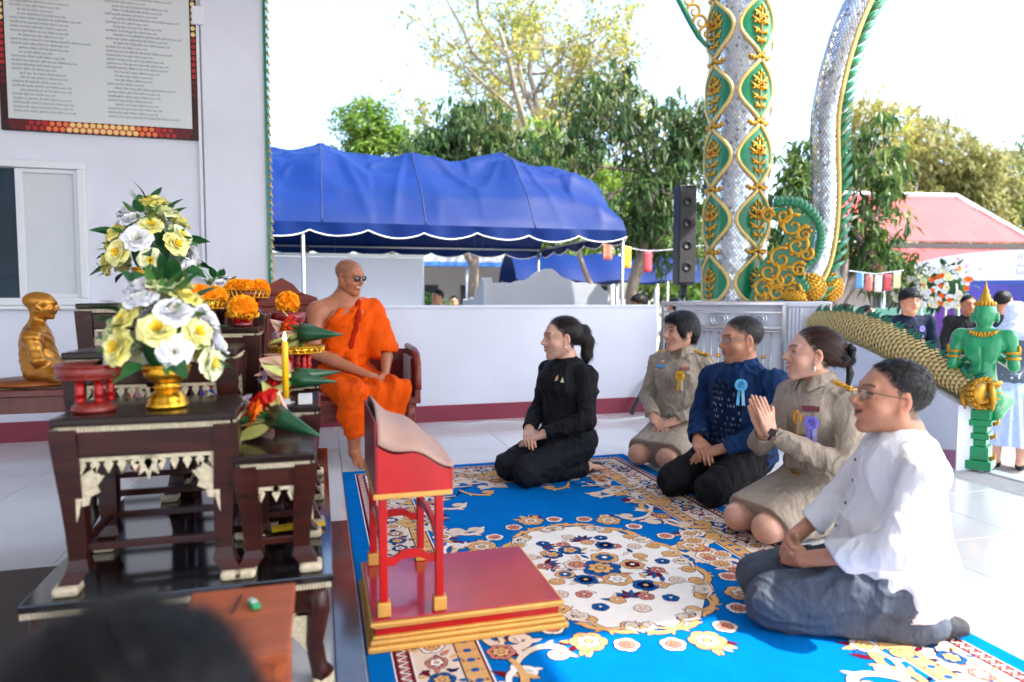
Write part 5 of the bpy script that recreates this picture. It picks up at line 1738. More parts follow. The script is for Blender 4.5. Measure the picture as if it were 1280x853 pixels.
for px in PXs:
    mb = MB(); mb.prism(yoke(-.20, .20, .23, 0), -.007, .007, Matrix.Translation((px, 0, 0)) @ Matrix.Rotation(R(90), 4, 'Z') @ Matrix.Rotation(R(90), 4, 'X')); mb.build('stretcher', M_RED, lc)
box_obj('gold_rail', (-.118, -.245, .375), (.128, .245, .392), M_GOLDY, lc, .004)
def edge_z(v): return .542 - .075 * v - .012 * math.sin(v * 8.5)
sidep = [(-.105, .3925), (.122, .3925)] + [(.122 - .227 * k / 18, edge_z(1 - k / 18)) for k in range(19)]
for py in (-.235, .235):
    mb = MB(); mb.prism(sidep, -.007, .007, Matrix.Translation((0, py, 0)) @ Matrix.Rotation(R(90), 4, 'X')); mb.build('side_panel', M_RED, lc)
box_obj('high_panel', (-.113, -.242, .3925), (-.1055, .242, .618), mat('dark_red_panel', srgb(120, 14, 30), rough=.3), lc, .002)
box_obj('low_panel', (.1225, -.242, .3925), (.129, .242, .462), M_RED, lc, .002)
cl = MB(); cl.smooth = True
def cloth(u, v):
    x = -.104 + .234 * v; y = -.246 + .492 * u
    e = 1 - abs(2 * u - 1) ** 5
    z = edge_z(v) + .004 + e * (.088 * (1 - v) ** 1.2 + .012) + .004 * math.sin(v * 7 + u * 3)
    return (x, y, z)
cl.grid(cloth, 24, 20)
o_ = cl.build('cover_cloth', mat('beige_pink_cloth', srgb(178, 136, 118), rough=.5, col2=srgb(150, 126, 118), nscale=3), lc)
md = o_.modifiers.new('t', 'SOLIDIFY'); md.thickness = .006; md.offset = -1

bn = thing('bench', 'carved red-brown wooden bench with stepped back and maroon cushion', 'bench', (-.27, 5.10, 0))
M_BW = mat('carved_teak', srgb(138, 52, 28), rough=.42, col2=srgb(98, 32, 18), nscale=4, stretch=(1, 1, 9), bump=.25, bscale=25, coat=.15)
M_CUSH = mat('maroon_velvet', srgb(122, 10, 18), rough=.8, sheen=.5, noise=.2, nscale=8)
HW = .94
prof = [(HW, .62), (HW, .70), (.80, .705), (.77, .76), (.62, .785), (.59, .87), (.44, .90), (.41, .98), (.28, 1.02), (.25, 1.10), (.13, 1.14), (.08, 1.20), (0, 1.245)]
poly = [(-HW + .0, .62)] + [(-x, z) for x, z in prof[1:]] + [(x, z) for x, z in prof[-2:0:-1]] + [(HW, .62)]
mb = MB(); mb.prism(poly, -.022, .022, Matrix.Translation((0, .30, 0)) @ Matrix.Rotation(R(90), 4, 'X')); bk = mb.build('backrest', M_BW, bn)
for k in range(7):
    mb = MB()
    z = .68 + k * .075
    hw = max(.08, HW - .06 - max(0, (z - .66)) * 1.55)
    mb.tube([(-hw, .272, z), (-hw * .4, .272, z + .02 * math.sin(k)), (hw * .4, .272, z - .015 * math.cos(k)), (hw, .272, z)], .010, 6)
    mb.build('carved_rib', M_BW, bk)
box_obj('seat', (-HW, -.33, .36), (HW, .28, .405), M_BW, bn, .006)
box_obj('back_panel', (-HW + .03, .282, .406), (HW - .03, .31, .618), M_CUSH, bn, .01)
mb = MB(); mb.box((0, -.03, .425), (HW * 2 - .16, .56, .035), None, .015); mb.build('cushion', M_CUSH, bn)
mb = MB(); mb.box((-.30, -.10, .4475), (.8, .46, .008), None, .003); mb.build('blue_pad', mat('blue_pad_cloth', srgb(24, 52, 140), rough=.8), bn)
for sx in (-1, 1):
    mb = MB()
    arm = [(-.33, .406), (.27, .406), (.27, .70), (.05, .715), (-.16, .71), (-.25, .69), (-.30, .64), (-.31, .55), (-.33, .50)]
    mb.prism(arm, -.018, .018, Matrix.Translation((sx * (HW - .02), 0, 0)) @ Matrix.Rotation(R(90), 4, 'Z') @ Matrix.Rotation(R(90), 4, 'X'))
    a_ = mb.build('arm', M_BW, bn)
    mb = MB(); mb.smooth = True
    mb.tube([(sx * (HW - .02), .27, .725), (sx * (HW - .02), -.16, .722), (sx * (HW - .02), -.28, .70), (sx * (HW - .02), -.33, .64), (sx * (HW - .02), -.335, .52), (sx * (HW - .02), -.35, .46)], .024, 8); mb.build('arm_rail', M_BW, a_)
    mb = MB(); mb.box((sx * (HW - .045), .02, .55), (.02, .46, .24), None, .008); mb.build('arm_cushion', M_CUSH, a_)
ap = [(-HW + .03, .359), (HW - .03, .359)]
for k in range(25):
    t = k / 24; x = HW - .03 - (2 * HW - .06) * t
    ap.append((x, .28 - .03 * abs(math.sin(t * PI * 4)) + .02 * math.cos(t * 2 * PI)))
mb = MB(); mb.prism(ap, -.015, .015, Matrix.Translation((0, -.30, 0)) @ Matrix.Rotation(R(90), 4, 'X')); mb.build('apron', M_BW, bn)
for sx in (-1, 0, 1):
    for y in (-.28, .26):
        mb = MB(); mb.smooth = True
        mb.tube([(sx * (HW - .08), y, .36), (sx * (HW - .08), y - .02, .26), (sx * (HW - .08), y + .01, .14), (sx * (HW - .08), y - .005, .06), (sx * (HW - .08), y - .04, .03)], [.055, .05, .032, .034, .038], 8)
        mb.sphere((sx * (HW - .08), y - .035, .030), (.045, .05, .029), None, 10, 7)
        mb.build('leg', M_BW, bn)
GA = Vector((3.16, 6.0, 0)); GANG = math.atan2(-.636, .772)
gt = thing('steel_gate', 'stainless steel gate with rings and thin bars beside the parapet', 'gate', (3.16, 5.99, 0), GANG)
GW, GH = 1.10, 1.045
def bar(name, a, b, r, parent, m=M_STEEL, n=8):
    mb = MB(); mb.smooth = True; mb.tube([a, b], r, n); return mb.build(name, m, parent)
for x in (.02, GW): box_obj('stile', (x - .016, -.016, .01), (x + .016, .016, GH - .017), M_STEEL, gt, .004)
box_obj('top_rail', (.004, -.016, GH - .016), (GW + .016, .016, GH + .016), M_STEEL, gt, .005)
box_obj('rail', (.037, -.012, .955), (GW - .017, .012, .975), M_STEEL, gt, .004)
box_obj('rail', (.037, -.012, .815), (GW - .017, .012, .84), M_STEEL, gt, .004)
box_obj('rail', (.037, -.012, .785), (GW - .017, .012, .80), M_STEEL, gt, .004)
box_obj('rail', (.037, -.012, .08), (GW - .017, .012, .11), M_STEEL, gt, .004)
for x in (.20, .54, .88):
    for r in (.075, .050):
        mb = MB(); mb.smooth = True
        mb.tube([(x + r * math.cos(2 * PI * k / 24), 0, .90 + r * math.sin(2 * PI * k / 24) * .78) for k in range(25)], .0085, 8, cap=False)
        mb.build('ring', M_STEEL, gt)
nb_ = 15
for k in range(nb_):
    x = .075 + k * (GW - .11) / nb_
    b = bar('bar', (x, 0, .111), (x, 0, .784), .0085, gt)
    if k % 3 == 1:
        mb = MB(); mb.smooth = True
        for z in (.30, .56): mb.sphere((x, 0, z), (.02, .02, .022), None, 10, 7)
        mb.build('gilt_ball', M_BRASS, b)
pd = thing('column_pedestal', 'white plastered pedestal carrying the mirrored column and the naga', 'pedestal', (3.16, 5.99, 0), GANG)
box_obj('block', (.13, .05, GZ), (1.47, 1.32, 1.015), M_WHITE, pd, .008)
box_obj('ledge', (.10, .03, 1.0155), (1.49, 1.35, 1.062), M_WHITE, pd, .008)
for k in range(4):
    box_obj('flute', (GW + .035 + k * .032, .028, .02), (GW + .055 + k * .032, .049, 1.01), M_WHITE, pd, .006)
CCX, CCY, CZ0, CZ1 = 4.10, 6.20, 1.064, 4.70
CR = lambda z: .305 - .012 * (z - CZ0) / (CZ1 - CZ0)
co = thing('mirror_column', 'tall column of mirror mosaic with green and gold leaf medallions', 'column', (CCX, CCY, 0))
M_MIRROR = mat('mirror_glass', (.60, .61, .64), rough=.2, metal=.85, attr='Col', col2=(.54, .56, .6), nscale=40)
def mosaic(fn, nu, nv_, name, parent, gap=.10, tilt=.09, seed=1, dark=.14):
    """diamond mirror chips; fn(u,v)->(pos, du, dv, n)"""
    rnd = np.random.RandomState(seed); V = []; Fc = []; Cc = []
    for j in range(nv_):
        for i in range(nu):
            u = (i + .5 * (j % 2)) / nu; v = (j + .5) / nv_
            p, du, dv, n = fn(u, v)
            t = rnd.normal(0, tilt, 2)
            b = len(V)
            for a, c in ((1, 0), (0, 1), (-1, 0), (0, -1)):
                V.append(p + du * a * (.5 - gap * .5) / nu + dv * c * (1 - gap) / nv_ + n * (.002 + (a * t[0] + c * t[1]) * .008))
            Fc.append((b, b + 1, b + 2, b + 3))
            q = 1.0 if rnd.rand() > dark else rnd.uniform(.35, .8)
            tint = np.array((q, q, q)) * (np.array((1, .96, .9)) if rnd.rand() < .15 else np.array((.93, .97, 1)))
            Cc += [tint] * 4
    o = link(name, fast_mesh(name, np.array(V), np.array(Fc), M_MIRROR, False, cols=np.array(Cc)), None, parent)
    return tag(o, kind='stuff')
mb = MB(); mb.smooth = True
mb.lathe([(CR(CZ0), CZ0), (CR(CZ1), CZ1)], 48)
mb.build('shaft', mat('mosaic_grout', (.30, .31, .33), rough=.6), co)
def colfn(u, v):
    a = 2 * PI * u; z = CZ0 + (CZ1 - CZ0) * v; r = CR(z)
    n = np.array((math.cos(a), math.sin(a), 0))
    return n * r + np.array((0, 0, z)), np.array((-math.sin(a), math.cos(a), 0)) * 2 * PI * r, np.array((0, 0, CZ1 - CZ0)), n
mosaic(colfn, 52, 150, 'mirror_mosaic', co)
VIEW_A = math.atan2(-CCY, -CCX)
def on_col(da, x, z, out=0.0):
    a = da + x / .30
    return ((CR(z) + out) * math.cos(a), (CR(z) + out) * math.sin(a), z)
def gold_plant(mb, da, z0, s):
    """stylised lotus sprig in relief"""
    P = lambda x, z, o=.016: on_col(da, x * s, z0 + z * s, o)
    mb.tube([P(0, -.20), P(0, .16)], .008 * s, 6)
    for z, w, l in ((-.16, .06, .05), (-.08, .085, .06), (.01, .10, .07), (.08, .085, .06)):
        for x in (-1, 1):
            pts = [P(0, z), P(x * w * .5, z + l * .25, .024), P(x * w, z + l, .018)]
            mb.tube(pts, [.010 * s, .017 * s, .006 * s], 6)
            mb.sphere(P(x * w * .75, z + l * .15, .020), (.014 * s, .014 * s, .012 * s), None, 6, 5)
    for k in range(7):
        a = 2 * PI * k / 7
        mb.sphere(P(.032 * math.cos(a), .055 + .032 * math.sin(a), .022), .016 * s, None, 6, 5)
    for k, (x, z) in enumerate(((0, .18), (-.03, .15), (.03, .15), (-.05, .11), (.05, .11))): mb.sphere(P(x, z, .02), (.014 * s, .014 * s, .024 * s), None, 6, 5)
PITCH = .62
for q in range(4):
    da = VIEW_A + R(40) + q * PI / 2
    for k in range(6):
        zc = CZ0 + .18 + k * PITCH
        if zc > CZ1 - .1: continue
        hh, ww = .285, .195
        out = []
        N = 20
        for i in range(N + 1):
            t = i / N; out.append((ww * math.sin(PI * t) ** 1.25, zc - hh + 2 * hh * t))
        mb = MB(); mb.smooth = True
        NU = 10
        vs = []; fs = []
        for i in range(N + 1):
            for j in range(NU + 1):
                x = out[i][0] * (2 * j / NU - 1); vs.append(on_col(da, x, min(max(out[i][1], CZ0 + .003), CZ1), .012))
        for i in range(N):
            for j in range(NU): fs.append((i * (NU + 1) + j, i * (NU + 1) + j + 1, (i + 1) * (NU + 1) + j + 1, (i + 1) * (NU + 1) + j))
        mb.add(vs, fs)
        md_ = mb.build('medallion', M_GREEN, co)
        mb = MB(); mb.smooth = True
        for x in (-1, 1):
            mb.tube([on_col(da, x * (w_ + .012), min(max(z_, CZ0 + .003), CZ1), .014) for w_, z_ in out], .019, 7)
        mb.build('gilt_border', mat('pale_gold', srgb(216, 186, 112), rough=.45, metal=.25, noise=.2, nscale=30), md_)
        mb = MB(); mb.smooth = True; gold_plant(mb, da, zc - .01, 1.0 if zc > CZ0 + .3 else .8)
        mb.build('gilt_sprig', M_GOLD, md_)
        mb = MB(); mb.smooth = True
        jz = zc + hh + .025
        for i in range(9):
            t = (i - 4) / 4
            mb.sphere(on_col(da, t * .105, jz + .016 * math.cos(t * 5), .014), (.022, .022, .020), None, 7, 5)
        mb.build('gilt_tie', M_GOLD, md_)
        mb = MB(); mb.smooth = True; mb.sphere(on_col(da, 0, zc + .045, .04), .014, None, 8, 6)
        mb.build('red_jewel', mat('red_jewel', srgb(180, 24, 20), rough=.15), md_)
cr = MB(); cr.smooth = True
e = VIEW_A - R(62)
cb0 = Vector((math.cos(e) * .30, math.sin(e) * .30, 0)); rt_ = Vector((math.cos(e), math.sin(e), 0))
for k in range(5):
    cc = cb0 + rt_ * (.05 + .07 * k) + Vector((0, 0, 3.72 + .10 * k))
    pts = []
    for i in range(26):
        t = i / 25; a = -.8 + t * 9; r = .075 * (1 - t) + .012
        pts.append(cc + rt_ * r * math.cos(a) + Vector((0, 0, r * math.sin(a))))
    cr.tube(pts, [.018 * (1 - .5 * i / 25) for i in range(26)], 7)
crest = cr.build('gilt_crest', M_GOLD, co)
gb = MB(); gb.smooth = True
gb.tube([cb0 + rt_ * x + Vector((0, 0, z)) for x, z in ((.0, 3.58), (.06, 3.60), (.14, 3.68), (.22, 3.80), (.30, 3.93), (.38, 4.06), (.44, 4.2))], [.012, .02, .026, .028, .028, .026, .02], 8)
gb.build('green_edge', M_GREEN, crest)
ng = thing('naga_sculpture', 'rising naga serpent with mirror scales, green dorsal fin and gold base', 'sculpture', (0, 0, 0))
NP = [(4.40, 5.72, 1.16), (4.56, 5.73, 1.22), (4.69, 5.74, 1.38), (4.77, 5.75, 1.62), (4.80, 5.75, 1.90), (4.80, 5.75, 2.20), (4.78, 5.75, 2.50), (4.77, 5.75, 2.80), (4.80, 5.75, 3.05), (4.87, 5.75, 3.35), (4.98, 5.75, 3.68), (5.12, 5.75, 3.98), (5.32, 5.75, 4.28), (5.55, 5.75, 4.5)]
def catmull(P, n):
    P = [Vector(p) for p in P]; out = []
    for i in range(len(P) - 1):
        p0, p1, p2, p3 = P[max(i - 1, 0)], P[i], P[i + 1], P[min(i + 2, len(P) - 1)]
        for k in range(n):
            t = k / n
            out.append(.5 * ((2 * p1) + (p2 - p0) * t + (2 * p0 - 5 * p1 + 4 * p2 - p3) * t * t + (3 * p1 - p0 - 3 * p2 + p3) * t ** 3))
    out.append(P[-1]); return out
NC = catmull(NP, 8)
M_ = len(NC)
mb = MB(); mb.smooth = True; mb.tube(NC, .128, 20); mb.build('core', mat('mosaic_grout', (.30, .31, .33)), ng)
side = Vector((-.55, -.83, 0)).normalized()
def ngfn(u, v):
    i = min(int(v * (M_ - 1)), M_ - 2); f = v * (M_ - 1) - i
    p = NC[i].lerp(NC[i + 1], f); t = (NC[i + 1] - NC[i]).normalized()
    b = (side - t * side.dot(t)).normalized(); c = t.cross(b)
    a = 2 * PI * u
    n = b * math.cos(a) + c * math.sin(a)
    L = sum((NC[k + 1] - NC[k]).length for k in range(M_ - 1))
    return np.array(p + n * .130), np.array(-b * math.sin(a) + c * math.cos(a)) * 2 * PI * .13, np.array(t) * L, np.array(n)
mosaic(ngfn, 26, 150, 'mirror_scales', ng, .12, .10, 3)
fd = Vector((.88, -.47, 0)).normalized()
gp = MB(); gp.smooth = True
gp.tube([p + (fd - (NC[min(i + 1, M_ - 1)] - NC[max(i - 1, 0)]).normalized() * fd.dot((NC[min(i + 1, M_ - 1)] - NC[max(i - 1, 0)]).normalized())).normalized() * .105 + Vector((-.05, -.075, 0)) for i, p in enumerate(NC)], .026, 8)
gp.build('gold_piping', mat('pale_gold', srgb(206, 168, 84)), ng)
finm = MB(); finm.smooth = True
finm.add([(-.045, 0, -.05), (.045, 0, -.05), (.05, .055, .02), (0, .075, .075), (-.05, .055, .02), (0, -.02, .0)], [(0, 1, 2, 3, 4), (1, 0, 5), (2, 1, 5), (3, 2, 5), (4, 3, 5), (0, 4, 5)])
fme = finm.mesh('dorsal_plate', mat('jade_green', srgb(70, 160, 118), rough=.35, noise=.25, nscale=12, coat=.2))
L = 0; nxt = 0
for i in range(1, M_):
    seg = (NC[i] - NC[i - 1]).length; L += seg
    if L >= nxt:
        t = (NC[i] - NC[i - 1]).normalized(); o_ = (fd - t * fd.dot(t)).normalized(); w_ = o_.cross(t)
        m4 = Matrix((( w_.x, o_.x, t.x, 0), (w_.y, o_.y, t.y, 0), (w_.z, o_.z, t.z, 0), (0, 0, 0, 1)))
        ob = link('dorsal_plate', fme, None, ng); ob.matrix_local = Matrix.Translation(NC[i] + o_ * .12 + Vector((-.01, -.03, 0))) @ m4 @ Matrix.Scale(1.5, 4)
        nxt = L + .095
def curl_poly(cx, cz, s):
    P = []
    for k in range(30):
        t = k / 29; a = -2.2 + t * 4.6; r = (.30 - .02 * t) * s
        P.append((cx + r * math.cos(a), cz + r * 1.15 * math.sin(a)))
    for k in range(20):
        t = k / 19; a = 2.4 - t * 3.6; r = (.20 - .06 * t) * s
        P.append((cx - .02 * s + r * math.cos(a) * .8, cz - .02 * s + r * math.sin(a)))
    return P
FP = Vector((4.22, 5.60, 1.40)); fx_ = Vector((.772, -.636, 0)); fn_ = Vector((-.636, -.772, 0))
MF = Matrix(((fx_.x, 0, fn_.x, FP.x), (fx_.y, 0, fn_.y, FP.y), (0, 1, 0, FP.z), (0, 0, 0, 1)))
fpoly = [(-.30, -.335), (.16, -.335), (.22, -.20), (.12, -.10), (.16, .0), (.25, .10), (.27, .26), (.22, .42), (.10, .52), (-.06, .54), (-.17, .50), (-.22, .40), (-.12, .44), (-.02, .40), (.02, .30), (-.02, .20), (-.10, .14), (-.18, .04), (-.24, -.10)]
mb = MB(); mb.prism(fpoly, -.05, .05, MF)
ff = mb.build('flame_fin', M_GREEN, ng)
mb = MB(); mb.smooth = True
rnd = random.Random(6)
for (cx, cz, r, sg) in ((.08, .36, .10, 1), (.12, .18, .09, -1), (-.02, .06, .10, 1), (-.12, -.06, .09, -1), (.04, -.12, .10, 1), (-.16, -.22, .09, 1), (.08, -.25, .08, -1), (-.04, -.26, .07, 1), (.0, .46, .06, -1), (.18, .28, .06, 1), (-.06, -.16, .06, -1), (.14, -.04, .06, 1), (-.2, -.3, .05, -1), (.16, -.3, .05, 1), (-.14, .47, .05, 1), (.2, .1, .05, -1)):
    pts = []
    for i in range(24):
        t = i / 23; a = 1 + sg * t * 8.5; q = r * (1 - t) + .012
        pts.append(MF @ Vector((cx + q * math.cos(a), cz + q * math.sin(a), .058)))
    mb.tube(pts, [.019 * (1 - .4 * i / 23) for i in range(24)], 6)
    for i in range(5):
        a = rnd.uniform(0, 6.3)
        mb.sphere(MF @ Vector((cx + r * 1.05 * math.cos(a), cz + r * 1.05 * math.sin(a), .055)), .020, None, 6, 5)
mb.build('gilt_scrolls', M_GOLD, ff)
mb = MB(); mb.smooth = True
edge = [(.20, -.22), (.15, -.10), (.20, .0), (.29, .09), (.315, .20), (.31, .32), (.26, .44), (.17, .54), (.06, .585), (-.06, .59)]
ec = catmull([(x, z, 0) for x, z in edge], 3)
for i, p in enumerate(ec):
    n_ = (p - Vector((.03, .25, 0))).normalized() * .03
    mb.tube([MF @ (p - n_), MF @ (p + n_ * .6), MF @ (p + n_ * 1.5 + Vector((0, .02, 0)))], [.05, .036, .008], 7)
mb.build('green_scallop', M_GREEN, ff)
def scaled_lump(name, c, r, parent, m):
    """rounded mass covered with overlapping scales"""
    mb = MB(); mb.smooth = True
    mb.sphere(c, r, None, 18, 12)
    n = 150
    for k in range(n):
        z = 1 - 2 * (k + .5) / n; a = k * 2.39996; q = math.sqrt(1 - z * z)
        mb.sphere((c[0] + r[0] * q * math.cos(a), c[1] + r[1] * q * math.sin(a), c[2] + r[2] * z), (.017, .017, .012), None, 6, 4)
    return mb.build(name, m, parent)
scaled_lump('gilt_coil', (4.50, 5.56, 1.195), (.13, .13, .13), ng, M_GOLD)
scaled_lump('gilt_coil', (4.83, 5.70, 1.20), (.12, .12, .14), ng, M_GOLD)
scaled_lump('gilt_coil', (4.28, 5.52, 1.11), (.10, .10, .05), ng, M_GOLD)
B0, B1 = Vector((4.23, 5.03, 0)), Vector((4.03, 3.42, 0))
bd_ = (B1 - B0).normalized(); BL = (B1 - B0).length
bal = thing('stair_balustrade', 'white stair balustrade wall with mauve saw-tooth base under the gold naga tail', 'wall', B0, math.atan2(bd_.y, bd_.x))
TZ = lambda t: .86 - .10 * t - .22 * t ** 2 + .03 * math.sin(t * 5)
poly = [(0, GZ), (BL, GZ)] + [(BL * (1 - k / 16), TZ(1 - k / 16) - .10) for k in range(17)]
mb = MB(); mb.prism(poly, -.11, .11, Matrix.Rotation(R(90), 4, 'X')); mb.build('wall', M_WHITE, bal)
M_MAUVE = mat('mauve_paint', srgb(172, 116, 146), rough=.5, noise=.12, nscale=6)
saw = [(0, .003), (BL - .005, .003), (BL - .005, .12), (BL * .80, .07), (BL * .80, .155), (BL * .52, .10), (BL * .52, .19), (BL * .24, .13), (BL * .24, .22), (0, .17)]
mb = MB(); mb.prism(saw, .1115, .115, Matrix.Rotation(R(90), 4, 'X')); mb.build('saw_tooth_base', M_MAUVE, bal)
nt = thing('naga_tail', 'long gold scaled naga tail with green fins draped on the balustrade', 'sculpture', B0, math.atan2(bd_.y, bd_.x))
TC = [Vector((-.10 + (BL + .16) * k / 40, 0, TZ(max(0, -.06 + 1.1 * k / 40)))) for k in range(41)]
TR = [.112 + .012 * math.sin(k / 40 * 4) - .035 * max(0, k / 40 - .6) / .4 for k in range(41)]
mb = MB(); mb.smooth = True; mb.tube(TC, TR, 20); mb.build('body', mat('gold_body', srgb(196, 160, 90), rough=.5, metal=.05, noise=.3, nscale=20), nt)
sc = MB(); sc.smooth = True
rows, colsn = 52, 18
for i in range(rows):
    t = (i + .5) / rows; k = min(39, int(t * 40)); f = t * 40 - k
    p = TC[k].lerp(TC[k + 1], f); r = TR[k] * (1 - f) + TR[k + 1] * f; d = (TC[k + 1] - TC[k]).normalized(); up = Vector((0, 1, 0)).cross(d) * -1
    for j in range(colsn):
        a = 2 * PI * (j + .5 * (i % 2)) / colsn
        n = Vector((0, 1, 0)) * math.cos(a) + up * math.sin(a); tg = d.cross(n)
        c = p + n * r; w = 2 * PI * r / colsn * .56; l = .042
        sc.add([c - tg * w - d * l * .3 + n * .001, c - tg * w * .9 + d * l * .35 + n * .009, c + d * l * .75 + n * .011, c + tg * w * .9 + d * l * .35 + n * .009, c + tg * w - d * l * .3 + n * .001, c + n * .010], [(0, 1, 5), (1, 2, 5), (2, 3, 5), (3, 4, 5), (4, 0, 5)][::1])
tag(sc.build('scales', mat('gold_scale', srgb(238, 212, 138), rough=.4, metal=.08, noise=.35, nscale=30), nt), kind='stuff')
fin = MB(); fin.smooth = True
fin.add([(-.028, -.012, 0), (.028, -.012, 0), (.028, .012, 0), (-.028, .012, 0), (.026, 0, .045), (.050, 0, .075), (.0, 0, .05)], [(0, 1, 4, 6), (2, 3, 6, 4), (1, 2, 4), (3, 0, 6), (4, 5, 6)])
fin2 = fin.mesh('spine_fin', mat('deep_green', srgb(20, 112, 84), rough=.35, noise=.2, nscale=14))
for k in range(28):
    t = (k + .5) / 28; i = min(39, int(t * 40))
    o_ = link('spine_fin', fin2, None, nt); d = (TC[i + 1] - TC[i]).normalized()
    o_.location = TC[i] + Vector((0, 0, TR[i] * .985)); o_.rotation_euler = (0, -math.atan2(d.z, d.x), 0); o_.scale = (1.1, 1.1, 1.0)
bl_ = MB(); bl_.smooth = True
bl_.tube([c + Vector((0, .118, -TR[i] * .72)) * 1.0 for i, c in enumerate(TC)], .020, 7); bl_.build('belly_edge', M_GREEN, nt)
bl_ = MB(); bl_.smooth = True
for k in range(34):
    t = (k + .5) / 34; i = min(39, int(t * 40)); bl_.sphere(TC[i] + Vector((0, .125, -TR[i] * .55)), (.028, .02, .024), None, 6, 5)
tag(bl_.build('belly_scallops', mat('pale_gold', srgb(206, 168, 84)), nt), kind='stuff')
rf = MB(); rf.smooth = True
for k in range(16):
    a = 2 * PI * k / 16
    p = TC[-1] + Vector((.0, .075 * math.cos(a), .075 * math.sin(a)))
    rf.tube([p - Vector((.08, 0, 0)), p + Vector((.0, .012 * math.cos(a), .012 * math.sin(a))), p + Vector((.035, .03 * math.cos(a), .03 * math.sin(a) + .01))], [.016, .018, .005], 6)
rf.sphere(tuple(TC[-1] + Vector((.0, 0, 0))), (.03, .075, .07), None, 12, 8)
rf.build('gilt_ruff', M_GOLD, nt)
def guardian():
    root = thing('guardian_statue', 'green guardian figure with gold crown and armlets, seen from behind on the stair end', 'statue', (4.10, 3.43, 0), R(-58))
    root.scale = (.80, .85, .97)
    F = Field((-.30, -.22, .30), (.30, .30, 1.20), .005)
    F.ell((0, .0, .52), (.13, .11, .11), None, .04)
    F.ell((0, .0, .64), (.095, .075, .10), None, .05)
    F.ell((0, .0, .80), (.135, .085, .12), None, .05)
    F.cap((-.15, 0, .875), (.15, 0, .875), .052, .052, .05)
    for x in (-1, 1):
        F.ell((x * .07, -.05, .80), (.055, .03, .08), None, .03)
        F.cap((x * .175, .0, .868), (x * .205, -.01, .69), .050, .038, .03)
        F.cap((x * .205, -.01, .69), (x * .06, .16, .74), .036, .028, .02)
        F.cap((x * .06, .16, .74), (x * .01, .20, .84), .026, .018, .02)
        F.cap((x * .08, .02, .46), (x * .13, .22, .44), .075, .06, .04)
        F.cap((x * .13, .22, .44), (x * .10, .05, .36), .055, .045, .03)
        F.ell((x * .088, .0, 1.0), (.012, .022, .036), None, .01)
    F.cap((0, 0, .88), (0, .0, .96), .048, .045, .03)
    F.ell((0, .005, 1.03), (.078, .088, .098), None, .02)
    F.cap((0, -.075, .66), (0, -.085, .80), .006, .006, .015, 'sub')
    field_obj(F, 'body', mat('emerald_enamel', srgb(30, 150, 96), rough=.28, noise=.22, nscale=9, coat=.35), root, 2)
    mb = MB(); mb.smooth = True
    mb.lathe([(.070, 1.085), (.072, 1.095), (.055, 1.105), (.050, 1.12), (.034, 1.13), (.036, 1.145), (.022, 1.16), (.024, 1.175), (.010, 1.20), (.004, 1.235), (0, 1.245)], 20, capt=False)
    cro = mb.build('crown', M_GOLD, root)
    mb = MB(); mb.smooth = True
    for k in range(18):
        a = 2 * PI * k / 18; mb.sphere((.066 * math.cos(a), .072 * math.sin(a), 1.092), (.012, .012, .016), None, 6, 5)
    mb.build('crown_beads', M_GOLD, cro)
    mb = MB(); mb.smooth = True
    for k in range(22):
        a = 2 * PI * k / 22; mb.sphere((.10 * math.cos(a), .07 * math.sin(a) - .005, .918 - .02 * abs(math.sin(a))), (.014, .014, .012), None, 6, 5)
    for k in range(9):
        t = (k - 4) / 4; mb.sphere((t * .08, -.083, .885 + .02 * t * t), (.010, .008, .013), None, 6, 5)
    mb.build('necklace', M_GOLD, root)
    for x in (-1, 1):
        mb = MB(); mb.smooth = True
        for q in range(2):
            c = Vector((x * (.192 + .006 * q), -.006, .775 - .035 * q))
            mb.tube([c + Vector((.046 * math.cos(2 * PI * k / 16), .046 * math.sin(2 * PI * k / 16), 0)) for k in range(17)], .010, 6, cap=False)
        mb.sphere((x * .235, -.02, .79), (.016, .014, .035), None, 8, 6)
        mb.build('armlet', M_GOLD, root)
    mb = MB(); mb.smooth = True
    mb.tube([(.125 * math.cos(2 * PI * k / 24), .10 * math.sin(2 * PI * k / 24), .575) for k in range(25)], .016, 7, cap=False)
    for x in (-1, 0, 1):
        mb.tube([(x * .07, -.105, .575), (x * .09, -.135, .52), (x * .10, -.145, .46), (x * .09, -.13, .40)], [.020, .026, .022, .010], 7)
    mb.build('belt', M_GOLD, root)
    mb = MB(); mb.smooth = True
    mb.tube([(-.13, -.08, .66), (-.04, -.115, .58), (.06, -.125, .51), (.12, -.10, .44)], [.012, .02, .02, .01], 7)
    mb.build('sash', M_GREEN, root)
    for i, p in enumerate(((.03, -.135, .53), (-.06, -.13, .52), (.085, -.13, .47))):
        mb = MB(); mb.smooth = True; mb.sphere(p, (.018, .012, .020), None, 8, 6); mb.build('red_jewel', mat('red_jewel', srgb(180, 24, 20), rough=.15), root)
    mb = MB()
    for (z0, z1, w, d) in ((.002, .06, .20, .26), (.0605, .15, .15, .20), (.1505, .20, .11, .16), (.2005, .24, .15, .20), (.2405, .29, .12, .17), (.2905, .33, .18, .23), (.3305, .40, .16, .21)):
        mb.box((0, .01, (z0 + z1) / 2), (w, d, z1 - z0), None, .006)
    bs = mb.build('plinth', mat('emerald_enamel', srgb(30, 150, 96)), root)
    mb = MB(); mb.smooth = True
    for z, w in ((.08, .085), (.22, .085), (.31, .10)):
        for x in (-1, 1):
            mb.tube([(x * w, -.08, z), (x * (w + .03), -.09, z + .01), (x * (w + .035), -.09, z + .04)], [.016, .014, .005], 6)
    tag(mb.build('gilt_corner', M_GOLD, bs), kind='stuff')
guardian()
M_BLK = mat('black_plastic', (.015, .015, .018), rough=.5)
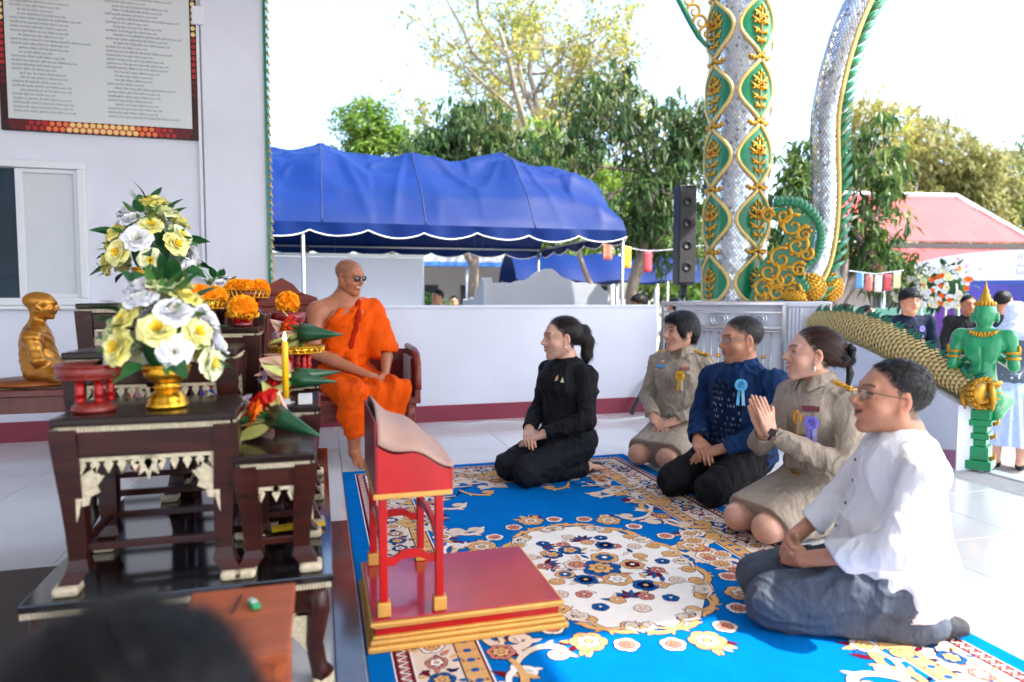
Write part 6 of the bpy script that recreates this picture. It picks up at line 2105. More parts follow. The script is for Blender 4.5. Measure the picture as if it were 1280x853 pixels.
sk = thing('loudspeaker', 'tall black column loudspeaker on a pole stand behind the parapet', 'loudspeaker', (3.97, 7.0, GZ), R(-12))
box_obj('cabinet', (-.10, -.11, 1.80), (.10, .11, 2.90), M_BLK, sk, .012)
box_obj('grille', (-.085, -.116, 1.83), (.085, -.1105, 2.87), mat('speaker_grille', (.03, .03, .034), rough=.6, bump=.8, bscale=220), sk)
for k in range(4):
    mb = MB(); mb.smooth = True; mb.lathe([(.055, 0), (.05, .004), (.02, -.004), (0, -.002)], 20, Matrix.Translation((0, -.1165, 2.0 + .24 * k)) @ Matrix.Rotation(R(90), 4, 'X'), capt=False)
    mb.build('driver', M_BLK, sk)
bar('pole', (0, 0, .30), (0, 0, 1.80), .018, sk, M_BLK)
mb = MB(); mb.box((0, 0, 1.74), (.07, .07, .12), None, .01); mb.build('bracket', M_BLK, sk)
for k in range(3):
    a = 2 * PI * k / 3
    bar('leg', (.015 * math.cos(a), .015 * math.sin(a), .62), (.42 * math.cos(a), .42 * math.sin(a), .012), .013, sk, M_BLK)
SK_LIGHT = srgb(214, 162, 136); SK_FAIR = srgb(220, 170, 146); SK_TAN = srgb(196, 138, 108); SK_BROWN = srgb(186, 118, 84)
GOLD_M = lambda: mat('gold_thread', srgb(214, 160, 60), rough=.35, metal=.7, bump=.4, bscale=200, noise=.3, nscale=90)
KHAKI = srgb(158, 146, 131)
def cuff_off(F): return F
CL_A = [(.25, .5, .35), (.3, .5, .35), (.35, .5, .35), (.4, .5, .35)]
def resting_hands(s, wrR=None, wrL=None, z=0.0):
    """right hand laid over the left on the lap"""
    return [dict(side='L', f=(.75, .55, -.35), n=(.1, -.3, -1), curls=[(.15, .3, .2)] * 4, thumb=(.4, .9, .1)),
            dict(side='R', f=(-.75, .52, -.30), n=(.0, -.3, -1), curls=[(.25, .45, .3)] * 4, thumb=(.3, .95, .1))]
def soft_collar(parent, J, o, m, r=.058, h=.038, tip=.055, opening=.35):
    """turned-down shirt collar with two points"""
    s = o.get('s', 1.0)
    n = J['neck']; up = nv(J['head'] - n + np.array((0, -.07, 0)) * s)
    c = n + up * .012 * s
    fw = nv(np.array((0, 1., 0)) - up * up[1]); rt = np.cross(fw, up)
    mb = MB(); mb.smooth = True
    NU, NV = 36, 6
    def fn(u, v):
        a = (opening + (2 * PI - 2 * opening) * u)                # 0 = front
        side = math.sin(a); front = math.cos(a)
        k = max(0, front)
        drop = (.030 + tip * (max(0, (front - .55) / .45)) ** 1.5)
        rr = (r + .004 * (1 - v) + .030 * v ** 1.2 + .02 * v * k)
        hh = h * (1 - .35 * k) * (1 - v) - drop * v + .008 * math.sin(PI * v)
        p = c + (fw * front * rr * 1.05 + rt * side * rr) * s + up * hh * s
        return tuple(p)
    mb.grid(fn, NU, NV)
    o_ = mb.build('collar', m, parent)
    md = o_.modifiers.new('thick', 'SOLIDIFY'); md.thickness = .004 * s; md.offset = 0
    return o_
def epaulette(parent, J, side, o, m, F):
    s = o.get('s', 1.0); x = 1 if side == 'R' else -1
    a = J['neck'] + np.array((x * .085, -.005, .0)) * s; b = J['sh' + side] + np.array((x * .015, 0, .0)) * s
    mb = MB(); mb.smooth = False
    top = []
    for t in np.linspace(0, 1, 6):
        p = a + (b - a) * t
        q = field_cast(F, p + np.array((0, 0, .16)), (0, 0, -1), .3)
        top.append(q + np.array((0, 0, .006)))
    w = .026 * s
    vs = []; 
    for q in top:
        vs += [tuple(q + np.array((0, -w, -.002))), tuple(q + np.array((0, w, -.002))), tuple(q + np.array((0, w * .8, .006))), tuple(q + np.array((0, -w * .8, .006)))]
    fs = []
    for i in range(5):
        for k in range(4):
            fs.append((i * 4 + k, i * 4 + (k + 1) % 4, (i + 1) * 4 + (k + 1) % 4, (i + 1) * 4 + k))
    fs += [(3, 2, 1, 0), (20, 21, 22, 23)]
    mb.add(vs, fs)
    for i in (1, 2, 3, 4):
        mb.sphere(tuple(top[i] + np.array((0, 0, .007))), (.010 * s, .016 * s, .006 * s), None, 8, 5)
    return mb.build('epaulette', m, parent)
def buttons(parent, F, J, o, zs, m, name='button'):
    for z in zs:
        slab_on(parent, name, [(math.cos(2 * PI * k / 8) * .0055, math.sin(2 * PI * k / 8) * .0055) for k in range(8)], .003, F, (0, .4, z), (0, -1, 0), m, .001)
def placket(parent, F, J, o, z0, z1, m, w=.014):
    mb = MB()
    pts = []
    for z in np.linspace(z0, z1, 14):
        p = field_cast(F, (0, .42, z), (0, -1, 0)); pts.append(p)
    vs = []
    for p in pts: vs += [(-w, p[1] + .0015, p[2]), (w, p[1] + .0035, p[2]), (w, p[1] - .003, p[2]), (-w, p[1] - .003, p[2])]
    fs = []
    for i in range(len(pts) - 1):
        for k in range(4): fs.append((i * 4 + k, (i + 1) * 4 + k, (i + 1) * 4 + (k + 1) % 4, i * 4 + (k + 1) % 4))
    mb.add(vs, fs); mb.smooth = True
    return mb.build('placket', m, parent)

def woman_black():
    root = thing('person', 'person in black jacket and trousers kneeling with dark ponytail, hands folded', 'person', (1.45, 3.95, .008), R(110))
    o = dict(s=1.07, fem=True, scalp=(.022, .014, .012), scalpamt=.85, hairy=.066, skin=SK_FAIR, smile=1.0, teeth=1, lip=(.45, .05, .05), eye=.0040, fat=.003, look=(R(-22), R(-2), 0), kl=.345, lipamt=.9, bare=('foot',), hx=.012,
             J=dict(toeR=(.05, -.19, .028), toeL=(-.05, -.19, .028), ankR=(.07, -.07, .05), ankL=(-.07, -.07, .05), elR=(.215, .03, .36), elL=(-.225, .04, .35), wrR=(.075, .215, .275), wrL=(-.06, .21, .27)))
    J = pose_kneel(o)
    make_body(root, J, o, hands=resting_hands(o['s']))
    mk = m_cloth('black_wool', (.010, .0105, .013), rough=.75)
    F = shirt_field(J, o, .006); s = o['s']
    z = J['pelvis'][2] - .045
    F.ell(J['pelvis'] + np.array((0, -.01, -.03)), (.20, .168, .10), None, .04)
    F.plane((0, 0, z), (0, 0, -1))
    F.cap(J['neck'] + np.array((0, .08, .07)), J['chest'] + np.array((0, .16, .08)), .05, .012, .006, 'sub')
    collar(F, J, o, .022, .054)
    F.cap(J['neck'] + np.array((0, .09, .09)), J['chest'] + np.array((0, .17, .06)), .045, .01, .004, 'sub')
    field_obj(F, 'jacket', mk, root, 2, dict(amp=.009, freq=7, seed=4, aniso=(1.2, 1, .7)))
    for x in (-1, 1):
        slab_on(root, 'lapel', [(-.012, .055), (.014, .06), (.024, -.01), (.004, -.075), (-.008, -.02)] if x > 0 else [(.012, .055), (-.014, .06), (-.024, -.01), (-.004, -.075), (.008, -.02)], .003, F, J['chest'] + np.array((x * -.035, .35, .085)), (0, -1, 0), mk, .001)
    slab_on(root, 'brooch', [(0, .022), (.007, .006), (.007, -.008), (.011, -.016), (-.011, -.016), (-.007, -.008), (-.007, .006)], .004, F, J['chest'] + np.array((-.080, .35, .055)), (0, -1, 0), mat('rose_gold', srgb(230, 170, 130), rough=.3, metal=.6), .002)
    slab_on(root, 'brooch', [(0, .02), (.012, -.012), (-.012, -.012)], .004, F, J['chest'] + np.array((-.112, .35, .045)), (0, -1, 0), mat('pale_jade', srgb(170, 190, 140), rough=.3, metal=.3), .002)
    T = trousers_field(J, o, .0065, .006)
    field_obj(T, 'trousers', m_cloth('black_trouser', (.010, .011, .015), rough=.8), root, 2, dict(amp=.009, freq=7, seed=9))
    hair_obj(root, o['_hc'], o['_M'], o['_hs'], 'ponytail', m_hair('dark_brown_hair', (.018, .011, .009)), 3)
    mb = MB(); mb.smooth = True
    mb.sphere(tuple(o['_hc'] + (-.083 * o['_M'][0] + .004 * o['_M'][1] - .046 * o['_M'][2]) * o['_hs']), .006, None, 8, 6)
    mb.build('earring', mat('pearl', (.8, .78, .72), rough=.2), root)
    for x in (-1, 1):
        S = Field(np.array((x * .05, -.2, 0)) * s - .16, np.array((x * .05, -.2, 0)) * s + .16, .006)
        S.cap(np.array((x * .05, -.20, .032)) * s, np.array((x * .062, -.125, .036)) * s, .030, .036, .02)
        field_obj(S, 'shoe', mat('black_shoe', (.012, .012, .014), rough=.45), root, 2)

def uniform(root, J, o, seed, medals):
    s = o['s']
    mk = m_cloth('khaki_twill', KHAKI, rough=.8, noise=.08)
    F = shirt_field(J, o, .006)
    z = J['pelvis'][2] + .055
    F.plane((0, 0, z), (0, 0, -1))
    F.cap(J['neck'] + np.array((0, .05, .08)), J['neck'] + np.array((0, .10, -.045)), .042, .008, .004, 'sub')
    field_obj(F, 'uniform_shirt', mk, root, 2, dict(amp=.009, freq=7.5, seed=seed, aniso=(1.2, 1.1, .7)))
    soft_collar(root, J, o, mk)
    placket(root, F, J, o, z + .02, J['neck'][2] - .08 * s, mk)
    for sd in 'RL': epaulette(root, J, sd, o, GOLD_M(), F)
    for x in (-1, 1):
        pk, _ = slab_on(root, 'pocket', [(-.045, .04), (.045, .04), (.045, -.055), (0, -.065), (-.045, -.055)], .0025, F, J['chest'] + np.array((x * .082, .35, -.01)) * 1.0, (0, -1, 0), mk, .0)
        slab_on(root, 'collar_badge', [(0, .010), (.006, .002), (.004, -.008), (-.004, -.008), (-.006, .002)], .003, F, J['neck'] + np.array((x * .05, .35, -.035)), (0, -1, 0), GOLD_M(), .014)
    B = Field(J['pelvis'] - .25, J['pelvis'] + .25, .006)
    B.ell(J['waist'] * .35 + J['pelvis'] * .65, np.array((.160, .128, .13)) * s, None, .03)
    B.plane((0, 0, z + .012), (0, 0, 1)); B.plane((0, 0, z - .026), (0, 0, -1))
    field_obj(B, 'belt', m_cloth('khaki_belt', tuple(c * .8 for c in KHAKI), rough=.6), root, 1)
    slab_on(root, 'belt_buckle', [(-.025, -.016), (.025, -.016), (.025, .016), (-.025, .016)], .005, B, (0, .4, z - .006), (0, -1, 0), mat('brass', srgb(190, 150, 80), rough=.3, metal=.9), .001)
    return F, mk
def skirt(root, J, o, mk, seed, hem=.05):
    s = o['s']
    K = Field(np.array((-.36, -.36, -.02)), np.array((.36, .62, .5)), .0065)
    K.ell(J['pelvis'] + np.array((0, -.015, -.01)), np.array((.172, .142, .135)) * s, None, .05)
    for x in 'RL':
        K.cap(J['hip' + x], J['knee' + x] + np.array((0, -.02, .015)), .102 * s, .082 * s, .06)
        K.cap(J['knee' + x] + np.array((0, -.06, 0)), J['ank' + x] + np.array((0, .12, .0)), .066 * s, .07 * s, .06)
    K.cap((J['hipR'] + J['hipL']) / 2, (J['kneeR'] + J['kneeL']) / 2 + np.array((0, -.03, .015)), .095 * s, .078 * s, .06)
    ky = J['kneeR'][1]
    K.plane((0, ky - hem, .07), (0, 1, -.55))
    K.plane((0, 0, .012), (0, 0, -1))
    return field_obj(K, 'skirt', mk, root, 2, dict(amp=.005, freq=7, seed=seed, fine=.2))

def woman_khaki_short():
    root = thing('person', 'short-haired person in khaki uniform with yellow rosette kneeling before the steel gate', 'person', (2.36, 4.17, .008), R(126))
    o = dict(s=1.09, fem=True, skin=SK_LIGHT, smile=.8, teeth=1, eye=.0040, look=(R(-30), R(0), 0), bare=('legR', 'legL', 'foot'), kw=.09,
             J=dict(elR=(.225, .0, .37), elL=(-.225, .0, .37), wrR=(.09, .20, .27), wrL=(-.055, .20, .265)))
    J = pose_kneel(o)
    make_body(root, J, o, hands=resting_hands(o['s']))
    F, mk = uniform(root, J, o, 21, None)
    skirt(root, J, o, mk, 24)
    s = o['s']
    slab_on(root, 'medal_ribbon_bar', [(-.034, -.006), (.034, -.006), (.034, .006), (-.034, .006)], .004, F, J['chest'] + np.array((-.085, .35, .052)), (0, -1, 0), mat('ribbon_bar_red', srgb(150, 70, 60), rough=.6, noise=.6, nscale=120), .003)
    slab_on(root, 'medal_ribbon_bar', [(-.026, -.010), (.026, -.010), (.012, .018), (-.012, .018)], .004, F, J['chest'] + np.array((-.085, .35, .072)), (0, -1, 0), mat('ribbon_bar_mix', srgb(140, 90, 80), rough=.6, col2=srgb(200, 160, 130), nscale=140), .003)
    slab_on(root, 'name_tag', [(-.035, -.010), (.035, -.010), (.035, .010), (-.035, .010)], .004, F, J['chest'] + np.array((.082, .35, .062)), (0, -1, 0), mat('blue_tag', srgb(60, 140, 190), rough=.4), .003)
    slab_on(root, 'badge', [(-.012, -.012), (.012, -.012), (.012, .012), (-.012, .012)], .004, F, J['chest'] + np.array((.078, .35, .092)), (0, -1, 0), mat('badge_orange', srgb(210, 150, 90), rough=.4), .003)
    rosette(root, F, J['chest'] + np.array((-.066, .35, .012)), (0, -1, 0), ('yellow', srgb(245, 190, 20), srgb(240, 200, 150), srgb(235, 215, 190)), .034, .10)
    hair_obj(root, o['_hc'], o['_M'], o['_hs'], 'bob', m_hair('black_hair', (.007, .007, .009)), 8)

def woman_khaki_wai():
    root = thing('person', 'person in khaki uniform pressing palms together, brown hair in a bun with black bow', 'person', (2.26, 2.70, .008), R(98))
    o = dict(s=1.05, fem=True, scalp=(.022, .014, .012), scalpamt=.85, hairy=.066, skin=SK_FAIR, smile=1.0, teeth=1, eye=.0034, lip=(.5, .12, .11), look=(R(-34), R(4), 0), bare=('legR', 'legL', 'foot'), kw=.085, lean=.05,
             J=dict(elR=(.20, .15, .36), elL=(-.235, .10, .33), wrR=(.022, .31, .46), wrL=(-.022, .31, .46)))
    J = pose_kneel(o)
    fdir = (0, .42, .9)
    hands = [dict(side='R', f=fdir, n=(-1, 0, 0), curls=[(.0, .02, .02)] * 4, thumb=(.35, .93, -.1), tcurl=.05), dict(side='L', f=fdir, n=(1, 0, 0), curls=[(.0, .02, .02)] * 4, thumb=(.35, .93, -.1), tcurl=.05)]
    make_body(root, J, o, hands=hands)
    F, mk = uniform(root, J, o, 31, None)
    skirt(root, J, o, mk, 34, .045)
    rosette(root, F, J['chest'] + np.array((-.04, .40, .0)), (0, -1, 0), ('orange', srgb(245, 170, 30), srgb(240, 190, 140), srgb(240, 170, 30)), .034, .08)
    rosette(root, F, J['chest'] + np.array((-.098, .40, -.012)), (0, -1, 0), ('violet', srgb(120, 110, 215), srgb(150, 140, 225), srgb(170, 170, 230)), .032, .10)
    slab_on(root, 'medal_ribbon_bar', [(-.036, -.012), (.036, -.012), (.036, .012), (-.036, .012)], .004, F, J['chest'] + np.array((-.09, .40, .045)), (0, -1, 0), mat('ribbon_bar_dark', srgb(110, 40, 60), rough=.6, noise=.6, nscale=120), .003)
    hair_obj(root, o['_hc'], o['_M'], o['_hs'], 'bun', m_hair('brown_hair', (.045, .017, .011)), 12)
    M, hc, hs = o['_M'], o['_hc'], o['_hs']
    W = lambda x, y, z: tuple(hc + (x * M[0] + y * M[1] + z * M[2]) * hs)
    rnd = random.Random(5)
    mb = MB(); mb.smooth = True
    for k in range(26):
        a = rnd.uniform(0, 2 * PI); b = rnd.uniform(-1, 1)
        mb.sphere(W(.044 * math.cos(a) * math.sqrt(1 - b * b), -.135 + .036 * b, .008 + .044 * math.sin(a) * math.sqrt(1 - b * b)), (.018 * hs, .014 * hs, .018 * hs), None, 8, 5)
    for x in (-1, 1):
        mb.tube([W(x * .008, -.15, -.02), W(x * .018, -.165, -.07), W(x * .014, -.16, -.125)], [.014, .018, .010], 6, sq=.35)
    mb.build('hair_bow', m_cloth('black_satin', (.012, .015, .018), rough=.4), root)
    mb = MB(); mb.smooth = True
    mb.tube([W(-.084, .004, -.044), W(-.085, .004, -.056), W(-.085, .004, -.07)], [.003, .005, .003], 6)
    mb.build('earring', mat('pearl', (.8, .78, .72), rough=.2), root)
    e, w = J['elL'], J['wrL']; d = nv(w - e); c = w - d * .004
    mb = MB(); mb.smooth = True
    n1 = nv(np.cross(d, (1, 0, 0))); n2 = np.cross(d, n1)
    ring = [tuple(c + (n1 * math.cos(a) + n2 * math.sin(a)) * .030) for a in np.linspace(0, 2 * PI, 17)]
    mb.tube(ring, .007, 6, cap=False, sq=.5)
    wo = mb.build('watch', mat('watch_strap', (.02, .02, .025), rough=.5), root)
    mb = MB()
    out = nv(np.array((-1, .1, .1)) - d * (np.array((-1, .1, .1)) @ d)); sd = np.cross(d, out)
    q = c + out * .032
    Mx = Matrix(((d[0], sd[0], out[0], q[0]), (d[1], sd[1], out[1], q[1]), (d[2], sd[2], out[2], q[2]), (0, 0, 0, 1)))
    mb.box((0, 0, 0), (.036, .030, .010), Mx, .004)
    mb.build('watch_face', mat('watch_glass', (.01, .01, .012), rough=.08), wo)

def man_blue():
    root = thing('person', 'grey-templed person in indigo shirt with pale blue rosette and glasses, kneeling', 'person', (2.29, 3.38, .008), R(110))
    o = dict(s=1.08, skin=SK_TAN, smile=.15, eye=.0035, look=(R(-27), R(-3), 0), jaw=1.05, fat=.002, lipamt=.4, stubble=True, scalp=(.035, .03, .028), scalpamt=.72, hairy=.078, bulk=1.06, cuff=.046, sleeve=1.08, hx=0, hy=-.02, bare=('foot',),
             J=dict(elR=(.25, .02, .37), elL=(-.25, .02, .36), wrR=(.09, .23, .27), wrL=(-.06, .225, .255), ankR=(.08, -.07, .05), ankL=(-.08, -.07, .05), toeR=(.07, -.2, .03), toeL=(-.07, -.2, .03)))
    J = pose_kneel(o)
    make_body(root, J, o, hands=resting_hands(o['s']))
    ind = np.array(srgb(14, 46, 88))
    def cf(V):
        c = np.tile(ind, (len(V), 1)) * (1 + .22 * vnoise(V * 14, 5) + .12 * vnoise(V * 60, 6))[:, None]
        x, z = V[:, 0], V[:, 2]
        front = (V[:, 1] > J['chest'][1] + .02) & (np.abs(x) < .095) & (z < J['neck'][2] - .09) & (z > J['pelvis'][2] - .02)
        u = x / .020; w = z / .034
        lz = np.abs((u + np.floor(w) * .5) % 1 - .5) * 2 + np.abs(w % 1 - .5) * 2
        on = (lz < .62) & (vnoise(np.stack([np.floor(u + np.floor(w) * .5) * 3.3, np.floor(w) * 2.1, u * 0], 1), 8) > -.25)
        band = np.exp(-((z - (J['chest'][2] - .09)) / .06) ** 2)
        c = np.where((on & front)[:, None], c * (1 - .5 * band - .15)[:, None] + np.array((.55, .62, .68)) * (.5 * band + .15)[:, None], c)
        dk = front & (np.abs(x) < .10)
        return np.where((dk & ~on)[:, None], c * .55, c)
    mi = m_cloth('indigo_cotton', (1, 1, 1), attr='Col', rough=.8, noise=.25, nscale=14)
    F = shirt_field(J, o, .0055)
    F.ell(J['pelvis'] + np.array((0, -.01, -.05)), (.205, .175, .12), None, .05)
    z = J['pelvis'][2] - .075
    F.plane((0, 0, z), (0, -.12, -1))
    collar(F, J, o, .034, .062)
    F.cap(J['neck'] + np.array((0, .07, .05)), J['neck'] + np.array((0, .1, -.02)), .014, .006, .003, 'sub')
    field_obj(F, 'indigo_shirt', mi, root, 2, dict(amp=.010, freq=7, seed=44, aniso=(1.2, 1.1, .6)), cf)
    mb = MB(); mb.smooth = True
    n = J['neck']; up = nv(J['head'] - n + np.array((0, -.06, 0)))
    for hh in (.004, .030):
        c = n + up * hh; f_ = nv(np.array((0, 1., 0)) - up * up[1]); r_ = np.cross(f_, up)
        mb.tube([tuple(c + (f_ * math.cos(a) + r_ * math.sin(a)) * .0705) for a in np.linspace(.25, 2 * PI - .25, 30)], .0012, 5)
    mb.build('collar_stitching', m_cloth('pale_thread', srgb(120, 140, 160)), root)
    placket(root, F, J, o, z + .05, J['neck'][2] - .04, m_cloth('indigo_dark', tuple(ind * .5)), .012)
    rosette(root, F, J['chest'] + np.array((-.085, .4, .05)), (0, -1, 0), ('sky', srgb(90, 175, 225), srgb(70, 150, 210), srgb(150, 205, 230)), .036, .115)
    T = trousers_field(J, o, .0065, .006)
    field_obj(T, 'trousers', m_cloth('black_cotton', (.010, .010, .012)), root, 2, dict(amp=.009, freq=7, seed=48))
    for x in (-1, 1):
        S = Field(np.array((x * .07, -.15, 0)) - .17, np.array((x * .07, -.15, 0)) + .17, .006)
        S.cap(np.array((x * .072, -.215, .036)), np.array((x * .086, -.08, .045)), .03, .04, .02)
        field_obj(S, 'sock', m_cloth('black_sock', (.012, .012, .014)), root, 2)
    hair_obj(root, o['_hc'], o['_M'], o['_hs'], 'crop', m_hair('greying_hair', (.022, .020, .020)), 15)
    glasses(root, o['_hc'], o['_M'], o['_hs'], False, (.25, .25, .27))

def man_white():
    root = thing('person', 'person in long white shirt and grey trousers kneeling in the sun, wearing glasses', 'person', (1.815, 1.832, .008), R(63))
    o = dict(s=1.02, skin=SK_TAN, smile=.75, teeth=-1, open=.5, eye=.0036, look=(R(7), R(7), 0), jaw=1.05, nose=1.4, fat=.003, lipamt=.55, scalp=(.02, .017, .016), scalpamt=.8, hairy=.068, bulk=1.0, cuff=.044, sleeve=1.03, lean=-.05, belly=True, kw=.10, kl=.37, hy=.005, hz=-.008, hiph=.155, hs=1.01,
             J=dict(elR=(.24, .10, .33), elL=(-.25, .06, .33), wrR=(.075, .28, .235), wrL=(-.075, .275, .22), ankR=(.08, -.07, .05), ankL=(-.09, -.07, .05), toeR=(.05, -.185, .03), toeL=(-.07, -.19, .03)))
    J = pose_kneel(o)
    hands = [dict(side='L', f=(.82, .40, -.1), n=(.3, -.9, -.3), curls=[(.5, .7, .4)] * 4, thumb=(.5, .8, .2)), dict(side='R', f=(-.82, .35, -.05), n=(-.3, -.9, -.3), curls=[(.6, .8, .4)] * 4, thumb=(.5, .8, .2))]
    make_body(root, J, o, hands=hands, res=.0032)
    mw = m_cloth('white_cotton', (.70, .71, .73), rough=.85, noise=.03, bump=.45)
    F = shirt_field(J, o, .0055)
    F.ell(J['pelvis'] + np.array((0, -.015, -.02)), (.20, .155, .18), None, .06)
    F.cap(J['pelvis'] + np.array((0, -.03, -.02)), J['pelvis'] + np.array((0, -.03, -.08)), .165, .15, .05)
    F.cap(J['pelvis'] + np.array((0, .04, .0)), J['pelvis'] + np.array((0, .12, -.03)), .15, .12, .05)
    F.cap(J['chest'] + np.array((0, -.035, .04)), J['pelvis'] + np.array((0, -.05, -.04)), .118, .15, .05)
    zb = .075
    F.plane((0, 0, zb), (0, 0, -1))
    F.plane((0, .105, .16), (0, .75, -.66), 0, (-.5, .02, 0), (.5, .6, .32))
    for x in (-1, 1):
        F.cap((x * .25, .035, .03), (x * .215, .01, .25), .115, .008, .004, 'sub')
    collar(F, J, o, .034, .063)
    F.cap(J['neck'] + np.array((0, .07, .05)), J['neck'] + np.array((0, .1, -.02)), .014, .006, .003, 'sub')
    field_obj(F, 'white_shirt', mw, root, 2, dict(amp=.0085, freq=6, seed=54, aniso=(1.3, 1.0, .5), fine=.35))
    placket(root, F, J, o, .28, J['neck'][2] - .04, mw, .014)
    buttons(root, F, J, o, [.32, .40, .48, .55], mat('dark_button', (.05, .05, .06), rough=.3))
    T = trousers_field(J, o, .006, .010)
    T.cap(J['kneeL'] + np.array((0, -.05, -.02)), J['ankL'] + np.array((-.01, -.02, -.0)), .062, .06, .03)
    field_obj(T, 'trousers', m_cloth('grey_trouser', srgb(74, 82, 94), rough=.75, noise=.03, bump=.6), root, 2, dict(amp=.011, freq=7, seed=58, aniso=(1.8, .45, 1.3), fine=.45))
    for sd in 'RL':
        a, b = J['ank' + sd], J['toe' + sd]
        S = Field(np.minimum(a, b) - .09, np.maximum(a, b) + .09, .005)
        S.cap(a, b + np.array((0, 0, .006)), .043, .032, .02)
        S.ell(a + np.array((0, -.015, .012)), (.04, .045, .04), None, .02)
        S.cap(a + np.array((0, .05, .004)), a, .047, .045, .01)
        field_obj(S, 'sock', mat('ribbed_sock', srgb(60, 62, 68), rough=.95, bump=.5, bscale=120, noise=.3, nscale=25), root, 2, dict(amp=.003, freq=16, seed=3))
    hair_obj(root, o['_hc'], o['_M'], o['_hs'], 'receding', m_hair('black_hair', (.007, .007, .009)), 19)
    glasses(root, o['_hc'], o['_M'], o['_hs'], False, (.02, .02, .025))

def monk():
    root = thing('person', 'shaven-headed monk in orange robes and sunglasses seated on the carved bench', 'person', (.17, 5.0, 0), R(197))
    o = dict(s=1.0, skin=SK_BROWN, smile=.9, teeth=1, eye=.0034, look=(R(32), R(-12), R(4)), jaw=1.02, lipamt=.5, scalp=(.16, .085, .06), brow=.25,
             bare=('torso', 'armR', 'armL', 'foot', 'legR', 'legL'), collarbone=True)
    J = dict(pelvis=(0, 0, .55), waist=(0, .015, .71), chest=(0, .015, .90), neck=(0, .01, 1.085), shR=(.195, .0, 1.01), shL=(-.195, .0, 1.01), head=(-.015, .065, 1.245),
             elR=(.25, .09, .73), elL=(-.27, .10, .73), wrR=(-.055, .335, .57), wrL=(-.165, .33, .575),
             hipR=(.09, .02, .51), hipL=(-.09, .02, .51), kneeR=(.12, .45, .46), kneeL=(-.20, .43, .46), ankR=(.10, .44, .085), ankL=(-.13, .42, .085), toeR=(.10, .565, .028), toeL=(-.16, .55, .028))
    J = {k: np.array(v, float) for k, v in J.items()}
    hands = [dict(side='L', f=(.45, .45, -.65), n=(.6, -.7, -.2), curls=[(.5, .7, .4)] * 4, thumb=(.4, .85, .1)), dict(side='R', f=(-.7, .45, -.35), n=(-.1, -.5, -.9), curls=[(.35, .6, .4)] * 4, thumb=(.4, .85, .1))]
    make_body(root, J, o, hands=hands)
    mr = m_cloth('saffron_robe', srgb(230, 84, 0), rough=.85, bump=.45, noise=.15)
    F = Field(np.array((-.42, -.3, .45)), np.array((.36, .36, 1.2)), .006)
    F.ell(J['chest'] + np.array((-.01, .0, -.01)), (.178, .135, .19), None, .05)
    F.ell(J['waist'], (.168, .135, .16), None, .06)
    F.ell(J['pelvis'], (.19, .16, .13), None, .06)
    F.cap(J['neck'] + np.array((-.04, -.01, -.05)), J['shL'], .07, .075, .05)
    for x in (-1, 1): F.ell(J['chest'] + np.array((x * .075, .085, .04)), (.075, .045, .06), None, .04)
    F.cap(J['shL'], J['elL'] + np.array((0, 0, .02)), .078, .082, .04)
    F.cap(J['shL'] + np.array((-.01, .02, -.05)), J['elL'] + np.array((.06, .03, .0)), .08, .085, .05)
    F.plane((0, 0, J['elL'][2] - .005), (.1, .1, -1), 0, (-.42, -.3, .45), (-.195, .36, 1.0))
    F.plane((.045, .1, J['chest'][2] + .14), (.64, .05, .76))
    F.cap(J['shR'] + np.array((.03, 0, .02)), J['elR'], .085, .062, .006, 'sub')
    F.cap(J['neck'] + np.array((.02, .02, -.02)), J['head'] + np.array((.02, .0, 0)), .072, .08, .01, 'sub')
    def fold_robe(V, Q):
        N = vnormals(V, Q)
        t = V @ nv(np.array((.60, .1, .79)))
        ph = t * 80 + 2.0 * vnoise(V * 4, 4)
        w = np.clip((V[:, 0] + .30) / .2, .25, 1)
        return V + N * (.014 * (1 - 2 * np.abs(np.sin(ph * .5)) ** 1.3) * w * (.6 + .6 * vnoise(V * 5, 9)))[:, None]
    V, Q = F.nets(); V = vsmooth(V, Q, 2, .5); V = fold_robe(V, Q); V = folds(V, Q, .006, 6, 61)
    link('upper_robe', fast_mesh('upper_robe', V, Q, mr), None, root)
    mb = MB(); mb.smooth = True
    pts = []
    for t in np.linspace(0, 1, 12):
        a = J['neck'] + np.array((-.075, .06, -.0)); b = J['waist'] + np.array((.02, .15, .03))
        p = a + (b - a) * t
        q = field_cast(F, p + np.array((0, .3, 0)), (0, -1, 0)); pts.append(tuple(q + np.array((0, .006, 0))))
    mb.tube(pts, [.018 + .004 * math.sin(i * 2.1) for i in range(12)], 10, sq=.5)
    mb.build('robe_fold', m_cloth('saffron_fold_shade', srgb(176, 34, 2)), root)  # fold in a darker robe tone, its shade put into the colour
    S = Field(J['waist'] - .27, J['waist'] + .27, .006)
    S.ell(J['waist'] + np.array((0, .005, -.02)), (.178, .150, .15), None, .02)
    S.plane(J['waist'] + np.array((0, 0, .035)), (.15, -.2, 1)); S.plane(J['waist'] + np.array((0, 0, -.045)), (-.15, .2, -1))
    S.ell(J['waist'] + np.array((.015, .155, -.015)), (.045, .03, .035), None, .02)
    S.cap(J['waist'] + np.array((.02, .17, -.02)), J['waist'] + np.array((-.01, .20, -.14)), .025, .032, .02)
    field_obj(S, 'sash', mr, root, 2, dict(amp=.006, freq=14, seed=66, aniso=(.5, .5, 2.2)))
    L = Field(np.array((-.42, -.26, .12)), np.array((.36, .66, .74)), .0065)
    L.ell(J['pelvis'] + np.array((0, 0, -.01)), (.205, .175, .13), None, .06)
    for sd in 'RL':
        L.cap(J['hip' + sd], J['knee' + sd] + np.array((0, .0, .01)), .115, .088, .07)
        L.cap(J['knee' + sd] + np.array((0, .0, -.01)), J['ank' + sd] + np.array((0, .02, .15)), .090, .088, .06)
    L.cap((J['hipR'] + J['hipL']) / 2, (J['kneeR'] + J['kneeL']) / 2, .10, .08, .08)
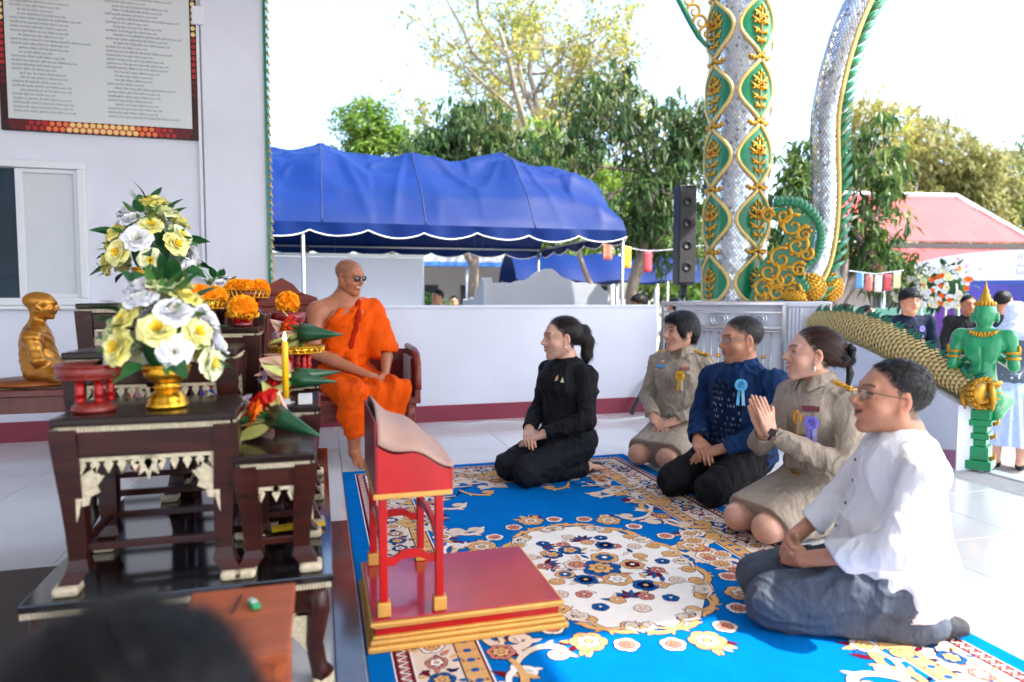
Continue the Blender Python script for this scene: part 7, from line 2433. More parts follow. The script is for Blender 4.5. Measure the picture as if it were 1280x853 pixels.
    L.cap((J['kneeR'] + J['kneeL']) / 2, (J['ankR'] + J['ankL']) / 2 + np.array((0, .01, .15)), .075, .07, .07)
    L.plane((0, 0, .185), (.12, .0, -1))
    def lf(V, Q):
        N = vnormals(V, Q)
        ph = V[:, 0] * 50 + 26 * V[:, 2] + 2.2 * vnoise(V * 3.5, 14)
        return V + N * (.016 * (1 - 2 * np.abs(np.sin(ph * .5)) ** 1.3) * np.clip((V[:, 1] - .15) / .25, 0, 1))[:, None]
    V, Q = L.nets(); V = vsmooth(V, Q, 2, .5); V = lf(V, Q); V = folds(V, Q, .008, 5, 71)
    link('lower_robe', fast_mesh('lower_robe', V, Q, mr), None, root)
    glasses(root, o['_hc'], o['_M'], o['_hs'], True, (.015, .015, .016), thin=.0014)
woman_black(); woman_khaki_short(); man_blue(); woman_khaki_wai(); man_white(); monk()
TX0, TX1, TY0, TY1, TE, TRZ = -4.2, 4.0, 8.6, 12.4, 2.00, 3.22
tn = thing('blue_tent', 'large blue tarpaulin tent with scalloped white-edged valance behind the parapet', 'tent', (0, 0, GZ))
M_TARP = mat('blue_tarpaulin', srgb(0, 34, 88), rough=.48, spec=.2, col2=srgb(0, 32, 94), nscale=1.2, bump=.25, bscale=1.1, bdist=.08, stretch=(.6, 2, 1.5))
FRX = [-4.2, -2.6, -.95, .05, 1.30, 2.72, 4.0]
rs = np.random.RandomState(5)
def tent_z(x, t):
    """roof height for position x and profile t (0 front .. 1 back)"""
    k = max(i for i in range(len(FRX) - 1) if FRX[i] <= x + 1e-6); f = (x - FRX[k]) / (FRX[k + 1] - FRX[k])
    arch = 1 - abs(2 * t - 1) ** 1.75
    sag = .15 * math.sin(PI * f) * (.35 + .65 * arch)
    return TE + (TRZ - TE) * arch - sag * arch
NX, NT = 230, 84
V = []; 
for j in range(NT + 1):
    t = j / NT
    for i in range(NX + 1):
        x = TX0 + (TX1 - TX0) * i / NX
        z = tent_z(x, t)
        e = max(0, (x - (TX1 - .55)) / .55)
        z -= (TRZ - TE) * (1 - abs(2 * t - 1) ** 1.75) * .34 * e ** 2.2
        V.append((x, TY0 + (TY1 - TY0) * t, z))
V = np.array(V)
wr = .0
q = np.stack([V[:, 0] * 1.1 + V[:, 1] * 1.4, V[:, 1] * 1.2 - V[:, 0] * .35, V[:, 2] * 2.0], 1)
wr = .11 * (1 - 2 * np.abs(vnoise(q * .75, 3))) + .03 * (1 - 2 * np.abs(vnoise(np.stack([V[:, 0] * 1.0, V[:, 1] * 4 + V[:, 0] * 1.6, V[:, 2] * 5], 1), 8)))
amp = np.sin(np.pi * (V[:, 1] - TY0) / (TY1 - TY0)) ** .5
ap = np.min(np.abs(V[:, :1] - np.array(FRX)[None]), 1)
ki = np.argmin(np.abs(V[:, :1] - np.array(FRX)[None]), 1); dx = V[:, 0] - np.array(FRX)[ki]; dy = V[:, 1] - 10.2
an = np.arctan2(dy, dx); rr = np.hypot(dx, dy)
wr = wr + .085 * np.clip(1 - 2.0 * np.abs(vnoise(np.stack([an * 3.6, rr * .5, ki * 9.1], 1), 21)), 0, 1) ** 2 * np.clip(rr, 0, .8)
V[:, 2] += wr * amp
Fq = np.array([(j * (NX + 1) + i, j * (NX + 1) + i + 1, (j + 1) * (NX + 1) + i + 1, (j + 1) * (NX + 1) + i) for j in range(NT) for i in range(NX)])
V[:, 2] -= GZ
link('canopy', fast_mesh('canopy', V, Fq, M_TARP), None, tn)
for x in FRX[1:-1]:
    mb = MB(); mb.smooth = True; i_ = int(round((x - TX0) / (TX1 - TX0) * NX))
    mb.tube([V[j * (NX + 1) + i_] + np.array((0, 0, .004)) for j in range(NT + 1)], .010, 5, sq=.5); mb.build('seam', mat('tarp_seam', srgb(0, 30, 84), rough=.5), tn)
M_PIPING = mat('white_piping', (.75, .76, .8), rough=.5)
def valance(a, b, n, dz=.17):
    a, b = Vector(a), Vector(b); mb = MB(); mb.smooth = True
    L = (b - a).length; S = n * 10
    edge = []; nrm = (b - a).normalized().cross(Vector((0, 0, 1)))
    vs = []
    for k in range(S + 1):
        t = k / S; p = a.lerp(b, t)
        d = dz * (.55 + .45 * abs(math.sin(PI * t * n)) ** .8) + .01 * math.sin(t * 31)
        off = nrm * (.018 * math.sin(t * L * 7) + .012 * math.sin(t * L * 17))
        vs += [p, p - Vector((0, 0, d * .5)) + off * .6, p - Vector((0, 0, d)) + off]; edge.append(p - Vector((0, 0, d)) + off)
    mb.add(vs, [(3 * k + q, 3 * k + 3 + q, 3 * k + 4 + q, 3 * k + 1 + q) for k in range(S) for q in (0, 1)])
    o = mb.build('valance', M_TARP, tn)
    mb = MB(); mb.smooth = True; mb.tube(edge, .008, 5); mb.build('piping', M_PIPING, o)
h0 = TE - GZ
valance((TX0, TY0, h0), (TX1, TY0, h0), 12)
valance((TX1, TY0, h0), (TX1, TY1, h0), 5)
valance((TX1, TY1, h0), (TX0, TY1, h0), 12)
M_GALV = mat('galvanised_pipe', (.42, .45, .47), rough=.35, metal=.8, noise=.2, nscale=10)
for x in (-2.6, -.18, 3.96):
    for y in (TY0 + .03, TY1 - .05):
        bar('pole', (x, y, 0), (x, y, h0 - .012), .024, tn, M_GALV)
for y in (TY0 + .03, TY1 - .05): bar('eave_pipe', (TX0, y, h0 - .02), (TX1 - .02, y, h0 - .02), .016, tn, M_GALV)
bar('eave_pipe', (TX1 - .02, TY0 + .03, h0 - .02), (TX1 - .02, TY1 - .05, h0 - .02), .016, tn, M_GALV)
for k, x in enumerate((.18, 1.92, 2.02)):
    mb = MB(); mb.tube([(x, TY0 + .05, h0 - .02), (x + .01, TY0 + .05, h0 - .36)], .008, 5, sq=.3); mb.build('tie_strap', M_TARP, tn)
ps = thing('partition_screen', 'white vinyl partition screen in a metal frame under the blue tent', 'screen', (0, 9.2, GZ))
mb = MB(); mb.smooth = True
mb.grid(lambda u, v: (-3.2 + 4.52 * u, .012 * math.sin(u * 23) * math.sin(PI * v), .25 + 1.93 * v), 60, 12)
mb.build('vinyl', mat('white_vinyl', (.66, .68, .74), rough=.45, noise=.05, nscale=2), ps)
box_obj('top_bar', (-3.2, -.02, 2.185), (1.34, .02, 2.225), M_GALV, ps)
for x in (-3.0, -1.4, -.32, 1.335): box_obj('upright', (x - .018, .02, 0), (x + .018, .05, 2.18), M_GALV, ps)
M_SHADED_WHITE = mat('shaded_white_paint', (.34, .36, .39), rough=.7, noise=.06, nscale=3)  # white wall greyed, its shade put into the base colour
cw = thing('cloud_wall', 'low white boundary wall with cloud-shaped top beyond the parapet', 'wall', (0, 0, 0))
def cloud_top(x0, x1, base, peaks):
    P = []
    for k in range(61):
        t = k / 60; x = x0 + (x1 - x0) * t
        z = base + .02 * abs(math.sin(t * 24)) + sum(h * math.exp(-((t - c) / w) ** 2) for c, h, w in peaks)
        P.append((x, z))
    return P
fp = [(1.78, GZ), (3.28, GZ)] + cloud_top(3.28, 1.78, 1.24, ((.50, .13, .12), (.50, .05, .28), (.02, -.08, .04), (.97, .05, .04)))
mb = MB(); mb.prism(fp, -.06, .06, Matrix.Translation((0, 7.6, 0)) @ Matrix.Rotation(R(90), 4, 'X')); mb.build('front_panel', M_SHADED_WHITE, cw)
fp = [(0, GZ), (1.1, GZ)] + cloud_top(1.1, 0, 1.06, ((1.0, .25, .22), (.72, .05, .08), (.4, .03, .08)))
mb = MB(); mb.prism(fp, -.06, .06, Matrix.Translation((1.84, 7.665, 0)) @ Matrix.Rotation(R(90), 4, 'Z') @ Matrix.Rotation(R(90), 4, 'X')); mb.build('side_panel', M_SHADED_WHITE, cw)
M_BARK = mat('bark', (.14, .105, .075), rough=.9, col2=(.24, .20, .16), nscale=9, bump=.8, bscale=18, stretch=(1, 1, .3), bdist=.03)
M_FOL = mat('foliage', (1, 1, 1), rough=.45, attr='Col', spec=.35)
_n, _l = M_FOL.node_tree.nodes, M_FOL.node_tree.links
_t = _n.new('ShaderNodeBsdfTranslucent'); _x = _n.new('ShaderNodeMixShader'); _x.inputs[0].default_value = .38
_a = [q for q in _n if q.type == 'ATTRIBUTE'][0]
_l.new(_a.outputs['Color'], _t.inputs[0]); _l.new(_n['Principled BSDF'].outputs[0], _x.inputs[1]); _l.new(_t.outputs[0], _x.inputs[2]); _l.new(_x.outputs[0], _n['Material Output'].inputs[0])
def leaves(rs, centres, radii, ncl, per, ll, lw, droop, cols, upright=0.0):
    """clusters of pointed leaves on the outer part of each crown lobe"""
    P0 = []
    tot = sum(r[0] * r[2] for r in radii)
    for c, r in zip(centres, radii):
        n = int(ncl * r[0] * r[2] / tot)
        d = rs.normal(size=(n, 3)); d /= np.linalg.norm(d, axis=1, keepdims=True)
        q = rs.uniform(.35, 1.0, n) ** .6 * (1 + .45 * vnoise(d * 2.2 + np.array(c), 5))
        P0.append(np.array(c) + d * np.array(r) * q[:, None])
    P0 = np.concatenate(P0)
    n = len(P0)
    P = np.repeat(P0, per, 0); m = len(P)
    a = rs.uniform(0, 2 * PI, m); el = rs.uniform(-1.1, .5, m) + upright - droop
    D = np.stack([np.cos(a) * np.cos(el), np.sin(a) * np.cos(el), np.sin(el)], 1)
    P = P + rs.normal(0, ll * .25, (m, 3))
    up = rs.normal(0, .35, (m, 3)) + np.array((0, 0, 1.0))
    S = np.cross(D, up); S /= np.linalg.norm(S, axis=1, keepdims=True) + 1e-9
    L = ll * rs.uniform(.65, 1.25, m)[:, None]; W = lw * rs.uniform(.7, 1.2, m)[:, None]
    v0 = P; v1 = P + D * L * .45 + S * W * .5; v2 = P + D * L + np.array((0, 0, -1)) * L * .25; v3 = P + D * L * .45 - S * W * .5
    Vv = np.stack([v0, v1, v2, v3], 1).reshape(-1, 3)
    Ff = np.arange(4 * m).reshape(m, 4)
    C = np.array(cols); w_ = rs.dirichlet(np.ones(len(C)) * .6, n)
    cc = np.repeat((w_ @ C), per, 0) * rs.uniform(.75, 1.25, (m, 1))
    return Vv, Ff, np.repeat(cc, 4, 0)
def tree(name, label, base, trunk, limbs, lobes, ncl, per, ll, lw, droop, cols, seed, tr=.14, group=None, twig=True, cat='tree', upright=0.0, bark=None):
    rs = np.random.RandomState(seed)
    t = thing(name, label, cat, base, 0, group)
    mb = MB(); mb.smooth = True
    if trunk:
        P = catmull(trunk, 6); n = len(P)
        mb.tube(P, [tr * (1 - .5 * i / n) * (1 + .25 * max(0, .12 - i / n) / .12) for i in range(n)], 10)
        for lm in limbs:
            Q = catmull(lm, 5); n = len(Q)
            mb.tube(Q, [tr * .6 * (1 - .75 * i / n) for i in range(n)], 8)
    top = Vector(trunk[-1]) if trunk else Vector((0, 0, 1))
    if twig:
        for c, r in lobes:
            for k in range(7):
                d = rs.normal(size=3); d /= np.linalg.norm(d); e = Vector(np.array(c) + d * np.array(r) * .8)
                m_ = top.lerp(Vector(c), .6)
                mb.tube([top.lerp(Vector(c), .15), m_, e], [tr * .28, tr * .2, tr * .05], 5)
    if mb.v: mb.build('trunk', bark or M_BARK, t)
    V_, F_q, C_ = leaves(rs, [l[0] for l in lobes], [l[1] for l in lobes], ncl, per, ll, lw, droop, cols, upright)
    tag(link('crown', fast_mesh('crown', V_, F_q, M_FOL, False, cols=C_), None, t), kind='stuff')
    return t
DG = [srgb(52, 84, 46), srgb(66, 100, 56), srgb(42, 72, 46), srgb(92, 124, 62), srgb(104, 104, 60)]
LG = [srgb(96, 138, 50), srgb(128, 158, 62), srgb(70, 112, 44), srgb(150, 166, 84)]
YG = [srgb(170, 170, 70), srgb(140, 150, 70), srgb(190, 170, 90), srgb(120, 130, 60)]
BG_ = [srgb(166, 156, 102), srgb(138, 146, 78), srgb(178, 170, 118), srgb(112, 128, 68), srgb(140, 134, 86)]
tree('mango_tree', 'dark-leaved mango tree with forked trunk at the end of the blue tent', (6.15, 12.9, GZ),
     [(0, 0, 0), (.05, 0, .9), (.0, .05, 1.7), (.15, 0, 2.4), (.35, .0, 3.2), (.45, 0, 4.2)],
     [[(.05, 0, .75), (-.5, -.05, 1.3), (-1.0, -.1, 2.0), (-1.3, 0, 3.0), (-1.4, 0, 4.0)], [(.1, 0, 2.1), (.5, 0, 2.7), (1.0, .1, 3.5), (1.2, 0, 4.3)]],
     [((-1.5, 0, 4.3), (.75, .8, .9)), ((-.7, .2, 5.3), (.8, .8, .8)), ((.5, 0, 4.9), (.9, .9, 1.1)), ((1.3, .1, 4.1), (.8, .8, 1.2)), ((.2, -.3, 3.7), (.7, .7, .7)), ((.9, 0, 2.9), (.7, .7, .8)), ((1.5, -.2, 5.0), (.7, .7, .8)), ((-.3, .3, 6.0), (.45, .45, .5)), ((-1.1, -.2, 3.4), (.6, .6, .5)), ((.2, .2, 3.0), (.5, .5, .5))],
     1000, 10, .21, .06, .5, DG, 3, .15, 'mango trees')
tree('mango_tree', 'round-topped dark mango tree rising directly behind the tent ridge', (3.4, 15.5, GZ),
     [(0, 0, 0), (.0, 0, 2), (.1, 0, 3.6)], [[(0, 0, 2.4), (-.6, 0, 3.4), (-1.0, 0, 4.4)]],
     [((0, 0, 5.2), (1.1, 1.0, 1.0)), ((-.9, 0, 4.6), (.8, .8, .9)), ((.9, .1, 4.6), (.8, .8, .8)), ((1.5, .1, 4.2), (.6, .6, .7))], 800, 10, .22, .07, .55, DG, 4, .16, 'mango trees')
tree('mango_tree', 'mango tree with pale branches growing between the column and the red roof', (7.75, 9.0, GZ),
     [(0, 0, 0), (-.05, 0, .8), (.0, 0, 1.5), (.15, 0, 2.1), (.1, 0, 2.9)], [[(0, 0, 1.2), (.35, 0, 1.75), (.75, -.1, 2.0), (1.1, -.1, 2.3)], [(-.02, 0, 1.3), (-.4, 0, 1.9), (-.75, 0, 2.5)], [(0, 0, 1.5), (.5, 0, 2.3), (.8, 0, 3.2)]],
     [((.65, 0, 3.8), (.5, .5, .6)), ((.75, 0, 2.9), (.55, .5, .6)), ((.7, 0, 2.25), (.6, .5, .4)), ((-.8, .1, 3.1), (.6, .5, .8)), ((-1.0, 0, 2.2), (.6, .5, .6)), ((-.4, .2, 3.7), (.5, .5, .6)), ((1.0, -.1, 1.95), (.45, .4, .28)), ((0, .3, 2.6), (.6, .5, .7))],
     520, 9, .19, .06, .5, DG[:4] + [srgb(120, 140, 60)], 8, .09, 'mango trees', bark=mat('pale_bark', (.34, .28, .24), rough=.9, noise=.3, nscale=9))
tree('leafy_tree', 'light green feathery tree behind the left part of the tent', (1.9, 19.0, GZ),
     [(0, 0, 0), (0, 0, 2.5), (.1, 0, 4)], [[(0, 0, 3), (-1.2, 0, 4.5)], [(0, 0, 3), (1.2, 0, 4.6)]],
     [((-1.6, 0, 4.4), (1.2, 1, 1.1)), ((-.2, 0, 5.2), (1.3, 1, 1.3)), ((-.6, 0, 6.2), (.9, .8, .7)), ((1.4, 0, 4.9), (1.3, 1, 1.1)), ((2.6, .2, 4.8), (.9, .9, .9))], 2300, 8, .22, .07, .0, LG, 5, .15, None, upright=.5)
tree('leafy_tree', 'bright yellow-green tree filling the gap behind the mango trees', (7.3, 20.5, GZ),
     [(0, 0, 0), (0, 0, 2.5), (.1, 0, 4)], [[(0, 0, 3), (-1.2, 0, 4.5)]],
     [((-2.2, 0, 4.6), (1.4, 1, 1.3)), ((-.4, 0, 5.6), (1.5, 1, 1.4)), ((1.3, 0, 4.6), (1.5, 1, 1.6)), ((0, 0, 3.2), (2.0, 1, 1.2)), ((2.8, 0, 4.2), (1.2, 1, 1.6)), ((4.2, .5, 3.6), (1.3, 1, 1.6))], 2600, 8, .26, .08, .2, LG + [srgb(160, 180, 80)], 6, .16)
def sparse_tree():
    rs = np.random.RandomState(12)
    t = thing('tall_sparse_tree', 'tall nearly bare tree with thin yellow-green leaves against the sky', 'tree', (8.2, 25.5, GZ))
    mb = MB(); mb.smooth = True
    tips = []
    def br(p, d, L, r, lv):
        n = 5; pts = [p]; 
        for k in range(n):
            d = (d + Vector(rs.normal(0, .16, 3)) + Vector((0, 0, .04))).normalized(); p = p + d * L / n; pts.append(p)
        mb.tube(pts, [r * (1 - .45 * k / n) for k in range(n + 1)], 6 if lv < 2 else 4)
        if lv >= 2: tips.extend(pts[2:])
        if lv < 4:
            for k in range(3 if lv else 6):
                q = pts[rs.randint(2, n + 1)]
                dd = (d * .5 + Vector((rs.normal(0, .8), rs.normal(0, .5), rs.normal(.22, .35)))).normalized()
                br(q, dd, L * rs.uniform(.5, .75), r * .5, lv + 1)
    br(Vector((0, 0, 0)), Vector((.02, 0, 1)), 8.4, .26, 0)
    br(Vector((0, 0, 7.0)), Vector((-.75, 0, .55)), 4.0, .13, 1); br(Vector((0, 0, 7.4)), Vector((.8, 0, .5)), 4.0, .13, 1); br(Vector((0, 0, 8.0)), Vector((.1, 0, 1)), 3.6, .13, 1)
    br(Vector((0, 0, 6.6)), Vector((-.95, 0, .2)), 3.6, .11, 1); br(Vector((0, 0, 8.0)), Vector((-.4, 0, .9)), 3.6, .12, 1); br(Vector((0, 0, 8)), Vector((.5, 0, .9)), 3.4, .12, 1)
    mb.build('trunk', mat('grey_bark', (.30, .26, .22), rough=.9, noise=.3, nscale=6), t)
    T = np.array([tuple(p) for p in tips]); T = T[rs.randint(0, len(T), 2600)] + rs.normal(0, .24, (2600, 3))
    per = 7; P = np.repeat(T, per, 0); m = len(P)
    D_ = rs.normal(size=(m, 3)); D_[:, 2] -= .3; D_ /= np.linalg.norm(D_, axis=1, keepdims=True)
    S = np.cross(D_, rs.normal(size=(m, 3))); S /= np.linalg.norm(S, axis=1, keepdims=True)
    P = P + rs.normal(0, .12, (m, 3)); L = .17; W = .045
    Vv = np.stack([P, P + D_ * L * .5 + S * W, P + D_ * L, P + D_ * L * .5 - S * W], 1).reshape(-1, 3)
    cc = np.repeat(np.array(YG)[rs.randint(0, 4, m)] * rs.uniform(.8, 1.2, (m, 1)), 4, 0)
    tag(link('crown', fast_mesh('crown', Vv, np.arange(4 * m).reshape(m, 4), M_FOL, False, cols=cc), None, t), kind='stuff')
sparse_tree()
for i, (u, y, hh, wd, pal, lab) in enumerate(((27.0, 26.0, 10.4, 3.0, BG_, 'tan and olive tree behind the ridge of the red roof'), (30.0, 25.5, 9.4, 2.8, BG_, 'dusty olive tree beside the right gable of the red roof'), (32.6, 26.5, 9.6, 3.0, BG_[1:4] + LG[:1], 'broad olive-green tree beyond the end of the red roof'), (24.2, 25.5, 10.2, 2.6, BG_[:1] + BG_[2:3] + YG[:1], 'pale brown half-bare tree taller than its neighbours behind the red roof'), (35.5, 26, 8.6, 3.2, LG[:2] + BG_[:2], 'light green tree at the edge of the olive trees'), (15.5, 27.5, 4.4, 2.4, LG[:3] + DG[:1], 'small green tree seen between the column and the naga'), (34, 22.2, 3.0, 1.5, DG[:3] + LG[:1], 'dark green bush below the right gable of the red roof'))):
    lob = []
    r_ = np.random.RandomState(40 + i)
    for k in range(7): lob.append(((r_.uniform(-wd * .7, wd * .7), r_.uniform(-1, 1), hh * r_.uniform(.55, .92)), (wd * .42, wd * .4, hh * .16)))
    lob.append(((0, 0, hh * .5), (wd * .7, wd * .5, hh * .28)))
    tree('background_tree', lab, (u, y, GZ), [(0, 0, 0), (.1, 0, hh * .3), (0, 0, hh * .55)], [], lob, 1300, 6, .30, .12, .2, pal, 50 + i, .2, 'trees beyond the yard', False)
hs_ = thing('red_roof_house', 'house with faded red sheet roof and white verge boards beyond the mango tree', 'house', (21.2, 20.8, GZ), R(-8))
M_REDROOF = mat('faded_red_roof', srgb(176, 46, 52), rough=.7, col2=srgb(160, 66, 68), nscale=.5, noise=.2)
M_GREYROOF = mat('grey_roof_patch', srgb(126, 62, 66), rough=.7, noise=.2, nscale=1)
rw, rd = 3.4, 3.0
def roof_pt(x, v, z0=3.55, z1=5.42, y0=-2.1, sh=.75): return (x * (1 - 0 * v) - (0), y0 + v * 2.2, z0 + (z1 - z0) * v)
for k in range(14):
    x0 = -4.2 + k * .52
    for j in range(3):
        mb = MB()
        a, b = j / 3, (j + 1) / 3 + .01
        lean = lambda x, v: x - .0 * v if x < 2.4 else x
        e = lambda v: min(x0 + .53, 3.05 - 1.25 * v)
        if x0 >= e(b) - .02: continue
        P4 = [(x0, a), (e(a), a), (e(b), b), (x0, b)]
        lo = [Vector((x, -2.1 + v * 2.2, 3.55 + 1.87 * v + .012 * (2 - j))) for x, v in P4]
        mb.add(lo + [p - Vector((0, 0, .03)) for p in lo], [(0, 1, 2, 3), (7, 6, 5, 4), (0, 4, 5, 1), (1, 5, 6, 2), (2, 6, 7, 3), (3, 7, 4, 0)])
        mb.build('roof_sheet', M_GREYROOF if (k, j) in ((9, 2), (10, 2), (8, 0), (9, 0), (12, 0), (5, 0), (3, 0)) else M_REDROOF, hs_)
mb = MB(); mb.tube([(-4.3, .12, 5.46), (1.85, .12, 5.46)], .09, 6); mb.build('ridge_cap', mat('white_trim', (.75, .75, .74), rough=.6), hs_)
mb = MB(); mb.tube([(1.85, .10, 5.46), (3.12, -2.15, 3.56)], .09, 6); mb.build('verge_board', mat('white_trim', (.75, .75, .74)), hs_)
box_obj('lower_roof', (-4.4, -3.3, 2.72), (3.2, -2.2, 2.80), M_REDROOF, hs_)
hs_.children[-1].rotation_euler = (R(0), 0, 0)
mb = MB(); mb.add([(-4.4, -3.9, 2.55), (3.2, -3.9, 2.55), (3.2, -2.15, 3.30), (-4.4, -2.15, 3.30), (-4.4, -3.9, 2.50), (3.2, -3.9, 2.50), (3.2, -2.15, 3.25), (-4.4, -2.15, 3.25)], [(0, 1, 2, 3), (7, 6, 5, 4), (0, 4, 5, 1), (1, 5, 6, 2), (3, 2, 6, 7), (0, 3, 7, 4)])
mb.build('porch_roof', M_REDROOF, hs_)
box_obj('eave_shadow_strip', (-4.2, -2.14, 3.32), (2.9, -2.0, 3.50), mat('shadow_dark', (.05, .04, .04)), hs_)  # solid dark strip, shadow under the eaves put into its colour
box_obj('wall', (-4.0, -1.9, .0), (2.8, 2.0, 3.3), mat('house_wall', (.55, .52, .5), rough=.8, noise=.1), hs_)
box_obj('wall_band', (-4.1, -3.6, 1.9), (3.0, -1.95, 2.45), mat('grey_fascia', (.25, .25, .27), rough=.7), hs_)
for k in range(4): bar('porch_post', (-3.6 + 2.1 * k, -3.5, 0), (-3.6 + 2.1 * k, -3.5, 2.5), .06, hs_, M_WHITE)
for k in range(3):
    wn_ = box_obj('window', (-2.8 + 2.0 * k, -1.96, 1.0), (-1.6 + 2.0 * k, -1.905, 1.85), mat('house_glass', (.06, .08, .1), rough=.1), hs_)
    box_obj('frame', (-2.84 + 2.0 * k, -1.99, .94), (-1.56 + 2.0 * k, -1.965, .995), M_WHITE, wn_)
ab = thing('arch_banner', 'white arched banner board with Thai lettering and pink flowers on posts', 'banner', (10.9, 8.6, GZ), R(-48))
AW = 1.75
P = [(-AW, 1.95), (AW + .6, 1.95)]
for k in range(31):
    t = k / 30; x = AW + .6 - (2 * AW + .6) * t
    P.append((x, 1.95 + .47 * max(0, math.sin(PI * min(1, (x + AW) / (2 * AW)) * .5 + 0)) ** .55 if x < 0 else 1.95 + .47))
P = [(-AW, 1.94), (AW + .6, 1.94), (AW + .6, 2.42)] + [(x, 1.95 + .48 * math.sqrt(max(0, 1 - (x / AW) ** 2)) ** .9) for x in np.linspace(-.05, -AW, 18)]
mb = MB(); mb.prism(P, -.03, .03, Matrix.Rotation(R(90), 4, 'X')); mb.build('board', mat('banner_white', (.78, .76, .78), rough=.5), ab)
BT = lambda x, z: Matrix.Translation((x, -.0315, z)) @ Matrix.Rotation(R(90), 4, 'X')
M_LET = mat('lilac_ink', srgb(150, 150, 190), rough=.5)
for s_, x, z in (('ท่ายานกับฉัน', .0, 2.27), ('และการงานบุญ', .0, 2.15), ('ในการทุกปัจจัย', -.02, 2.03)):
    text_mesh(s_, .115, M_LET, ab, BT(x, z), ext=.001)
rnd = random.Random(8)
for k in range(12):
    x = rnd.uniform(-1.35, -.4); z = rnd.uniform(2.0, 2.34)
    if z > 1.95 + .44 * math.sqrt(max(0, 1 - (x / AW) ** 2)): continue
    r = rnd.choice((.025, .035, .09 if k < 3 else .02)); mb = MB(); n = 6
    mb.prism([(math.cos(2 * PI * q / (2 * n)) * (r if q % 2 == 0 else r * .4), math.sin(2 * PI * q / (2 * n)) * (r if q % 2 == 0 else r * .4)) for q in range(2 * n)], .0005, .002, BT(x, z))
    mb.build('printed_flower', mat('pink_print' if r > .03 else 'grey_print', srgb(222, 150, 216) if r > .03 else srgb(170, 170, 190), rough=.5), ab)
for x in (-1.5, .4, 2.2): bar('post', (x, .06, 0), (x, .06, 2.0), .035, ab, M_WHITE)
bk2 = thing('backdrop_board', 'purple and blue printed backdrop board below the arched banner', 'board', (11.0, 8.8, GZ), R(-48))
for k, (x0, x1, c) in enumerate(((-1.1, -.62, (110, 60, 160)), (-.62, .0, (90, 84, 190)), (.0, .75, (72, 78, 170)), (.75, 1.05, (220, 226, 236)), (1.05, 1.25, (60, 140, 200)), (1.25, 2.3, (48, 110, 200)))):
    box_obj('panel', (x0, .0, .3), (x1 - .004, .04, 1.88), mat('backdrop_%d' % k, srgb(*c), rough=.5, noise=.3, nscale=3), bk2)
text_mesh('00', .40, mat('backdrop_white', srgb(200, 204, 236), rough=.5), bk2, Matrix.Translation((.10, -.003, 1.25)) @ Matrix.Rotation(R(90), 4, 'X'), ext=.001)
for x in (-1.0, 2.2): bar('post', (x, .08, 0), (x, .08, 1.85), .03, bk2, M_WHITE)
for i, (x, y, lab) in enumerate(((8.55, 7.75, 'easel wreath of white and pale orange flowers before the arched banner'), (8.95, 8.75, 'tall easel wreath of white flowers and greenery beside the mango tree'))):
    rs_ = random.Random(60 + i)
    f = thing('flower_stand', lab, 'wreath', (x, y, GZ), R(-45), 'funeral-style flower stands')
    for a in (-.28, .28): bar('easel_leg', (a, -.1, 0), (a * .4, 0, 1.85), .014, f, M_WHITE)
    bar('easel_leg', (0, .4, 0), (0, .02, 1.80), .014, f, M_WHITE)
    cb_ = MB(); cb_.smooth = True; cb_.sphere((0, .05, 1.80), (.25, .07, .28), None, 14, 9); cb_.build('foliage_core', M_LEAF, f)
    for k in range(80):
        a = rs_.uniform(0, 6.28); r = math.sqrt(rs_.random()) * .30
        o_ = link('rose', ROSES[rs_.choice(('white', 'white', 'cream', 'orange' if i == 0 else 'white'))], None, f)
        o_.matrix_local = orient(Vector((r * math.cos(a), -.05 - .04 * (1 - r), 1.80 + r * math.sin(a) * 1.05)), (math.cos(a) * r * 1.5, -1, math.sin(a) * r * 1.85), rs_.uniform(0, 6), rs_.uniform(.5, .9))
    for k in range(40):
        a = rs_.uniform(0, 6.28); r = rs_.uniform(.15, .34)
        o_ = link('leaf', LEAF_B, None, f); d = Vector((math.cos(a), -.4, math.sin(a)))
        o_.matrix_local = Matrix.Translation((r * math.cos(a), -.04, 1.80 + r * math.sin(a) * 1.05)) @ d.to_track_quat('Y', 'Z').to_matrix().to_4x4() @ Matrix.Scale(1.6, 4)
pv = thing('white_pavilion', 'long white open pavilion with blue and red trim far behind the tent', 'building', (3.5, 27, GZ))
box_obj('rear_wall', (-6, 3, 0), (10, 3.2, 3.0), mat('pavilion_wall', (.70, .70, .70), rough=.7, noise=.1), pv)
box_obj('roof', (-6.4, -1.2, 3.0), (10.4, 3.6, 3.2), mat('pavilion_roof', (.5, .52, .55), rough=.6), pv)
box_obj('trim', (-6.4, -1.25, 2.84), (10.4, -1.203, 3.0), mat('pavilion_trim', srgb(60, 120, 200), rough=.5), pv)
for k in range(9): bar('post', (-6 + 2 * k, -1, 0), (-6 + 2 * k, -1, 2.99), .09, pv, M_WHITE)
for k in range(8): box_obj('window', (-5.5 + 2 * k, 2.95, 1.1), (-4.5 + 2 * k, 2.997, 2.2), mat('house_glass', (.06, .08, .1)), pv)
box_obj('plinth_wall', (-6, -.95, .0), (10, -.85, .75), mat('pavilion_red', srgb(176, 70, 60), rough=.6), pv)
t2 = thing('far_tent', 'small blue canopy tent standing beyond the mango tree trunk', 'tent', (7.4, 17.5, GZ), R(-6))
mb = MB(); mb.smooth = True
mb.grid(lambda u, v: (-2.6 + 5.2 * u, -1.5 + 3 * v, 2.1 + .75 * math.sin(PI * v) ** .8 - .07 * math.sin(PI * 4 * u) ** 2), 40, 16); mb.build('canopy', M_TARP, t2)
for x in (-2.5, 0, 2.5):
    for y in (-1.4, 1.4): bar('pole', (x, y, 0), (x, y, 2.15), .03, t2, M_GALV)
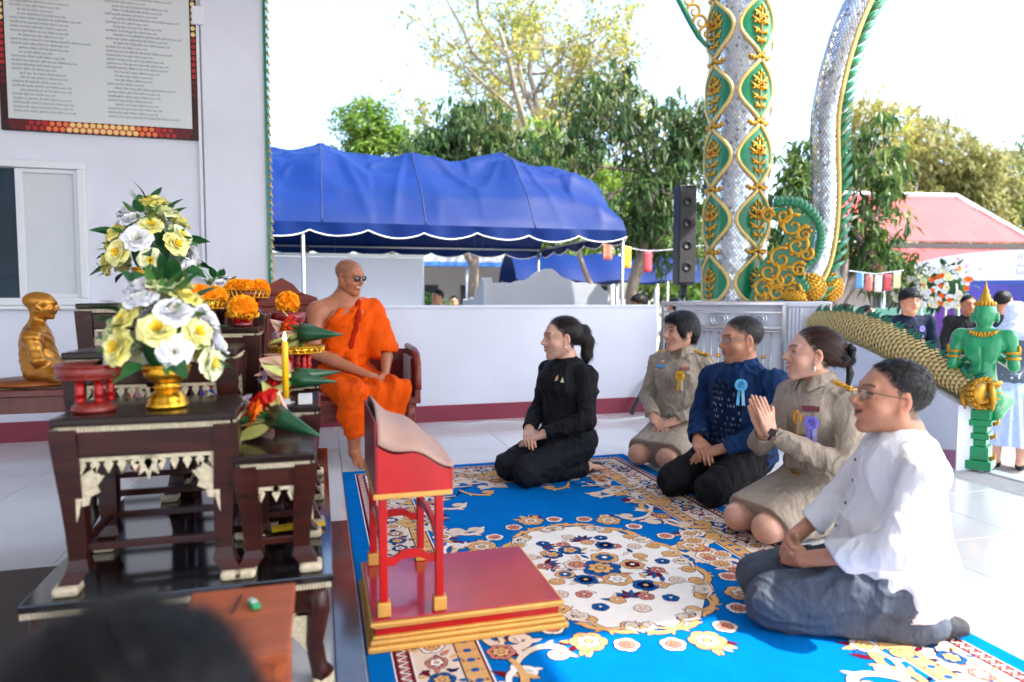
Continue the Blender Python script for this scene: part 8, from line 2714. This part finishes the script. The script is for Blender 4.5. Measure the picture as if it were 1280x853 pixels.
t3 = thing('far_tent', 'blue canopy behind the arched banner at the edge of the yard', 'tent', (16.8, 13.2, GZ), R(-48))
mb = MB(); mb.smooth = True
mb.grid(lambda u, v: (-2.6 + 5.2 * u, -1.5 + 3 * v, 1.85 + .55 * math.sin(PI * v) ** .8), 30, 12); mb.build('canopy', M_TARP, t3)
for x in (-2.5, 2.5):
    for y in (-1.4, 1.4): bar('pole', (x, y, 0), (x, y, 1.87), .03, t3, M_GALV)
gw = thing('green_capped_wall', 'white yard wall with green coping beyond the visitors', 'wall', (11.2, 13.2, GZ), R(-38))
box_obj('wall', (-3.5, 0, 0), (3.5, .15, 1.05), M_WHITE, gw)
box_obj('coping', (-3.55, -.03, 1.051), (3.55, .18, 1.42), mat('green_coping', srgb(120, 176, 150), rough=.5, noise=.1), gw)
for i, (x, y, h, w_) in enumerate(((2.0, 12.9, 1.75, .45), (2.55, 14.2, 1.55, .5), (8.5, 14.6, 1.6, .6), (10.2, 12.1, 1.5, .5))):
    tree('garden_bush', ('leafy bush beside the partition screen', 'round green bush behind the cloud-topped wall', 'green bush between the mango trunk and the loudspeaker', 'low green bush in front of the green-capped wall')[i], (x, y, GZ), [(0, 0, 0), (0, 0, h * .4)], [], [((0, 0, h * .62), (w_, w_, h * .38)), ((w_ * .4, 0, h * .5), (w_ * .7, w_ * .7, h * .3))], 260, 7, .16, .06, .1, LG[:3] + DG[:2], 80 + i, .03, 'yard bushes', False, 'bush', .3)
st_ = MB(); st_.smooth = True
SP = [Vector((4.6, 11.2, 2.25)), Vector((5.6, 11.4, 1.95)), Vector((6.8, 11.2, 2.05)), Vector((8.2, 10.4, 2.2))]
SC = catmull(SP, 8); st_.tube(SC, .006, 4)
tag(st_.build('flag_string', M_WHITE), 'thin string of small flags slung between tent and trees', 'string')
for i, (k, c, nm) in enumerate(((3, (226, 120, 96), 'salmon'), (6, (240, 190, 60), 'yellow'), (9, (214, 70, 80), 'red'), (13, (236, 160, 60), 'orange'), (17, (70, 120, 200), 'blue'), (20, (236, 236, 236), 'white'))):
    mb = MB(); mb.smooth = True; mb.grid(lambda u, v: (.16 * u - .08, .015 * math.sin(u * 6 + i), -.38 * v), 5, 6)
    o_ = mb.build('pennant', mat('flag_%s' % nm, srgb(*c), rough=.7), None, SC[k]); md = o_.modifiers.new('t', 'SOLIDIFY'); md.thickness = .002
    tag(o_, 'small %s pennant hanging from the flag string' % nm, 'flag', 'pennants on the string')
for i, (x, c, nm) in enumerate(((0, (120, 170, 215), 'pale blue'), (.13, (232, 130, 120), 'coral'), (.26, (238, 232, 230), 'white'), (.39, (214, 80, 90), 'crimson'), (.52, (240, 226, 170), 'cream'))):
    mb = MB(); mb.smooth = True; mb.grid(lambda u, v: (.12 * u, .01 * math.sin(u * 6 + i), -.30 * v), 4, 5)
    o_ = mb.build('pennant', mat('flag2_%s' % nm.replace(' ', '_'), srgb(*c), rough=.7), None, (7.18 + x * .72, 7.95 - x * .5, 1.45 - .05 * math.sin(x * 6)), (0, 0, R(-40)), .75); md = o_.modifiers.new('t', 'SOLIDIFY'); md.thickness = .002
    tag(o_, '%s pennant hanging below the pale branches of the mango tree' % nm, 'flag', 'pennants under the mango tree')
mb = MB(); mb.tube([(7.1, 8.0, 1.47), (7.38, 7.81, 1.42), (7.66, 7.62, 1.47)], .005, 4); tag(mb.build('pennant_string', M_WHITE), 'short string holding pennants under the pale mango branches', 'string')
def pose_stand(o):
    s = o.get('s', 1.0); sw = o.get('sw', .19)
    J = dict(pelvis=(0, 0, .93), waist=(0, .01, 1.08), chest=(0, .01, 1.26), neck=(0, 0, 1.42), head=(0, .03, 1.565), shR=(sw, -.01, 1.37), shL=(-sw, -.01, 1.37),
             elR=(sw + .06, -.02, 1.10), elL=(-sw - .06, -.02, 1.10), wrR=(sw + .05, .08, .88), wrL=(-sw - .05, .08, .88), hipR=(.09, 0, .90), hipL=(-.09, 0, .90),
             kneeR=(.10, .02, .48), kneeL=(-.10, .02, .48), ankR=(.10, -.02, .08), ankL=(-.10, -.02, .08), toeR=(.12, .13, .03), toeL=(-.12, .13, .03))
    J.update(o.get('J', {}))
    return {k: np.array(v, float) * s for k, v in J.items()}
def visitor(label, loc, rz, top, bottom, style, hairc, o_=None, detail=None):
    root = thing('person', label, 'person', (loc[0], loc[1], GZ), R(rz))
    o = dict(s=1.0, skin=SK_TAN, smile=.2, eye=.0036, lipamt=.5, bare=('foot',)); o.update(o_ or {})
    J = pose_stand(o)
    dn = dict(f=(0, .2, -1)); hands = [dict(side='R', f=(0, .25, -1), n=(-1, 0, 0)), dict(side='L', f=(0, .25, -1), n=(1, 0, 0))]
    make_body(root, J, o, res=o.get('res', .006), hands=o.get('hands', hands))
    F = shirt_field(J, o, .010, .004)
    F.plane((0, 0, J['pelvis'][2] - .02), (0, 0, -1)); collar(F, J, o, .022, .062)
    field_obj(F, 'shirt', top, root, 1, dict(amp=.008, freq=7, seed=3))
    T = trousers_field(J, o, .010, .006, True)
    field_obj(T, 'trousers', bottom, root, 1, dict(amp=.008, freq=7, seed=5))
    for sd in 'RL':
        a, b = J['ank' + sd], J['toe' + sd]; S = Field(np.minimum(a, b) - .09, np.maximum(a, b) + .09, .008); S.cap(a - np.array((0, 0, .03)), b, .045, .036, .02); S.plane((0, 0, .006), (0, 0, -1)); field_obj(S, 'shoe', mat('black_shoe', (.012, .012, .014), rough=.45), root, 1)
    if style: hair_obj(root, o['_hc'], o['_M'], o['_hs'], style, m_hair(*hairc), 7, .006)
    if detail: detail(root, F, J, o)
    return root
BLK = ('black_hair', (.007, .007, .009))
M_NAVY = m_cloth('navy_cotton', srgb(22, 32, 52)); M_DARKT = m_cloth('dark_trouser', (.02, .02, .024))
def navy_detail(root, F, J, o):
    placket(root, F, J, o, J['chest'][2] - .1, J['neck'][2] - .04, m_cloth('striped_placket', srgb(90, 70, 80)), .022)
    rosette(root, F, J['chest'] + np.array((-.09, .4, .04)), (0, -1, 0), ('lilac', srgb(130, 120, 210), srgb(160, 150, 225), srgb(150, 140, 220)), .032, .09)
visitor('young person in navy shirt with lilac rosette standing beyond the naga tail', (5.93, 5.82), 152, M_NAVY, M_DARKT, 'fringe', BLK, dict(s=1.03, smile=.0, skin=SK_TAN, look=(R(8), 0, 0)), navy_detail)
visitor('person with brown hair passing behind the naga tail', (7.10, 8.05), 200, m_cloth('grey_shirt', (.3, .3, .32)), M_DARKT, 'short', ('brown_hair', (.045, .017, .011)), dict(s=.93, res=.009))
visitor('person with black hair passing behind the naga tail beside the brown-haired one', (7.00, 7.55), 190, m_cloth('white_shirt_cloth', (.6, .6, .62)), M_DARKT, 'short', BLK, dict(s=.92, res=.009))
visitor('person in dark jacket standing behind the green guardian statue, looking aside', (7.35, 5.95), -75, m_cloth('dark_jacket', (.03, .035, .05)), M_DARKT, 'crop', BLK, dict(s=1.03, res=.007))
visitor('dark-haired person partly hidden behind the guardian statue head', (7.9, 6.85), 150, m_cloth('black_tee', (.02, .02, .02)), M_DARKT, 'short', BLK, dict(s=1.0, res=.009, skin=SK_BROWN))
visitor('person with black hair near the mango trunk behind the parapet', (4.05, 8.25), 85, m_cloth('blue_grey_shirt', (.2, .25, .3)), M_DARKT, 'fringe', BLK, dict(s=1.0, res=.008))
visitor('person with black hair beside the loudspeaker pole', (4.25, 7.65), 20, m_cloth('black_tee', (.02, .02, .02)), M_DARKT, 'short', BLK, dict(s=.98, res=.009))
visitor('child in white shirt raising a hand by the partition screen', (2.05, 12.2), 120, m_cloth('white_shirt_cloth', (.6, .6, .62)), M_DARKT, 'short', BLK, dict(s=1.06, res=.009, J=dict(elR=(.24, .12, 1.15), wrR=(.10, .22, 1.42))))
visitor('distant dark-haired person standing near the white-shirted child', (2.55, 13.4), 170, m_cloth('blue_grey_shirt', (.2, .25, .3)), M_DARKT, 'short', BLK, dict(s=1.0, res=.012))
def hijab_person():
    root = thing('person', 'person in pale blue headscarf, denim vest and pleated skirt behind the guardian statue', 'person', (6.42, 5.06, GZ), R(-62))
    o = dict(s=.955, fem=True, skin=SK_FAIR, smile=.3, eye=.0036, bare=('foot', 'legR', 'legL'), look=(R(-6), R(-10), 0), J=dict(elR=(.22, .10, 1.12), elL=(-.22, .10, 1.12), wrR=(.08, .30, 1.22), wrL=(-.05, .30, 1.20)))
    J = pose_stand(o)
    make_body(root, J, o, res=.006, hands=[dict(side='R', f=(-.3, .5, .6), n=(-.5, -.5, 0)), dict(side='L', f=(.3, .5, .6), n=(.5, -.5, 0))])
    F = shirt_field(J, o, .008, .006); F.plane((0, 0, J['pelvis'][2]), (0, 0, -1)); collar(F, J, o, .02, .06)
    field_obj(F, 'blouse', m_cloth('pale_blue_cotton', srgb(176, 192, 224)), root, 1, dict(amp=.01, freq=7, seed=3))
    Vv = Field(J['waist'] - .35, J['waist'] + .42, .009)
    Vv.ell(J['chest'], (.172, .13, .185), None, .05); Vv.ell(J['waist'], (.165, .13, .16), None, .06); Vv.ell(J['pelvis'], (.19, .15, .13), None, .06)
    Vv.plane((0, 0, J['pelvis'][2] - .05), (0, 0, -1)); Vv.plane((0, 0, J['chest'][2] + .05), (0, 0, 1))
    field_obj(Vv, 'denim_vest', m_cloth('grey_denim', srgb(84, 96, 110), noise=.3, nscale=14), root, 1, dict(amp=.006, freq=8, seed=9))
    mb = MB(); mb.smooth = False
    n = 36
    def sk_(u, v):
        a = 2 * PI * u; r = .17 + .15 * v + .016 * v * math.cos(a * 22); return (r * math.cos(a), r * .85 * math.sin(a), J['pelvis'][2] - .03 - v * .60)
    mb.grid(sk_, 176, 8); mb.build('pleated_skirt', m_cloth('periwinkle', srgb(160, 182, 236)), root)
    c, M, hs = o['_hc'], o['_M'], o['_hs']; W = lambda x, y, z: c + (x * M[0] + y * M[1] + z * M[2]) * hs
    H = Field(c - .30, c + .22, .006)
    H.ell(W(0, -.02, .03), np.array((.092, .115, .105)) * hs, M, .02); H.ell(W(0, -.01, -.10), np.array((.10, .11, .09)) * hs, M, .05); H.ell(W(0, .0, -.19), np.array((.17, .14, .08)) * hs, M, .06)
    H.ell(W(0, .095, -.02), np.array((.058, .075, .085)) * hs, M, .01, 'sub')
    field_obj(H, 'headscarf', m_cloth('pale_blue_scarf', srgb(186, 200, 226)), root, 2, dict(amp=.006, freq=9, seed=12))
    for sd in 'RL':
        a, b = J['ank' + sd], J['toe' + sd]; S = Field(np.minimum(a, b) - .09, np.maximum(a, b) + .09, .007); S.cap(a - np.array((0, 0, .035)), b, .042, .034, .02); S.plane((0, 0, .006), (0, 0, -1)); field_obj(S, 'shoe', mat('black_shoe', (.012, .012, .014)), root, 1)
hijab_person()
def near_head():
    root = thing('person', 'out-of-focus black-haired person crouching low before the altar base', 'person', (-.150, .47, 0), R(-15))
    o = dict(s=.98, skin=SK_TAN, smile=.0, look=(R(10), R(-10), 0), res=.008, bare=('foot',), hy=.02)
    J = pose_kneel(o)
    dz = np.array((0, 0, -.03))
    for k in ('head', 'neck', 'shR', 'shL', 'chest'): J[k] = J[k] + dz
    J['waist'] = J['waist'] + dz * .6
    for k in ('elR', 'elL'): J[k] = J[k] + dz * .7
    make_body(root, J, o, res=.007, hands=resting_hands(.98) if 'resting_hands' in globals() else None)
    F = shirt_field(J, o, .009, .004); F.plane((0, 0, .06), (0, 0, -1))
    field_obj(F, 'shirt', m_cloth('black_tee', (.02, .02, .02)), root, 1, dict(amp=.008, freq=7, seed=3))
    T = trousers_field(J, o, .009, .006); field_obj(T, 'trousers', M_DARKT, root, 1)
    hair_obj(root, o['_hc'], o['_M'], o['_hs'], 'fringe', m_hair('near_black_hair', (.004, .004, .005)), 7, .005)
near_head()
